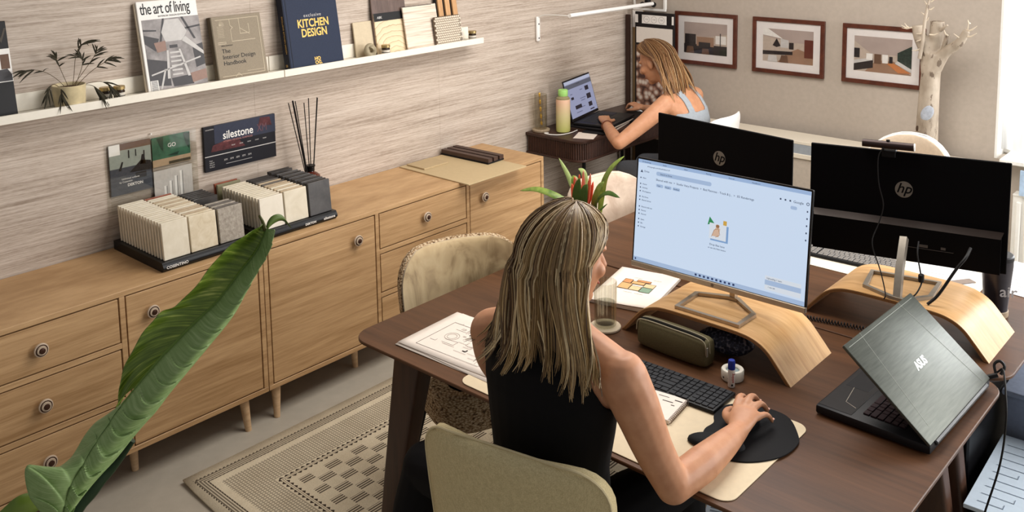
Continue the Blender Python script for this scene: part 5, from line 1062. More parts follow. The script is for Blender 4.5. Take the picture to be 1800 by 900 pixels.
def hair_mats(tag_, cs, z0, z1):
    """strand colours, darker at the roots and lighter at the ends; z in the person's own frame"""
    out = []
    for i, c in enumerate(cs):
        t = Mt('hair_%s_%d' % (tag_, i), 0.42, 0, 0.45); k_ = t.noise(t.scaled((120, 120, 5)), 1.0, 3); x, y, z = t.xyz()
        q = (((z - z0) / (z1 - z0)).mx(0.0).mn(1.0)); lite = t.ramp(k_, [(0.3, tuple(v * 0.8 for v in c)), (0.7, tuple(min(1, v * 1.2) for v in c))])
        t.color(t.mix(q * 0.62, lite, tuple(v * 0.8 for v in cs[0]))); out.append(t.m)
    return out
def hair(th, T, surf, mats, weights, clumps, per, seed, rmin=0.0011, rmax=0.0023, th0=-1.0, th1=1.0, wig=0.006, lift=0.004, steps=18, base_t=0.84):
    """a base cap plus clumps of locks that follow surf(theta, t)"""
    rn = random.Random(seed)
    cap = MB().grid(lambda a, b: T @ surf(th0 + (th1 - th0) * a, 0.015 + base_t * b, -0.004), 60, 30)
    o = obj('hair_base', cap, mats[0], th, 80); md = o.modifiers.new('t', 'SOLIDIFY'); md.thickness = 0.010; md.offset = -1
    groups = [MB() for _ in mats]
    for i in range(clumps):
        ac = th0 + (th1 - th0) * (i + rn.uniform(0.1, 0.9)) / clumps; t1c = rn.uniform(0.90, 1.04); ph = rn.uniform(0, 6.3); am = rn.uniform(0.3, 1) * wig; wid = (th1 - th0) / clumps * 1.6; cl = rn.uniform(0.1, 1.0) * lift; gc = rn.choices(range(len(mats)), weights)[0]
        for j in range(per):
            da = rn.uniform(-1, 1) * wid; t0 = rn.choice((0.0, 0.0, 0.0, 0.03, 0.08, 0.16)); t1 = t1c - rn.uniform(0, 0.07); lf = cl + rn.uniform(-0.3, 0.5) * lift
            g = gc if rn.random() < 0.6 else rn.choices(range(len(mats)), weights)[0]; pts = []
            for k in range(steps + 1):
                q = t0 + (t1 - t0) * k / steps; cv = max(0.0, q - 0.45) / 0.55
                p = surf(max(th0, min(th1, ac + da * (1 - 0.62 * cv ** 1.5))), q, lf * (1 - 0.4 * cv))
                w_ = max(0, q - 0.40) * am * 1.6
                pts.append(T @ (p + V((math.sin(q * 7 + ph), 0.4 * math.cos(q * 6 + ph), 0)) * w_))
            r = rn.uniform(rmin, rmax); groups[g].tube(pts, [r * (1 - 0.8 * max(0, k / steps - 0.75) / 0.25) for k in range(steps + 1)], 4)
    for g, m in zip(groups, mats):
        if g.v: obj('hair_locks', g, m, th, 80)['kind'] = 'stuff'

# ---------------------------------------------------------------- near person
th = thing('person', 'person in a black sleeveless top seated at the near desk, hand on the mouse', 'person', (-1.40, 1.66, 0.0)); T = Matrix.Translation(-V(th.location))
mb = MB()
mb.loft([ering(c, a, b) for c, a, b in (((-1.405, 1.690, .475), .13, .10), ((-1.405, 1.690, .50), .178, .135), ((-1.402, 1.680, .58), .178, .128), ((-1.392, 1.662, .68), .158, .108), ((-1.382, 1.650, .78), .152, .102), ((-1.372, 1.642, .88), .166, .106), ((-1.366, 1.636, .97), .178, .108), ((-1.362, 1.634, 1.04), .182, .098), ((-1.360, 1.636, 1.085), .168, .078), ((-1.358, 1.640, 1.118), .125, .060), ((-1.358, 1.645, 1.145), .075, .052))])
# trapezius slope, shoulders, arms
SR, SL = V((-1.162, 1.640, 1.052)), V((-1.545, 1.625, 1.050)); ER, EL = V((-1.080, 1.722, .785)), V((-1.560, 1.760, .795))
limb(mb, [(-1.36, 1.65, 1.10), (-1.26, 1.642, 1.080), SR], [.062, .054, .052]); limb(mb, [(-1.36, 1.65, 1.10), (-1.46, 1.635, 1.08), SL], [.062, .056, .056])
limb(mb, [SR, (-1.135, 1.655, .985), (-1.108, 1.685, .88), ER], [.058, .054, .046, .041]); limb(mb, [ER, (-1.068, 1.83, .792), (-1.068, 1.93, .793), (-1.072, 2.008, .792)], [.041, .042, .034, .025])
limb(mb, [SL, (-1.565, 1.655, .97), (-1.565, 1.71, .88), EL], [.054, .050, .044, .039]); limb(mb, [EL, (-1.545, 1.84, .80), (-1.52, 1.90, .80), (-1.50, 1.945, .80)], [.039, .038, .030, .024])
WR = V((-1.072, 2.008, .794)); KN = V((-1.090, 2.086, .810))
fg = [([(-1.120, 2.085, .808), (-1.128, 2.118, .816), (-1.130, 2.142, .808), (-1.127, 2.160, .790)], [.0105, .0098, .0088, .0072]),
      ([(-1.099, 2.090, .811), (-1.103, 2.128, .820), (-1.104, 2.155, .810), (-1.100, 2.174, .788)], [.0108, .0100, .0090, .0074]),
      ([(-1.077, 2.086, .808), (-1.076, 2.122, .814), (-1.074, 2.146, .802), (-1.070, 2.162, .780)], [.0105, .0098, .0086, .0072]),
      ([(-1.057, 2.076, .802), (-1.050, 2.102, .804), (-1.045, 2.120, .793), (-1.043, 2.134, .774)], [.0095, .0086, .0076, .0064])]
hand(mb, WR, KN, (0, 0, 1), fg, ([(-1.098, 2.035, .792), (-1.132, 2.058, .788), (-1.146, 2.085, .785), (-1.146, 2.110, .782)], [.0150, .0120, .0105, .0085]))
fl = [([(-1.508 + 0.02 * i, 2.015, .795), (-1.502 + 0.021 * i, 2.045, .795), (-1.499 + 0.021 * i, 2.065, .785), (-1.498 + 0.021 * i, 2.08, .775)], [.0100, .0092, .0084, .0070]) for i in range(4)]
hand(mb, (-1.50, 1.945, .80), (-1.478, 2.017, .797), (0, 0, 1), fl, ([(-1.465, 1.975, .79), (-1.442, 1.995, .785), (-1.43, 2.012, .78), (-1.426, 2.03, .775)], [.0140, .0115, .0100, .0082]))
# legs
limb(mb, [(-1.33, 1.72, .545), (-1.31, 1.90, .545), (-1.29, 2.10, .535)], [.085, .078, .058]); limb(mb, [(-1.29, 2.10, .535), (-1.30, 2.13, .33), (-1.31, 2.12, .10)], [.056, .052, .036]); limb(mb, [(-1.31, 2.11, .06), (-1.30, 2.20, .042), (-1.295, 2.27, .036)], [.036, .030, .022])
limb(mb, [(-1.48, 1.71, .545), (-1.68, 1.70, .535), (-1.885, 1.70, .515)], [.085, .076, .060]); limb(mb, [(-1.885, 1.70, .515), (-1.93, 1.68, .30), (-1.90, 1.72, .10)], [.058, .054, .036]); limb(mb, [(-1.90, 1.73, .06), (-1.88, 1.82, .042), (-1.87, 1.88, .036)], [.036, .030, .022])
HC = V((-1.365, 1.708, 1.268)); HF = (0.30, 0.93, -0.18)
P, R = head(mb, HC, HF, (-1.358, 1.648, 1.12))
mb.v = [tuple(T @ V(p)) for p in mb.v]
me = fused(mb, 0.0045, 9); me.materials.append(skin.m); body = link('body', me, th)
cx = -1.366 + 1.40
W = lambda c: c - T.translation                # back to world
def top_test(c, n):
    c = W(c); z = c.z
    if z < 0.55 or c.y > 1.83: return False
    if z < 0.93: return -1.556 < c.x < -1.172 + 0.02 * (z < 0.8) and not (c.x > -1.175 and c.y > 1.69)
    if c.y > 1.66 and z > 1.02: return abs(c.x + 1.362) < 0.10 and z < 1.10
    hw = 0.186 - (z - 0.93) * 0.28
    return abs(c.x + 1.362) < hw and z < 1.125
garment(me, 'halter_top', th, blkcloth, top_test, 0.007)
garment(me, 'trousers', th, blkcloth, lambda c, n: W(c).z < 0.66 and W(c).z > 0.085, 0.009)
garment(me, 'shoes', th, blkcloth, lambda c, n: W(c).z < 0.09, 0.006)
eyes(th, P, T); brow_lip(th, P, T, lipm, browm)
for f in fg: obj('fingernail', MB().ball(T @ (V(f[0][3]) + V((0, 0.003, 0.0045))), (.0048, .0062, .0026), 6), nailm, th)
obj('earring', MB().ball(T @ P(0.082, -0.004, -0.045), 0.004, 6), plain('earring_red', S(150, 50, 44), 0.3), th)
f_, r_, u_ = axes(HF)
bd = -V((f_.x, f_.y, 0)).normalized(); rd_ = V((r_.x, r_.y, 0)).normalized()
def surf1(a, t, lift):
    # the right side is tucked behind the ear
    at = a if a < 0.60 else 0.60 + (a - 0.60) * max(0.0, 1 - max(0, t - 0.20) / 0.20) ** 1.0 + (a - 0.60) * 0.10
    A = at * math.radians(128); d = bd * math.cos(A) + rd_ * math.sin(A)
    hc = HC + V((0, -0.006, 0.016)); Rh = 0.088 + 0.022 * max(0, math.cos(A)) + 0.010; Ru = 0.108
    if t < 0.42:
        ph = t / 0.42 * math.radians(104)
        s0 = 0.010 * (1 if a >= 0 else -1) * (1 - t / 0.42)
        return hc + d * ((Rh + lift) * math.sin(ph)) + V((0, 0, (Ru + lift) * math.cos(ph))) + rd_ * s0 + f_ * 0.02 * math.cos(ph)
    q = min(1.06, (t - 0.42) / 0.58); ph = math.radians(104)
    p0 = hc + d * ((Rh + lift) * math.sin(ph)) + V((0, 0, Ru * math.cos(ph)))
    bk_ = math.cos(A)
    x_ = -1.332 + 0.150 * math.sin(A * 0.9) + (0.03 if at > 0.15 else -0.012) * min(1, abs(at - 0.15) * 3)
    y_ = 1.508 + 0.055 * (1 - bk_) if bk_ > 0 else 1.563 - 0.02 * bk_
    z_ = 1.030 + 0.045 * math.exp(-((at - 0.15) / 0.12) ** 2) + 0.10 * max(0, at - 0.42) * 1.6 + 0.10 * max(0, -at - 0.72)
    p2 = V((x_, y_, z_)); p1 = V((p0.x * 0.85 + p2.x * 0.15, min(p0.y, 1.60) - 0.022 * max(0, bk_), (p0.z + p2.z) / 2 + 0.015))
    r = p0 * ((1 - q) ** 2) + p1 * (2 * q * (1 - q)) + p2 * (q * q)
    if at < -0.45 and q > 0.40: r += V((-0.075, 0.012, 0.0)) * ((q - 0.40) / 0.6) ** 1.5 * min(1, (-at - 0.45) * 2.2)
    if q > 0.72: r += (V((-0.035, 0, 0.004)) if at < 0.12 else V((-0.020, -0.004, 0.0))) * ((q - 0.72) / 0.3) ** 2
    return r + d * lift * 1.5
hm = hair_mats('ash_blond', (S(92, 68, 46), S(146, 116, 76), S(196, 164, 114), S(226, 202, 158)), 1.16, 1.42)
hair(th, T, surf1, hm, (3, 4, 4, 3.0), 70, 15, 11, 0.0010, 0.0024, -1.0, 1.0, 0.024, 0.009)

# ---------------------------------------------------------------- far person
th = thing('person', 'person in a pale blue-grey tank top bent over the laptop at the writing desk', 'person', (-2.76, 4.57, 0.0)); T = Matrix.Translation(-V(th.location))
mb = MB(); rt = math.radians(90)
mb.loft([ering(c, a, b, rot=rt) for c, a, b in (((-2.74, 4.575, .475), .13, .10), ((-2.74, 4.575, .50), .172, .130), ((-2.74, 4.575, .58), .170, .122), ((-2.745, 4.57, .68), .142, .100), ((-2.755, 4.565, .78), .135, .092), ((-2.775, 4.565, .88), .150, .098), ((-2.80, 4.565, .95), .160, .098), ((-2.82, 4.565, .995), .158, .086), ((-2.835, 4.565, 1.03), .13, .066), ((-2.85, 4.56, 1.06), .08, .052))])
SLn, SRf = V((-2.835, 4.415, .985)), V((-2.835, 4.725, .985)); EN, EF = V((-2.965, 4.155, .795)), V((-3.08, 4.93, .80))
limb(mb, [(-2.845, 4.565, 1.02), (-2.84, 4.49, 1.005), SLn], [.056, .052, .052]); limb(mb, [(-2.845, 4.565, 1.02), (-2.84, 4.65, 1.005), SRf], [.056, .052, .052])
limb(mb, [SLn, (-2.87, 4.33, .925), (-2.92, 4.24, .855), EN], [.053, .049, .043, .037]); limb(mb, [EN, (-3.09, 4.27, .800), (-3.21, 4.39, .803), (-3.30, 4.485, .803)], [.037, .037, .030, .022])
limb(mb, [SRf, (-2.90, 4.80, .90), (-3.0, 4.88, .83), EF], [.052, .048, .042, .036]); limb(mb, [EF, (-3.20, 4.945, .805), (-3.29, 4.95, .803), (-3.34, 4.955, .803)], [.036, .034, .028, .022])
dn = V((-0.65, 0.76, 0)); 
def fingers(base, d, side, z0, L=0.072):
    out = []
    for i in range(4):
        b = V(base) + V(side) * (0.027 - 0.018 * i); l = L * (0.9, 1.0, 0.95, 0.78)[i]
        out.append(([b + V((0, 0, 0)), b + V(d) * l * .45 + V((0, 0, .006)), b + V(d) * l * .75 + V((0, 0, -.002)), b + V(d) * l + V((0, 0, z0))], [.0098, .0090, .0082, .0068]))
    return out
dn.normalize(); sn = V((dn.y, -dn.x, 0))
hand(mb, (-3.30, 4.485, .804), (-3.352, 4.545, .806), (0, 0, 1), fingers((-3.350, 4.543, .806), dn, sn, -.016), ([V((-3.322, 4.515, .80)) + sn * .02, V((-3.340, 4.54, .796)) + sn * .045, V((-3.358, 4.565, .793)) + sn * .052, V((-3.372, 4.58, .790)) + sn * .048], [.0140, .0112, .0098, .0080]))
df = V((-1, 0.05, 0)); sf = V((0, 1, 0))
hand(mb, (-3.34, 4.955, .804), (-3.412, 4.962, .812), (0, 0, 1), fingers((-3.410, 4.962, .812), df, sf, -.026), ([(-3.37, 4.93, .80), (-3.395, 4.915, .793), (-3.42, 4.91, .788), (-3.44, 4.912, .784)], [.0140, .0112, .0098, .0080]))
for s in (-1, 1):
    limb(mb, [(-2.78, 4.575 + s * .08, .545), (-2.95, 4.575 + s * .09, .545), (-3.14, 4.575 + s * .10, .535)], [.082, .075, .056]); limb(mb, [(-3.14, 4.575 + s * .10, .535), (-3.16, 4.575 + s * .10, .33), (-3.14, 4.575 + s * .10, .10)], [.055, .050, .036]); limb(mb, [(-3.13, 4.575 + s * .10, .05), (-3.22, 4.575 + s * .10, .038), (-3.28, 4.575 + s * .10, .034)], [.036, .030, .022])
HC2 = V((-2.985, 4.535, 1.195)); HF2 = (-0.90, -0.06, -0.42)
P, R = head(mb, HC2, HF2, (-2.855, 4.56, 1.045))
mb.v = [tuple(T @ V(p)) for p in mb.v]
me2 = fused(mb, 0.0055, 5); me2.materials.append(skin.m); link('body', me2, th)
W2_ = lambda c: c - T.translation
def tank(c, n):
    c = W2_(c); z = c.z
    if z < 0.56 or c.x < -2.93: return False
    if z < 0.90: return abs(c.y - 4.565) < 0.168
    yy = abs(c.y - 4.565); return (z < 0.94 and yy < 0.15) or (0.055 < yy < 0.092 and z < 1.06)
garment(me2, 'tank_top', th, greytop, tank, 0.006, 6)
garment(me2, 'trousers', th, darkjean, lambda c, n: W2_(c).z < 0.64 and W2_(c).z > 0.085, 0.008)
garment(me2, 'shoes', th, blkcloth, lambda c, n: W2_(c).z < 0.09, 0.006)
eyes(th, P, T); brow_lip(th, P, T, lipm, browm)
f2, r2, u2_ = axes(HF2); bd2 = -V((f2.x, f2.y, 0)).normalized(); rd2 = V((r2.x, r2.y, 0)).normalized()
def surf2(a, t, lift):
    a = a if a > -0.50 else -0.50 + (a + 0.50) * max(0.0, 1 - max(0, t - 0.16) / 0.22) + (a + 0.50) * 0.10
    A = a * math.radians(125); d = (-f2) * math.cos(A) + r2 * math.sin(A)
    hc = HC2 - f2 * 0.012 + u2_ * 0.018; Rh = 0.086 + 0.016 * max(0, math.cos(A)) + 0.008; Ru = 0.104
    if t < 0.42:
        ph = t / 0.42 * math.radians(100); return hc + d * ((Rh + lift) * math.sin(ph)) + u2_ * ((Ru + lift) * math.cos(ph)) + f2 * 0.025 * math.cos(ph)
    q = min(1.06, (t - 0.42) / 0.58); ph = math.radians(100); p0 = hc + d * ((Rh + lift) * math.sin(ph)) + u2_ * (Ru * math.cos(ph))
    bk_ = math.cos(A)
    p2 = V((-2.845 + 0.085 * max(0, bk_) - 0.045 * max(0, -bk_), 4.545 + 0.165 * math.sin(A) * (-1 if r2.y < 0 else 1) * (0.9 if bk_ > 0 else 0.75), 0.975 + 0.04 * math.sin(7 * a) + 0.03 * abs(a)))
    p1 = p0.lerp(p2, 0.45) + V((0.012, 0, 0.03)) * 1.0
    return p0 * ((1 - q) ** 2) + p1 * (2 * q * (1 - q)) + p2 * (q * q) + V((0.3, -0.6, 0.3)) * lift
hm2 = hair_mats('honey', (S(92, 62, 40), S(140, 100, 62), S(182, 140, 94), S(208, 174, 130)), 1.05, 1.27)
hair(th, T, surf2, hm2, (3, 5, 4, 2), 40, 10, 12, 0.0014, 0.0030, -1.0, 1.0, 0.030, 0.012)
obj('bracelet', MB().tube([T @ (V((-3.235, 4.415, .803)) + V((0.70, -0.0, 0)) * 0 + V((.72, .69, 0)).cross(V((0, 0, 1))) * 0 + (V((0.70, 0.71, 0)) * math.cos(a) + V((0, 0, 1)) * math.sin(a)) * 0.0305) for a in [2 * PI * i / 24 for i in range(25)]], 0.0042, 8, False), plain('bead_brown', S(110, 64, 48), 0.4), th)
LEAF = [[(-1.49, 0.5254, 1.1618), (-1.5, 0.5493, 1.1448), (-1.48, 0.5695, 1.1433)], [(-1.4995, 0.5135, 1.1936), (-1.5, 0.5555, 1.1683), (-1.4748, 0.5898, 1.1658)], [(-1.5087, 0.5176, 1.2348), (-1.5, 0.5682, 1.1935), (-1.4697, 0.6123, 1.1865)], [(-1.5172, 0.5565, 1.2058), (-1.5, 0.5907, 1.2143), (-1.465, 0.6399, 1.2071)], [(-1.5247, 0.5907, 1.2063), (-1.5, 0.6137, 1.2364), (-1.4607, 0.6656, 1.231)], [(-1.531, 0.6196, 1.2318), (-1.5, 0.6387, 1.2553), (-1.457, 0.6878, 1.2498)], [(-1.5357, 0.6428, 1.2442), (-1.5, 0.6592, 1.2716), (-1.454, 0.7073, 1.2647)], [(-1.5387, 0.6699, 1.2457), (-1.5, 0.6893, 1.2925), (-1.4518, 0.7332, 1.2882)], [(-1.54, 0.6809, 1.2509), (-1.5, 0.7148, 1.3099), (-1.4505, 0.7599, 1.3086)], [(-1.5394, 0.6865, 1.2924), (-1.5, 0.7441, 1.3306), (-1.45, 0.7877, 1.329)], [(-1.537, 0.7033, 1.3332), (-1.5, 0.7706, 1.3467), (-1.4505, 0.8166, 1.3493)], [(-1.5329, 0.7349, 1.3748), (-1.5, 0.7965, 1.3626), (-1.4518, 0.8443, 1.3684)], [(-1.5272, 0.763, 1.399), (-1.5, 0.824, 1.3773), (-1.454, 0.8661, 1.3857)], [(-1.5201, 0.7909, 1.4063), (-1.5, 0.8509, 1.3917), (-1.457, 0.8842, 1.4044)], [(-1.5119, 0.8302, 1.4381), (-1.5, 0.8788, 1.4128), (-1.4607, 0.9031, 1.4253)], [(-1.5029, 0.8671, 1.4772), (-1.5, 0.9099, 1.439), (-1.465, 0.9201, 1.4437)], [(-1.4935, 0.9035, 1.5012), (-1.5, 0.9378, 1.4614), (-1.4697, 0.9362, 1.4594)], [(-1.49, 0.9379, 1.5121), (-1.5, 0.9552, 1.4852), (-1.4748, 0.9492, 1.4796)], [(-1.49, 0.9528, 1.5168), (-1.5, 0.9636, 1.5029), (-1.48, 0.9565, 1.5027)]]
# ================================================================ framed pictures on the back wall
frm = wood('mahogany_frame', S(70, 34, 24), S(100, 52, 36), (20, 20, 20), 0.35); matb = plain('picture_mat', S(226, 220, 216), 0.6, grain=0.02)
cei = plain('photo_ceiling', S(168, 152, 144), 0.45, grain=0.08, gs=12); flo = plain('photo_floor', S(150, 118, 96), 0.45, grain=0.12, gs=12); drk = plain('photo_dark', S(48, 42, 42), 0.45, grain=0.2); wal = plain('photo_wall', S(184, 168, 154), 0.45); lit = plain('photo_window', S(226, 222, 216), 0.45); red_ = plain('photo_cherry', S(96, 50, 40), 0.45); grd = plain('photo_botanic', S(48, 58, 52), 0.45, grain=0.4, gs=90); org = plain('photo_table_oak', S(186, 118, 72), 0.45)
def picture(x0, w, label, shapes, z0=1.062, h=0.338, bg=wal):
    th = thing('framed_picture', label, 'picture', (x0 + w / 2, YB - 0.0015, z0), 0, 'framed interior photographs on the back wall'); K = fm((-w / 2, -0.018, 0), (1, 0, 0), (0, 0, 1)); f = 0.024
    for a, b, c, d in ((0, 0, w, f), (0, h - f, w, h), (0, f, f, h - f), (w - f, f, w, h - f)): obj('frame_bar', MB().rbox(((a + c) / 2, (b + d) / 2, -0.008), (c - a, d - b, 0.018), 0.0015, 1, K), frm, th)
    obj('mat_board', MB().box((w / 2, h / 2, -0.010), (w - 2 * f + 0.002, h - 2 * f + 0.002, 0.004), K), matb, th)
    px0, py0, pw_, ph_ = 0.068, 0.072, w - 0.136, h - 0.138; Kp = K @ Matrix.Translation((px0, py0, -0.0078))
    ph = obj('photo', MB().box((pw_ / 2, ph_ / 2, 0), (pw_, ph_, 0.0008), Kp), bg, th)
    for i, (m, pts) in enumerate(shapes):
        b = MB(); fpoly(b, Kp, [(p[0] * pw_, p[1] * ph_) for p in pts], 0.0007 + 0.0002 * i, 0.0002); obj('photo_detail', b, m, ph, 0)
    obj('pane', MB().box((w / 2, h / 2, -0.002), (w - 2 * f, h - 2 * f, 0.0012), K), glassy('picture_glass', (1, 1, 1), 0.0), th)
B4 = lambda a, b, c, d: [(a, b), (c, b), (c, d), (a, d)]
picture(-3.309, 0.446, 'framed photo of a dim seating room, nearest the corner boards', [(cei, [(0, .62), (.5, .55), (1, .68), (1, 1), (0, 1)]), (drk, B4(0, 0, 1, .3)), (flo, B4(.3, .25, .7, .55)), (drk, B4(.02, .3, .28, .62)), (lit, B4(.74, .36, .98, .62)), (drk, B4(.84, .3, .86, .7)), (drk, B4(.35, .15, .62, .38)), (brn, [(.05, 0), (.25, .0), (.22, .22), (.08, .22)]), (brn, [(.42, 0), (.6, 0), (.58, .18), (.44, .18)])])
picture(-2.754, 0.457, 'framed photo of a kitchen with wooden floor, middle of the three', [(cei, [(0, .78), (.6, .62), (1, .62), (1, 1), (0, 1)]), (lit, [(0, .8), (.4, .72), (.1, 1), (0, 1)]), (flo, [(.3, 0), (1, 0), (1, .3), (.7, .45), (.5, .3)]), (drk, [(0, .2), (.6, .25), (.6, .35), (0, .32)]), (drk, [(.2, .5), (.28, .72), (.36, .5), (.28, .45)]), (lgr, [(.36, .45), (.52, .45), (.52, .68), (.36, .72)]), (drk, B4(.53, .42, .62, .62)), (red_, B4(.83, .2, 1, .74)), (lgr, [(.1, 0), (.3, 0), (.28, .2), (.12, .2)]), (brn, [(.34, 0), (.52, 0), (.5, .22), (.38, .22)])])
picture(-2.189, 0.457, 'framed photo of an oak dining table, partly behind the birch trunk', [(cei, [(0, .85), (.3, .52), (.75, .52), (1, .85), (1, 1), (0, 1)]), (flo, [(.2, 0), (1, 0), (.7, .35), (.4, .35)]), (drk, [(0, 0), (.34, .12), (.34, .38), (0, .2)]), (lgr, [(0, .2), (.34, .34), (.3, .4), (0, .3)]), (drk, B4(0, .38, .1, .65)), (brn, B4(.36, .25, .48, .52)), (lit, B4(.22, .34, .33, .52)), (lit, B4(.5, .28, .6, .52)), (grd, [(.76, .38), (1, .18), (1, .82), (.76, .6)]), (lgr, [(.72, .3), (1, .08), (1, .18), (.76, .38)]), (org, [(.58, .28), (.7, .3), (1, .06), (.78, .04)]), (drk, B4(.62, .3, .68, .48))])

# ================================================================ low bench along the back wall, radiator, birch trunk
bcr = plain('bench_cream', S(222, 212, 194), 0.45, grain=0.02); bgr = plain('bench_grey', S(150, 156, 162), 0.45); bei = plain('bench_beige', S(186, 174, 160), 0.5)
th = thing('wall_bench', 'low cream cabinet running along the back wall below the pictures', 'cabinet', (-2.2, 5.1, 0)); bw = 1.62
obj('top_board', MB().rbox((0, 0.01, 0.728), (bw, 0.205, 0.018), 0.002), bcr, th); obj('upper_front', MB().box((0, -0.082, 0.692), (bw - 0.01, 0.02, 0.054)), bgr, th); obj('rail', MB().rbox((0, -0.092, 0.652), (bw, 0.02, 0.026), 0.002), bcr, th); obj('lower_front', MB().box((0, -0.080, 0.32), (bw - 0.01, 0.02, 0.636)), bei, th)
for s in (-1, 1): obj('side_panel', MB().box((s * (bw / 2 - 0.01), 0.02, 0.36), (0.018, 0.18, 0.715)), bcr, th)
th = thing('radiator', 'white panel radiator under the bright window', 'radiator', (-0.72, 5.20, 0.10)); rw = 1.05
obj('panel', MB().rbox((0, 0, 0.25), (rw, 0.02, 0.48), 0.004), white, th); obj('grille', MB().rbox((0, 0.02, 0.492), (rw, 0.07, 0.012), 0.003), white, th)
flu = MB().rbox((0, 0, 0), (0.026, 0.014, 0.42), 0.006).mesh('flute'); flu.materials.append(white)
for i in range(24): o = link('flute', flu, th); o.location = (-rw / 2 + 0.03 + i * 0.043, -0.014, 0.25)
for s in (-1, 1): obj('foot', MB().box((s * 0.4, 0.02, -0.05), (0.03, 0.04, 0.10)), white, th)
solo('folded_sheet', 'pale blue printed sheet standing below the window sill', 'paper', MB().rbox((0, 0, 0.065), (0.30, 0.012, 0.13), 0.001), plain('sheet_blue', S(176, 200, 226), 0.5, grain=0.12, gs=40), (-1.06, 5.165, 0.600))
# birch trunk
th = thing('birch_trunk', 'bare pale birch trunk with sawn stubs and twigs standing before the back wall', 'tree trunk', (-1.655, 5.11, 0.7375)); T = Matrix.Translation(-V(th.location))
bir = Mt('birch_bark', 0.6); xx, yy, zz = bir.xyz(); n1 = bir.noise(bir.scaled((30, 30, 12)), 1.0, 4, 0.6); n2 = bir.noise(bir.scaled((10, 10, 7)), 1.0, 3)
base_ = bir.ramp(n2, [(0.3, S(148, 133, 115)), (0.7, S(196, 182, 164))]); spot = (n1.gt(0.60)) * 0.75; low = ((zz * -1.0 + 0.30).mx(0.0) * 3.0).mn(1.0) * n1.gt(0.50)
bir.color(bir.mix(spot.mx(low * 0.7), base_, S(96, 78, 64))); bir.bump(n1, 0.5, 0.004)
cut = plain('sawn_face', S(206, 186, 158), 0.7, grain=0.15)
def tb(pts, rad, name, m=bir.m, n=14): p = crom([T @ V(q) for q in pts], 5); return obj(name, MB().tube(p, lerpl(rad, len(p)), n), m, th, 60)
tk = MB(); p = crom([T @ V(q) for q in ((-1.652, 5.11, .7378), (-1.654, 5.11, .82), (-1.652, 5.11, 1.0), (-1.646, 5.11, 1.18), (-1.635, 5.11, 1.30))], 5); tk.tube(p, lerpl([.060, .057, .053, .048, .050], len(p)), 18)
for pts, rad in ((((-1.655, 5.11, 1.20), (-1.670, 5.108, 1.30), (-1.705, 5.10, 1.38), (-1.716, 5.10, 1.440)), [.042, .038, .033, .033]), (((-1.640, 5.12, 1.24), (-1.632, 5.125, 1.36), (-1.628, 5.125, 1.465)), [.040, .036, .035]), (((-1.635, 5.10, 1.20), (-1.575, 5.09, 1.305), (-1.505, 5.08, 1.365), (-1.466, 5.075, 1.435)), [.040, .029, .024, .017])):
    p = crom([T @ V(q) for q in pts], 6); tk.tube(p, lerpl(rad, len(p)), 16); tk.ball(p[0], rad[0], 8)
mt = fused(tk, 0.006, 3); mt.materials.append(bir.m); link('trunk', mt, th)
for i, (pts, rad) in enumerate(((((-1.690, 5.06, 1.27), (-1.676, 5.055, 1.36), (-1.668, 5.05, 1.46), (-1.655, 5.05, 1.55), (-1.643, 5.05, 1.60)), [.010, .009, .008, .007, .004]), (((-1.595, 5.09, 1.29), (-1.578, 5.085, 1.34), (-1.563, 5.085, 1.405)), [.013, .012, .009]), (((-1.602, 5.10, 1.42), (-1.580, 5.09, 1.44), (-1.565, 5.085, 1.452)), [.009, .008, .005]))): tb(pts, rad, 'branch', n=10)
tw_ = plain('twig_cream', S(222, 208, 186), 0.6)
for a, b in (((-1.662, 1.50), (-1.690, 1.515)), ((-1.657, 1.53), (-1.625, 1.545)), ((-1.655, 1.55), (-1.675, 1.575)), ((-1.668, 1.47), (-1.650, 1.49)), ((-1.672, 1.41), (-1.71, 1.40)), ((-1.676, 1.38), (-1.71, 1.36)), ((-1.735, 1.43), (-1.785, 1.425)), ((-1.75, 1.428), (-1.772, 1.452)), ((-1.75, 1.428), (-1.79, 1.44)), ((-1.466, 1.43), (-1.455, 1.475)), ((-1.466, 1.43), (-1.415, 1.462)), ((-1.47, 1.40), (-1.415, 1.425)), ((-1.48, 1.39), (-1.525, 1.415)), ((-1.56, 1.40), (-1.572, 1.43)), ((-1.455, 1.47), (-1.46, 1.49)), ((-1.655, 1.57), (-1.62, 1.59)), ((-1.645, 1.40), (-1.60, 1.41)), ((-1.69, 1.32), (-1.73, 1.31))):
    m_ = ((a[0] + b[0]) / 2, 5.062, (a[1] + b[1]) / 2 - 0.006); o = obj('twig', MB().tube([T @ V(q) for q in ((a[0], 5.06 + (0.015 if a[0] > -1.6 else 0), a[1]), m_, (b[0], 5.055, b[1]))], [.0045, .0036, .0012], 6), tw_, th)
obj('bark_patch', MB().ball(T @ V((-1.640, 5.060, 0.985)), (0.030, 0.008, 0.045), 8, None, Matrix.Rotation(0.5, 3, 'Y')), plain('patch_grey', S(176, 182, 192), 0.5, grain=0.15), th)
obj('knot_hole', MB().ball(T @ V((-1.690, 5.066, 0.895)), (0.007, 0.006, 0.016), 7), plain('knot_dark', S(76, 58, 46), 0.8), th)

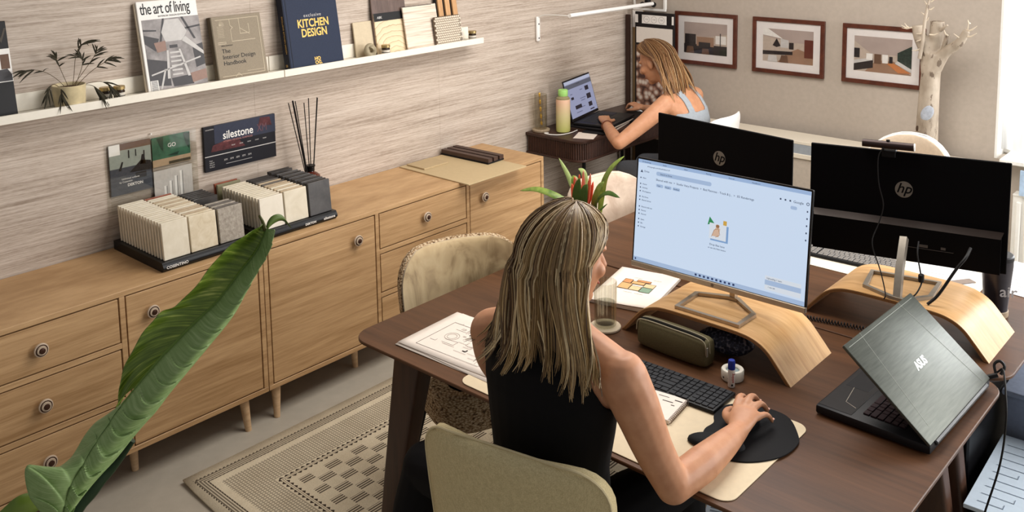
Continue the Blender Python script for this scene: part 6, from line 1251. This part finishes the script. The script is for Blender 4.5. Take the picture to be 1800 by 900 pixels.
# ================================================================ wall lamp
th = thing('wall_lamp', 'slim white tube wall lamp reaching towards the corner', 'lamp', (XW, 4.285, 1.285)); T = Matrix.Translation(-V(th.location)); wl_ = plain('lamp_white', S(240, 238, 234), 0.35, grain=0.01)
obj('wall_plate', MB().rbox((0.010, 0, 0.075), (0.018, 0.030, 0.150), 0.007, 3), wl_, th)
for z_ in (0.02, 0.105): obj('screw', MB().cyl((0.019, 0, z_), (0.0205, 0, z_), 0.005, n=10), dgr, th)
obj('arm', MB().tube([T @ V(p) for p in crom([(XW + 0.012, 4.285, 1.43), (XW + 0.06, 4.287, 1.446), (-3.5, 4.29, 1.452), (-3.425, 4.30, 1.452)], 6)], 0.0035, 8), wl_, th)
obj('tube_shade', MB().tube([T @ V((-3.42, 4.30, 1.453)), T @ V((-3.415, 5.16, 1.449))], 0.0125, 16), wl_, th)

# ================================================================ boards standing in the corner
dkb = plain('board_umber', S(62, 44, 36), 0.6); brk = Mt('board_print', 0.6); v1 = brk.voro(brk.scaled((1, 1, 1)), 26); brk.color(brk.ramp(v1, [(0.2, S(214, 200, 186)), (0.5, S(150, 110, 90)), (0.75, S(70, 44, 36))]))
def stand(name, label, cat, x0, x1, z1, y, t, m, z0=0.0):
    return solo(name, label, cat, MB().rbox((0, 0, (z1 - z0) / 2), (x1 - x0, t, z1 - z0), 0.002), m, ((x0 + x1) / 2, y, z0))
stand('tall_board', 'narrow dark brown board standing in the room corner', 'board', -3.652, -3.622, 1.36, 5.205, 0.02, dkb)
th = thing('panel_board', 'tall board, white above and tan below, standing in the corner', 'board', (-3.575, 5.235, 0)); obj('board', MB().rbox((0, 0, 0.695), (0.085, 0.012, 1.39), 0.001), plain('board_tan', S(150, 124, 88), 0.6), th); obj('white_end', MB().box((0, -0.0068, 1.332), (0.084, 0.001, 0.115)), wht, th)
th = thing('sample_display', 'black display board with white label strip and large blank card in the corner', 'display board', (-3.405, 5.175, 0)); K = fm((0, -0.0095, 0), (1, 0, 0), (0, 0, 1))
obj('board', MB().rbox((0, 0, 0.695), (0.300, 0.018, 1.39), 0.002), plain('display_black', S(30, 26, 26), 0.5), th)
pr(th, K, 'print_field', brk.m, lambda b: flat(b, K, -0.138, 0.55, 0.145, 1.17)); pr(th, K, 'blank_card', plain('card_cream', S(226, 218, 208), 0.6, grain=0.02), lambda b: flat(b, K, -0.138, 1.185, 0.140, 1.290, 0.001, 0.0015))
pr(th, K, 'label_strip', wht, lambda b: flat(b, K, -0.095, 1.315, 0.095, 1.372, 0.0008)); pr(th, K, 'side_label', wht, lambda b: flat(b, K, -0.148, 1.318, -0.125, 1.372, 0.0008)); pr(th, K, 'side_label', wht, lambda b: flat(b, K, 0.134, 1.318, 0.149, 1.372, 0.0008))
for i in range(3):
    Kq = K @ Matrix.Translation((-0.058 + i * 0.057, 1.343, 0.0012)); b = MB(); ringflat(b, Kq, 0.0205, 0.0222); obj('round_stamp', b, gry, th); b = MB(); text(b, 'C2B', 0.012, Kq, 0, -0.004, 0, 'CENTER'); obj('stamp_lettering', b, gry, th)
th = thing('clothes_rack', 'white metal rack with black fittings above the corner boards', 'rack', (-3.49, 5.24, 1.392)); 
obj('frame_rail', MB().box((0, 0, 0.008), (0.25, 0.02, 0.014)).box((0.12, 0, 0.16), (0.014, 0.02, 0.29)), white, th); obj('hook_arc', MB().tube(crom([(-0.115, 0, 0.014), (-0.112, -0.01, 0.07), (-0.085, -0.01, 0.10), (-0.03, -0.01, 0.10)], 5), 0.008, 8), white, th)
for dx_, dz_, r_ in ((-0.04, 0.035, 0.018), (0.0, 0.06, 0.02), (0.045, 0.04, 0.017), (0.02, 0.10, 0.016), (-0.06, 0.13, 0.018)): obj('black_fitting', MB().lathe([(r_ * 0.6, 0), (r_, 0.004), (r_, 0.02), (r_ * 0.5, 0.03)], 14, Matrix.Translation((dx_, -0.012, dz_)) @ Matrix.Rotation(1.2, 4, 'X')), blackm, th)

# ================================================================ writing desk in the corner
th = thing('writing_desk', 'small dark walnut writing desk with fluted rounded sides against the papered wall', 'desk', (-3.447, 4.675, 0)); dk = wood('dark_walnut_desk', S(46, 28, 22), S(72, 46, 36), (16, 2, 16), 0.4)
DXh, DYh = 0.210, 0.505
def plan2(k): 
    w_, h_ = DXh - k, DYh - k; r_ = 0.075; pts = [(-w_, -h_), ]
    for cxn, cyn, a0 in ((w_ - r_, -h_ + r_, -90), (w_ - r_, h_ - r_, 0)):
        for i in range(9): a = math.radians(a0 + 90 * i / 8); pts.append((cxn + r_ * math.cos(a), cyn + r_ * math.sin(a)))
    pts.append((-w_, h_)); return pts
obj('top', MB().prism(plan2(0), 0.732, 0.750, bev=0.003), dk, th); obj('bottom_rim', MB().prism(plan2(0.002), 0.622, 0.636, bev=0.003), dk, th); obj('core', MB().prism(plan2(0.010), 0.636, 0.732), plain('flute_gap', S(30, 18, 14), 0.7), th)
rb = MB().cyl((0, 0, 0.637), (0, 0, 0.731), 0.0062, n=8).mesh('flute'); rb.materials.append(dk)
pl = plan2(0.0095); run = []
for (a, b) in zip(pl, pl[1:]):
    d = V(b) - V(a); run.append((V(a), V(b), d.length))
tot = sum(q[2] for q in run); s_ = 0.008; 
while s_ < tot:
    acc = 0
    for a, b, l in run:
        if acc + l >= s_: c = a.lerp(b, (s_ - acc) / l); break
        acc += l
    o = link('flute', rb, th); o.location = (c.x, c.y, 0); s_ += 0.0135
for sx in (-1, 1):
    for sy in (-1, 1): obj('leg', MB().cyl((sx * 0.17, sy * 0.43, 0.622), (sx * 0.185, sy * 0.45, 0), 0.011, 0.009, 10), blackm, th)
ZW = 0.7505
for i, (h_, rz_, m_, lb) in enumerate(((0.014, 3, plain('book_umber', S(70, 52, 44), 0.6), 'brown notebook lying lowest under the writing-desk laptop'), (0.010, -2, plain('book_black', S(28, 26, 28), 0.5), 'black notebook lying directly under the writing-desk laptop'))):
    th = thing('notebook', lb, 'notebook', (-3.405, 4.59 - 0.01 * i, ZW + (0.0 if i == 0 else 0.0142)), math.radians(12 + rz_)); obj('cover', MB().rbox((0, 0, h_ / 2), (0.27, 0.36, h_), 0.002), m_, th); obj('pages', MB().box((0.004, 0, h_ / 2), (0.267, 0.356, h_ * 0.6)), pap, th)
# laptop on the writing desk
ya, ta = math.radians(102.5), math.radians(15.8); uu = V((math.cos(ya), math.sin(ya), 0)); bb = V((-uu.y, uu.x, 0)); up = V((0, 0, 1)) * math.cos(ta) + bb * math.sin(ta); w, h = 0.378, 0.252
Cn = V((-3.550, 4.575, 0.914)); th = thing('laptop', 'open laptop with a lit page of pictures on the writing desk', 'laptop', (-3.40, 4.60, ZW + 0.0245)); T = Matrix.Translation(-V(th.location)); K = T @ fm(Cn, uu, up)
obj('lid', MB().rbox((0, 0, -0.004), (w, h, 0.007), 0.002, 1, K), lblk, th); sc2 = obj('screen', MB().box((0, 0.004, 0.0), (w - 0.014, h - 0.026, 0.0008), K), glow('screen_lilac', S(176, 182, 216), 0.75), th)
K0 = K @ Matrix.Translation((-w / 2 + 0.007, h / 2 - 0.009, 0.0006)); sw_, sh_2 = w - 0.014, h - 0.026
def s2(name, m, rects):
    for r in rects: b = MB(); flat(b, K0, r[0] * sw_, -r[3] * sh_2, r[2] * sw_, -r[1] * sh_2, 0.0002, 0.0002); obj(name, b, m, sc2, 0)
s2('page_bar', glow('screen_slate', S(110, 114, 130), 0.7), [(0, 0.10, 1, 0.22)]); s2('tab_strip', glow('screen_pale', S(206, 212, 236), 0.8), [(0, 0, 1, 0.08)])
s2('picture', glow('screen_dark', S(44, 44, 58), 0.7), [(0.70, 0.28, 0.84, 0.40), (0.12, 0.45, 0.22, 0.52), (0.70, 0.50, 0.86, 0.64), (0.20, 0.70, 0.44, 0.80), (0.70, 0.74, 0.84, 0.86), (0.72, 0.93, 0.88, 0.96), (0.42, 0.12, 0.55, 0.15)])
s2('caption', glow('screen_mid', S(120, 124, 158), 0.7), [(0.5, 0.32, 0.6, 0.34), (0.44, 0.55, 0.66, 0.57), (0.46, 0.61, 0.62, 0.63), (0.12, 0.36, 0.2, 0.38), (0.44, 0.78, 0.56, 0.80), (0.2, 0.88, 0.42, 0.90)])
Kb = T @ fm(Cn - up * (h / 2) + V((0, 0, -0.004)), uu, bb)        # x along the hinge, y towards the wall
obj('base', MB().rbox((0, -0.122, -0.004), (w, 0.246, 0.0135), 0.003, 1, Kb), lblk, th); obj('key_field', MB().box((0, -0.085, 0.0030), (w - 0.05, 0.105, 0.0008), Kb), plain('keys_navy', S(34, 34, 52), 0.5), th); keys(th, Kb @ Matrix.Translation((-0.148, -0.135, 0.0034)), 0.0172, keym, nav=False, h=0.0015); obj('touchpad', MB().box((0, -0.195, 0.0030), (0.11, 0.065, 0.0006), Kb), kbm, th)
solo('drawing_tablet', 'black drawing tablet beside the writing-desk laptop under the far person\'s arm', 'tablet', MB().rbox((0, 0, 0.010), (0.20, 0.25, 0.019), 0.004), kbm, (-3.345, 4.865, ZW), math.radians(6))
th = thing('mouse', 'pale computer mouse under the far person\'s right hand', 'mouse', (-3.455, 5.03, ZW), math.radians(80)); mm2 = MB(); mm2.v = [tuple(p) for p in mouse.v]; mm2.f = list(mouse.f); obj('shell', mm2, plain('mouse_white', S(232, 228, 222), 0.4), th, 60); obj('wheel', MB().cyl((-0.004, 0.032, 0.026), (0.004, 0.032, 0.026), 0.008, n=12), gry, th)
solo('paper_note', 'white paper note at the near corner of the writing desk', 'paper', MB().box((0, 0, 0.0006), (0.12, 0.15, 0.001)), pap, (-3.315, 4.315, ZW), math.radians(25))
th = thing('phone', 'dark phone lying by the paper note on the writing desk', 'phone', (-3.315, 4.405, ZW + 0.0014), math.radians(12)); obj('body', MB().rbox((0, 0, 0.004), (0.145, 0.07, 0.008), 0.003), kbm, th); obj('camera_ring', MB().lathe([(0.006, 0.008), (0.006, 0.0095), (0, 0.0095)], 12, Matrix.Translation((0.05, 0.02, 0))), silv2, th)
# water bottle
th = thing('water_bottle', 'peach to yellow water bottle with green cap on the writing desk', 'bottle', (-3.485, 4.315, ZW)); bt = Mt('peach_silicone', 0.5); x, y, z = bt.xyz(); bt.color(bt.ramp((z / 0.2), [(0.05, S(206, 208, 120)), (0.5, S(216, 204, 150)), (0.95, S(232, 190, 160))]))
obj('sleeve', MB().lathe([(0.036, 0), (0.0415, 0.004), (0.0425, 0.02), (0.0425, 0.19), (0.041, 0.198)], 28), bt.m, th); obj('neck', MB().lathe([(0.040, 0.198), (0.040, 0.206), (0.028, 0.216), (0.026, 0.222)], 28), plain('bottle_glass', S(150, 140, 104), 0.15), th); obj('cap', MB().lathe([(0.0285, 0.218), (0.0295, 0.221), (0.0295, 0.251), (0.027, 0.255), (0, 0.255)], 28), plain('cap_green', S(164, 216, 122), 0.4), th)
th = thing('stone_coaster', 'round speckled coaster under the glass with the gold ribbon', 'coaster', (-3.60, 4.245, ZW)); obj('disc', MB().lathe([(0.052, 0), (0.054, 0.003), (0.054, 0.012), (0.051, 0.015), (0, 0.015)], 30), plain('coaster_speckle', S(164, 146, 122), 0.5, grain=0.25, gs=120), th)
th = thing('glass_vase', 'clear drinking glass holding a twisted gold ribbon', 'glass', (-3.60, 4.245, ZW + 0.0152)); obj('tumbler', MB().loft([[(r * math.cos(a), r * math.sin(a), z_) for a in [2 * PI * i / 28 for i in range(28)]] for r, z_ in ((0.034, 0), (0.037, 0.004), (0.0385, 0.21), (0.0365, 0.21), (0.034, 0.012))]), glassy('vase_glass', (0.93, 0.92, 0.88), 0.04), th)
obj('gold_ribbon', MB().grid(lambda a, b: (0.004 * math.cos(a * 14) * (b - 0.5) * 3, -0.012 + 0.018 * (1 - a) + 0.004 * math.sin(a * 14) * (b - 0.5) * 3, 0.02 + a * 0.20), 40, 2), plain('gold_leaf', S(226, 184, 84), 0.3, 0.6), th)
cable([(-3.52, 4.22, ZW + 0.004), (-3.535, 4.20, ZW + 0.004), (-3.49, 4.195, ZW + 0.004), (-3.44, 4.225, ZW + 0.004), (-3.42, 4.30, ZW + 0.004), (-3.43, 4.38, ZW + 0.004)], 0.0032, 'white charging lead looped round the bottle on the writing desk', 'white_lead')[0].children[0].data.materials[0] = white

# ================================================================ large foreground leaf
lf = thing('large_leaf_plant', 'tall plant with one huge folded green leaf in the left foreground', 'plant', (-1.62, 0.42, 0)); T = Matrix.Translation(-V(lf.location))
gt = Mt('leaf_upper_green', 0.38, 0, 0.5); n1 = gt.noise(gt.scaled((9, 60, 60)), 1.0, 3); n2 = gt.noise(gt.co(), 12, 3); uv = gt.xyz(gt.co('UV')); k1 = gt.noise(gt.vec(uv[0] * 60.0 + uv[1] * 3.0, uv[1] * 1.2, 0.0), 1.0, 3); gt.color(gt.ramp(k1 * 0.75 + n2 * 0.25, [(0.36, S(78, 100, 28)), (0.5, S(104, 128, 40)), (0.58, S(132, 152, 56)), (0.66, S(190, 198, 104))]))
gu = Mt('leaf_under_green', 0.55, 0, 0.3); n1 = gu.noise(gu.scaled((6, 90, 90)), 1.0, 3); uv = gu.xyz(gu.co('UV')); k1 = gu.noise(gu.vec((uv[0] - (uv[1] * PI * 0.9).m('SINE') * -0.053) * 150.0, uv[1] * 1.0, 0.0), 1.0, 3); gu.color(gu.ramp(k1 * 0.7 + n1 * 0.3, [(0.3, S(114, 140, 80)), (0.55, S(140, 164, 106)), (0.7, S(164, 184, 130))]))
def samp(col, s):
    pts = SP[col]; k = s * (len(pts) - 1); i = min(int(k), len(pts) - 2); return pts[i].lerp(pts[i + 1], k - i)
SP = [crom([V(r[c]) for r in LEAF], 6) for c in range(3)]
for i_, p_ in enumerate(SP[1]):
    q_ = max(0, 1 - i_ / (len(SP[1]) * 0.46)); p_.x += 0.030 * q_ * q_ * (3 - 2 * q_)
def rib_h(a, b):
    fr = (a * 17 + 0.9 * math.sin(b * PI * 0.9)) % 1.0
    return fr ** 0.7 if fr < 0.82 else 0.82 ** 0.7 * (1 - (fr - 0.82) / 0.18)
AF = 0.405                                     # below this the blade turns over and shows its pale side
def bl_left(a, b):
    a = AF + (1 - AF) * a; m_, l_ = samp(1, a), samp(0, a); p = m_.lerp(l_, b); return T @ (p + V((-0.010, 0, 0)) * math.sin(b * PI) + V((0.0016 * math.sin(a * 95 + b * 4), 0, 0)) * b)
def bl_low(a, b):
    a = AF * a; m_, l_ = samp(1, a), samp(0, a); p = m_.lerp(l_, b)
    return T @ (p + V((0.003, 0, 0.002)) * math.sin(b * PI) + V((0.008, 0.002, 0.006)) * rib_h(a, -b * 0.5) * max(0, math.sin(b * PI)) ** 0.6)
def bl_right(a, b):
    m_, r_ = samp(1, a), samp(2, a); q = m_.lerp(r_, b)
    k_ = min(1, max(0, (a - 0.22) / 0.3)); k_ = 0.12 + 0.88 * k_ * k_ * (3 - 2 * k_)
    return T @ (q + V((0.022, 0, 0.004)) * k_ * math.sin(b * PI) + V((0.0150, 0.003, 0.010)) * rib_h(a, b) * max(0, math.sin(min(1, b * 1.12) * PI)) ** 0.5 * (0.35 + 0.65 * (1 - a)))
def uvs(me, nu, nv):
    l = me.uv_layers.new(name='leaf'); n = nv + 1
    for lp_ in me.loops: i = lp_.vertex_index; l.data[lp_.index].uv = ((i // n) / nu, (i % n) / nv)
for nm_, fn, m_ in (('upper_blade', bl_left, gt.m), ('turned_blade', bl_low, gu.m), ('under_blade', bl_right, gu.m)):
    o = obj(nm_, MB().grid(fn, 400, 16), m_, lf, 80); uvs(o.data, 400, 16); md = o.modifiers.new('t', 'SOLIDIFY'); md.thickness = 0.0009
ML = SP[1][int(len(SP[1]) * 0.34):]
obj('midrib', MB().tube([T @ p for p in ML], lerpl([0.0008, 0.003, 0.003, 0.002, 0.001], len(ML)), 8), plain('midrib_green', S(104, 130, 60), 0.45), lf)
def curl(pts, w_, nm_, m_):
    p = crom([T @ V(q) for q in pts], 6); n = len(p); vs, fs = [], []
    for i, c in enumerate(p):
        q = i / (n - 1); ww = w_ * math.sin(PI * (0.18 + 0.80 * q)); vs += [c + V((0.006, -0.2, 0.1)).normalized() * 0 + V((0, 0, ww)), c + V((0.004, 0, 0)), c - V((0, 0, ww))]
    for i in range(n - 1):
        for j in (0, 1): fs.append((i * 3 + j, i * 3 + j + 1, i * 3 + j + 4, i * 3 + j + 3))
    o = obj(nm_, MB().add(vs, fs), m_, lf, 80); md = o.modifiers.new('t', 'SOLIDIFY'); md.thickness = 0.001
curl([(-1.50, 0.9600, 1.480), (-1.50, 0.9690, 1.506), (-1.50, 0.9840, 1.516), (-1.50, 1.003, 1.513), (-1.50, 1.0202, 1.4897)], 0.0085, 'leaf_tip', plain('tip_green', S(92, 112, 52), 0.45))
obj('tip_stub', MB().tube([T @ V(p) for p in ((-1.50, 0.9639, 1.500), (-1.50, 0.9584, 1.5198), (-1.50, 0.9528, 1.5311))], [0.0045, 0.003, 0.0022], 7), plain('stub_brown', S(84, 84, 44), 0.6), lf)
dkg = plain('petiole_dark_green', S(26, 44, 22), 0.45)
obj('petiole', MB().tube(crom([T @ V(p) for p in ((-1.535, 0.700, 1.185), (-1.555, 0.671, 1.1446), (-1.56, 0.634, 1.118), (-1.565, 0.585, 1.06), (-1.58, 0.50, 0.80), (-1.61, 0.43, 0.30))], 6), lerpl([0.006, 0.011, 0.016, 0.018, 0.019, 0.022], 31), 12), dkg, lf)
curl([(-1.53, 0.555, 1.150), (-1.53, 0.525, 1.158), (-1.53, 0.495, 1.155), (-1.54, 0.455, 1.12), (-1.56, 0.42, 1.02)], 0.020, 'second_leaf', gt.m)
obj('second_petiole', MB().tube(crom([T @ V(p) for p in ((-1.56, 0.42, 1.02), (-1.59, 0.41, 0.7), (-1.62, 0.42, 0.3))], 6), 0.014, 10), dkg, lf)
obj('pot', MB().lathe([(0.13, 0), (0.14, 0.006), (0.165, 0.28), (0.17, 0.30), (0.16, 0.30), (0.152, 0.26)], 36), plain('planter_stone', S(150, 146, 138), 0.7), lf); obj('soil', MB().lathe([(0.1525, 0.25), (0.1525, 0.265), (0, 0.27)], 30), MC['soil'], lf)

# ================================================================ things under and right of the desks
th = thing('computer_tower', 'black computer tower standing beside the desk legs', 'computer', (-0.885, 3.14, 0.0132)); obj('case', MB().rbox((0, 0, 0.245), (0.20, 0.44, 0.46), 0.006), plain('tower_black', S(14, 14, 16), 0.35), th)
for s in (-1, 1):
    for q in (-1, 1): obj('foot', MB().cyl((s * 0.07, q * 0.18, 0), (s * 0.07, q * 0.18, 0.016), 0.014, n=12), blackm, th)
obj('rear_panel', MB().box((0, -0.2205, 0.24), (0.17, 0.002, 0.40)), plain('rear_steel', S(60, 60, 64), 0.4, 0.5), th)
for i in range(5): obj('port', MB().box((-0.03, -0.222, 0.16 + i * 0.04), (0.03, 0.003, 0.012)), plain('port_silver', S(150, 150, 154), 0.3, 0.7), th)
gb = plain('crate_blue_grey', S(150, 160, 180), 0.4)
th = thing('storage_box', 'smooth blue-grey storage box beside the far desk corner', 'box', (-0.545, 3.52, 0)); obj('body', MB().rbox((0, 0, 0.245), (0.44, 0.58, 0.49), 0.012, 2), gb, th); obj('lid', MB().rbox((0, 0, 0.500), (0.46, 0.60, 0.02), 0.006, 2), gb, th)
th = thing('flat_file', 'black flat-file trolley holding drawing sheets right of the desks', 'trolley', (-0.455, 2.985, 0)); obj('case', MB().rbox((0, 0, 0.20), (0.49, 0.43, 0.32), 0.006), plain('trolley_black', S(20, 20, 24), 0.5), th)
for s in (-1, 1):
    for q in (-1, 1): obj('caster', MB().cyl((s * 0.2 - 0.01, q * 0.17, 0.022), (s * 0.2 + 0.01, q * 0.17, 0.022), 0.0215, n=14).cyl((s * 0.2, q * 0.17, 0.022), (s * 0.2, q * 0.17, 0.045), 0.006, n=8), blackm, th)
bls = plain('sheet_cool_white', S(214, 228, 240), 0.5, grain=0.03); inkc = plain('ink_blue_grey', S(128, 140, 156), 0.7)
for i, (x_, w_, rz_, lb) in enumerate(((-0.655, 0.19, 2, 'wide printed drawing sheet lying leftmost on the black trolley'), (-0.465, 0.10, 5, 'narrow pale drawing strip in the middle of the black trolley'), (-0.315, 0.09, 3, 'narrow pale drawing strip lying rightmost on the black trolley'))):
    th = thing('drawing_board', lb, 'drawing', (x_, 2.965, 0.3605), math.radians(rz_)); obj('board', MB().rbox((0, 0, 0.006), (w_, 0.46, 0.012), 0.001), bls, th); F = fm((-w_ / 2, -0.23, 0.0124), (1, 0, 0), (0, 1, 0)); b = MB()
    for k in range(9): lp(b, F, [(w_ * 0.15, 0.04 + k * 0.045), (w_ * (0.5 + 0.1 * (k % 4)), 0.04 + k * 0.045), (w_ * (0.5 + 0.1 * (k % 4)), 0.06 + k * 0.045)], 0.0022)
    obj('print', b, inkc, th, 0)['kind'] = 'stuff'
for x_, y_, rz_, lb in ((-1.37, 2.62, 20, 'printed sheet lying on the rug behind the near person\'s elbow'), (-1.03, 2.66, -8, 'printed sheet lying on the rug by the right desk legs')):
    th = thing('printed_sheet', lb, 'paper', (x_, y_, 0.0136), math.radians(rz_)); obj('sheet', MB().box((0, 0, 0.0006), (0.30, 0.42, 0.001)), bls, th); F = fm((-0.15, -0.21, 0.0013), (1, 0, 0), (0, 1, 0)); b = MB()
    for k in range(22):
        for c_ in range(2): flat(b, F, 0.015 + c_ * 0.14, 0.02 + k * 0.0175, 0.135 + c_ * 0.14 - 0.02 * ((k * 7 + c_) % 3), 0.028 + k * 0.0175, 0.0002, 0.0003)
    obj('print', b, inkc, th, 0)['kind'] = 'stuff'
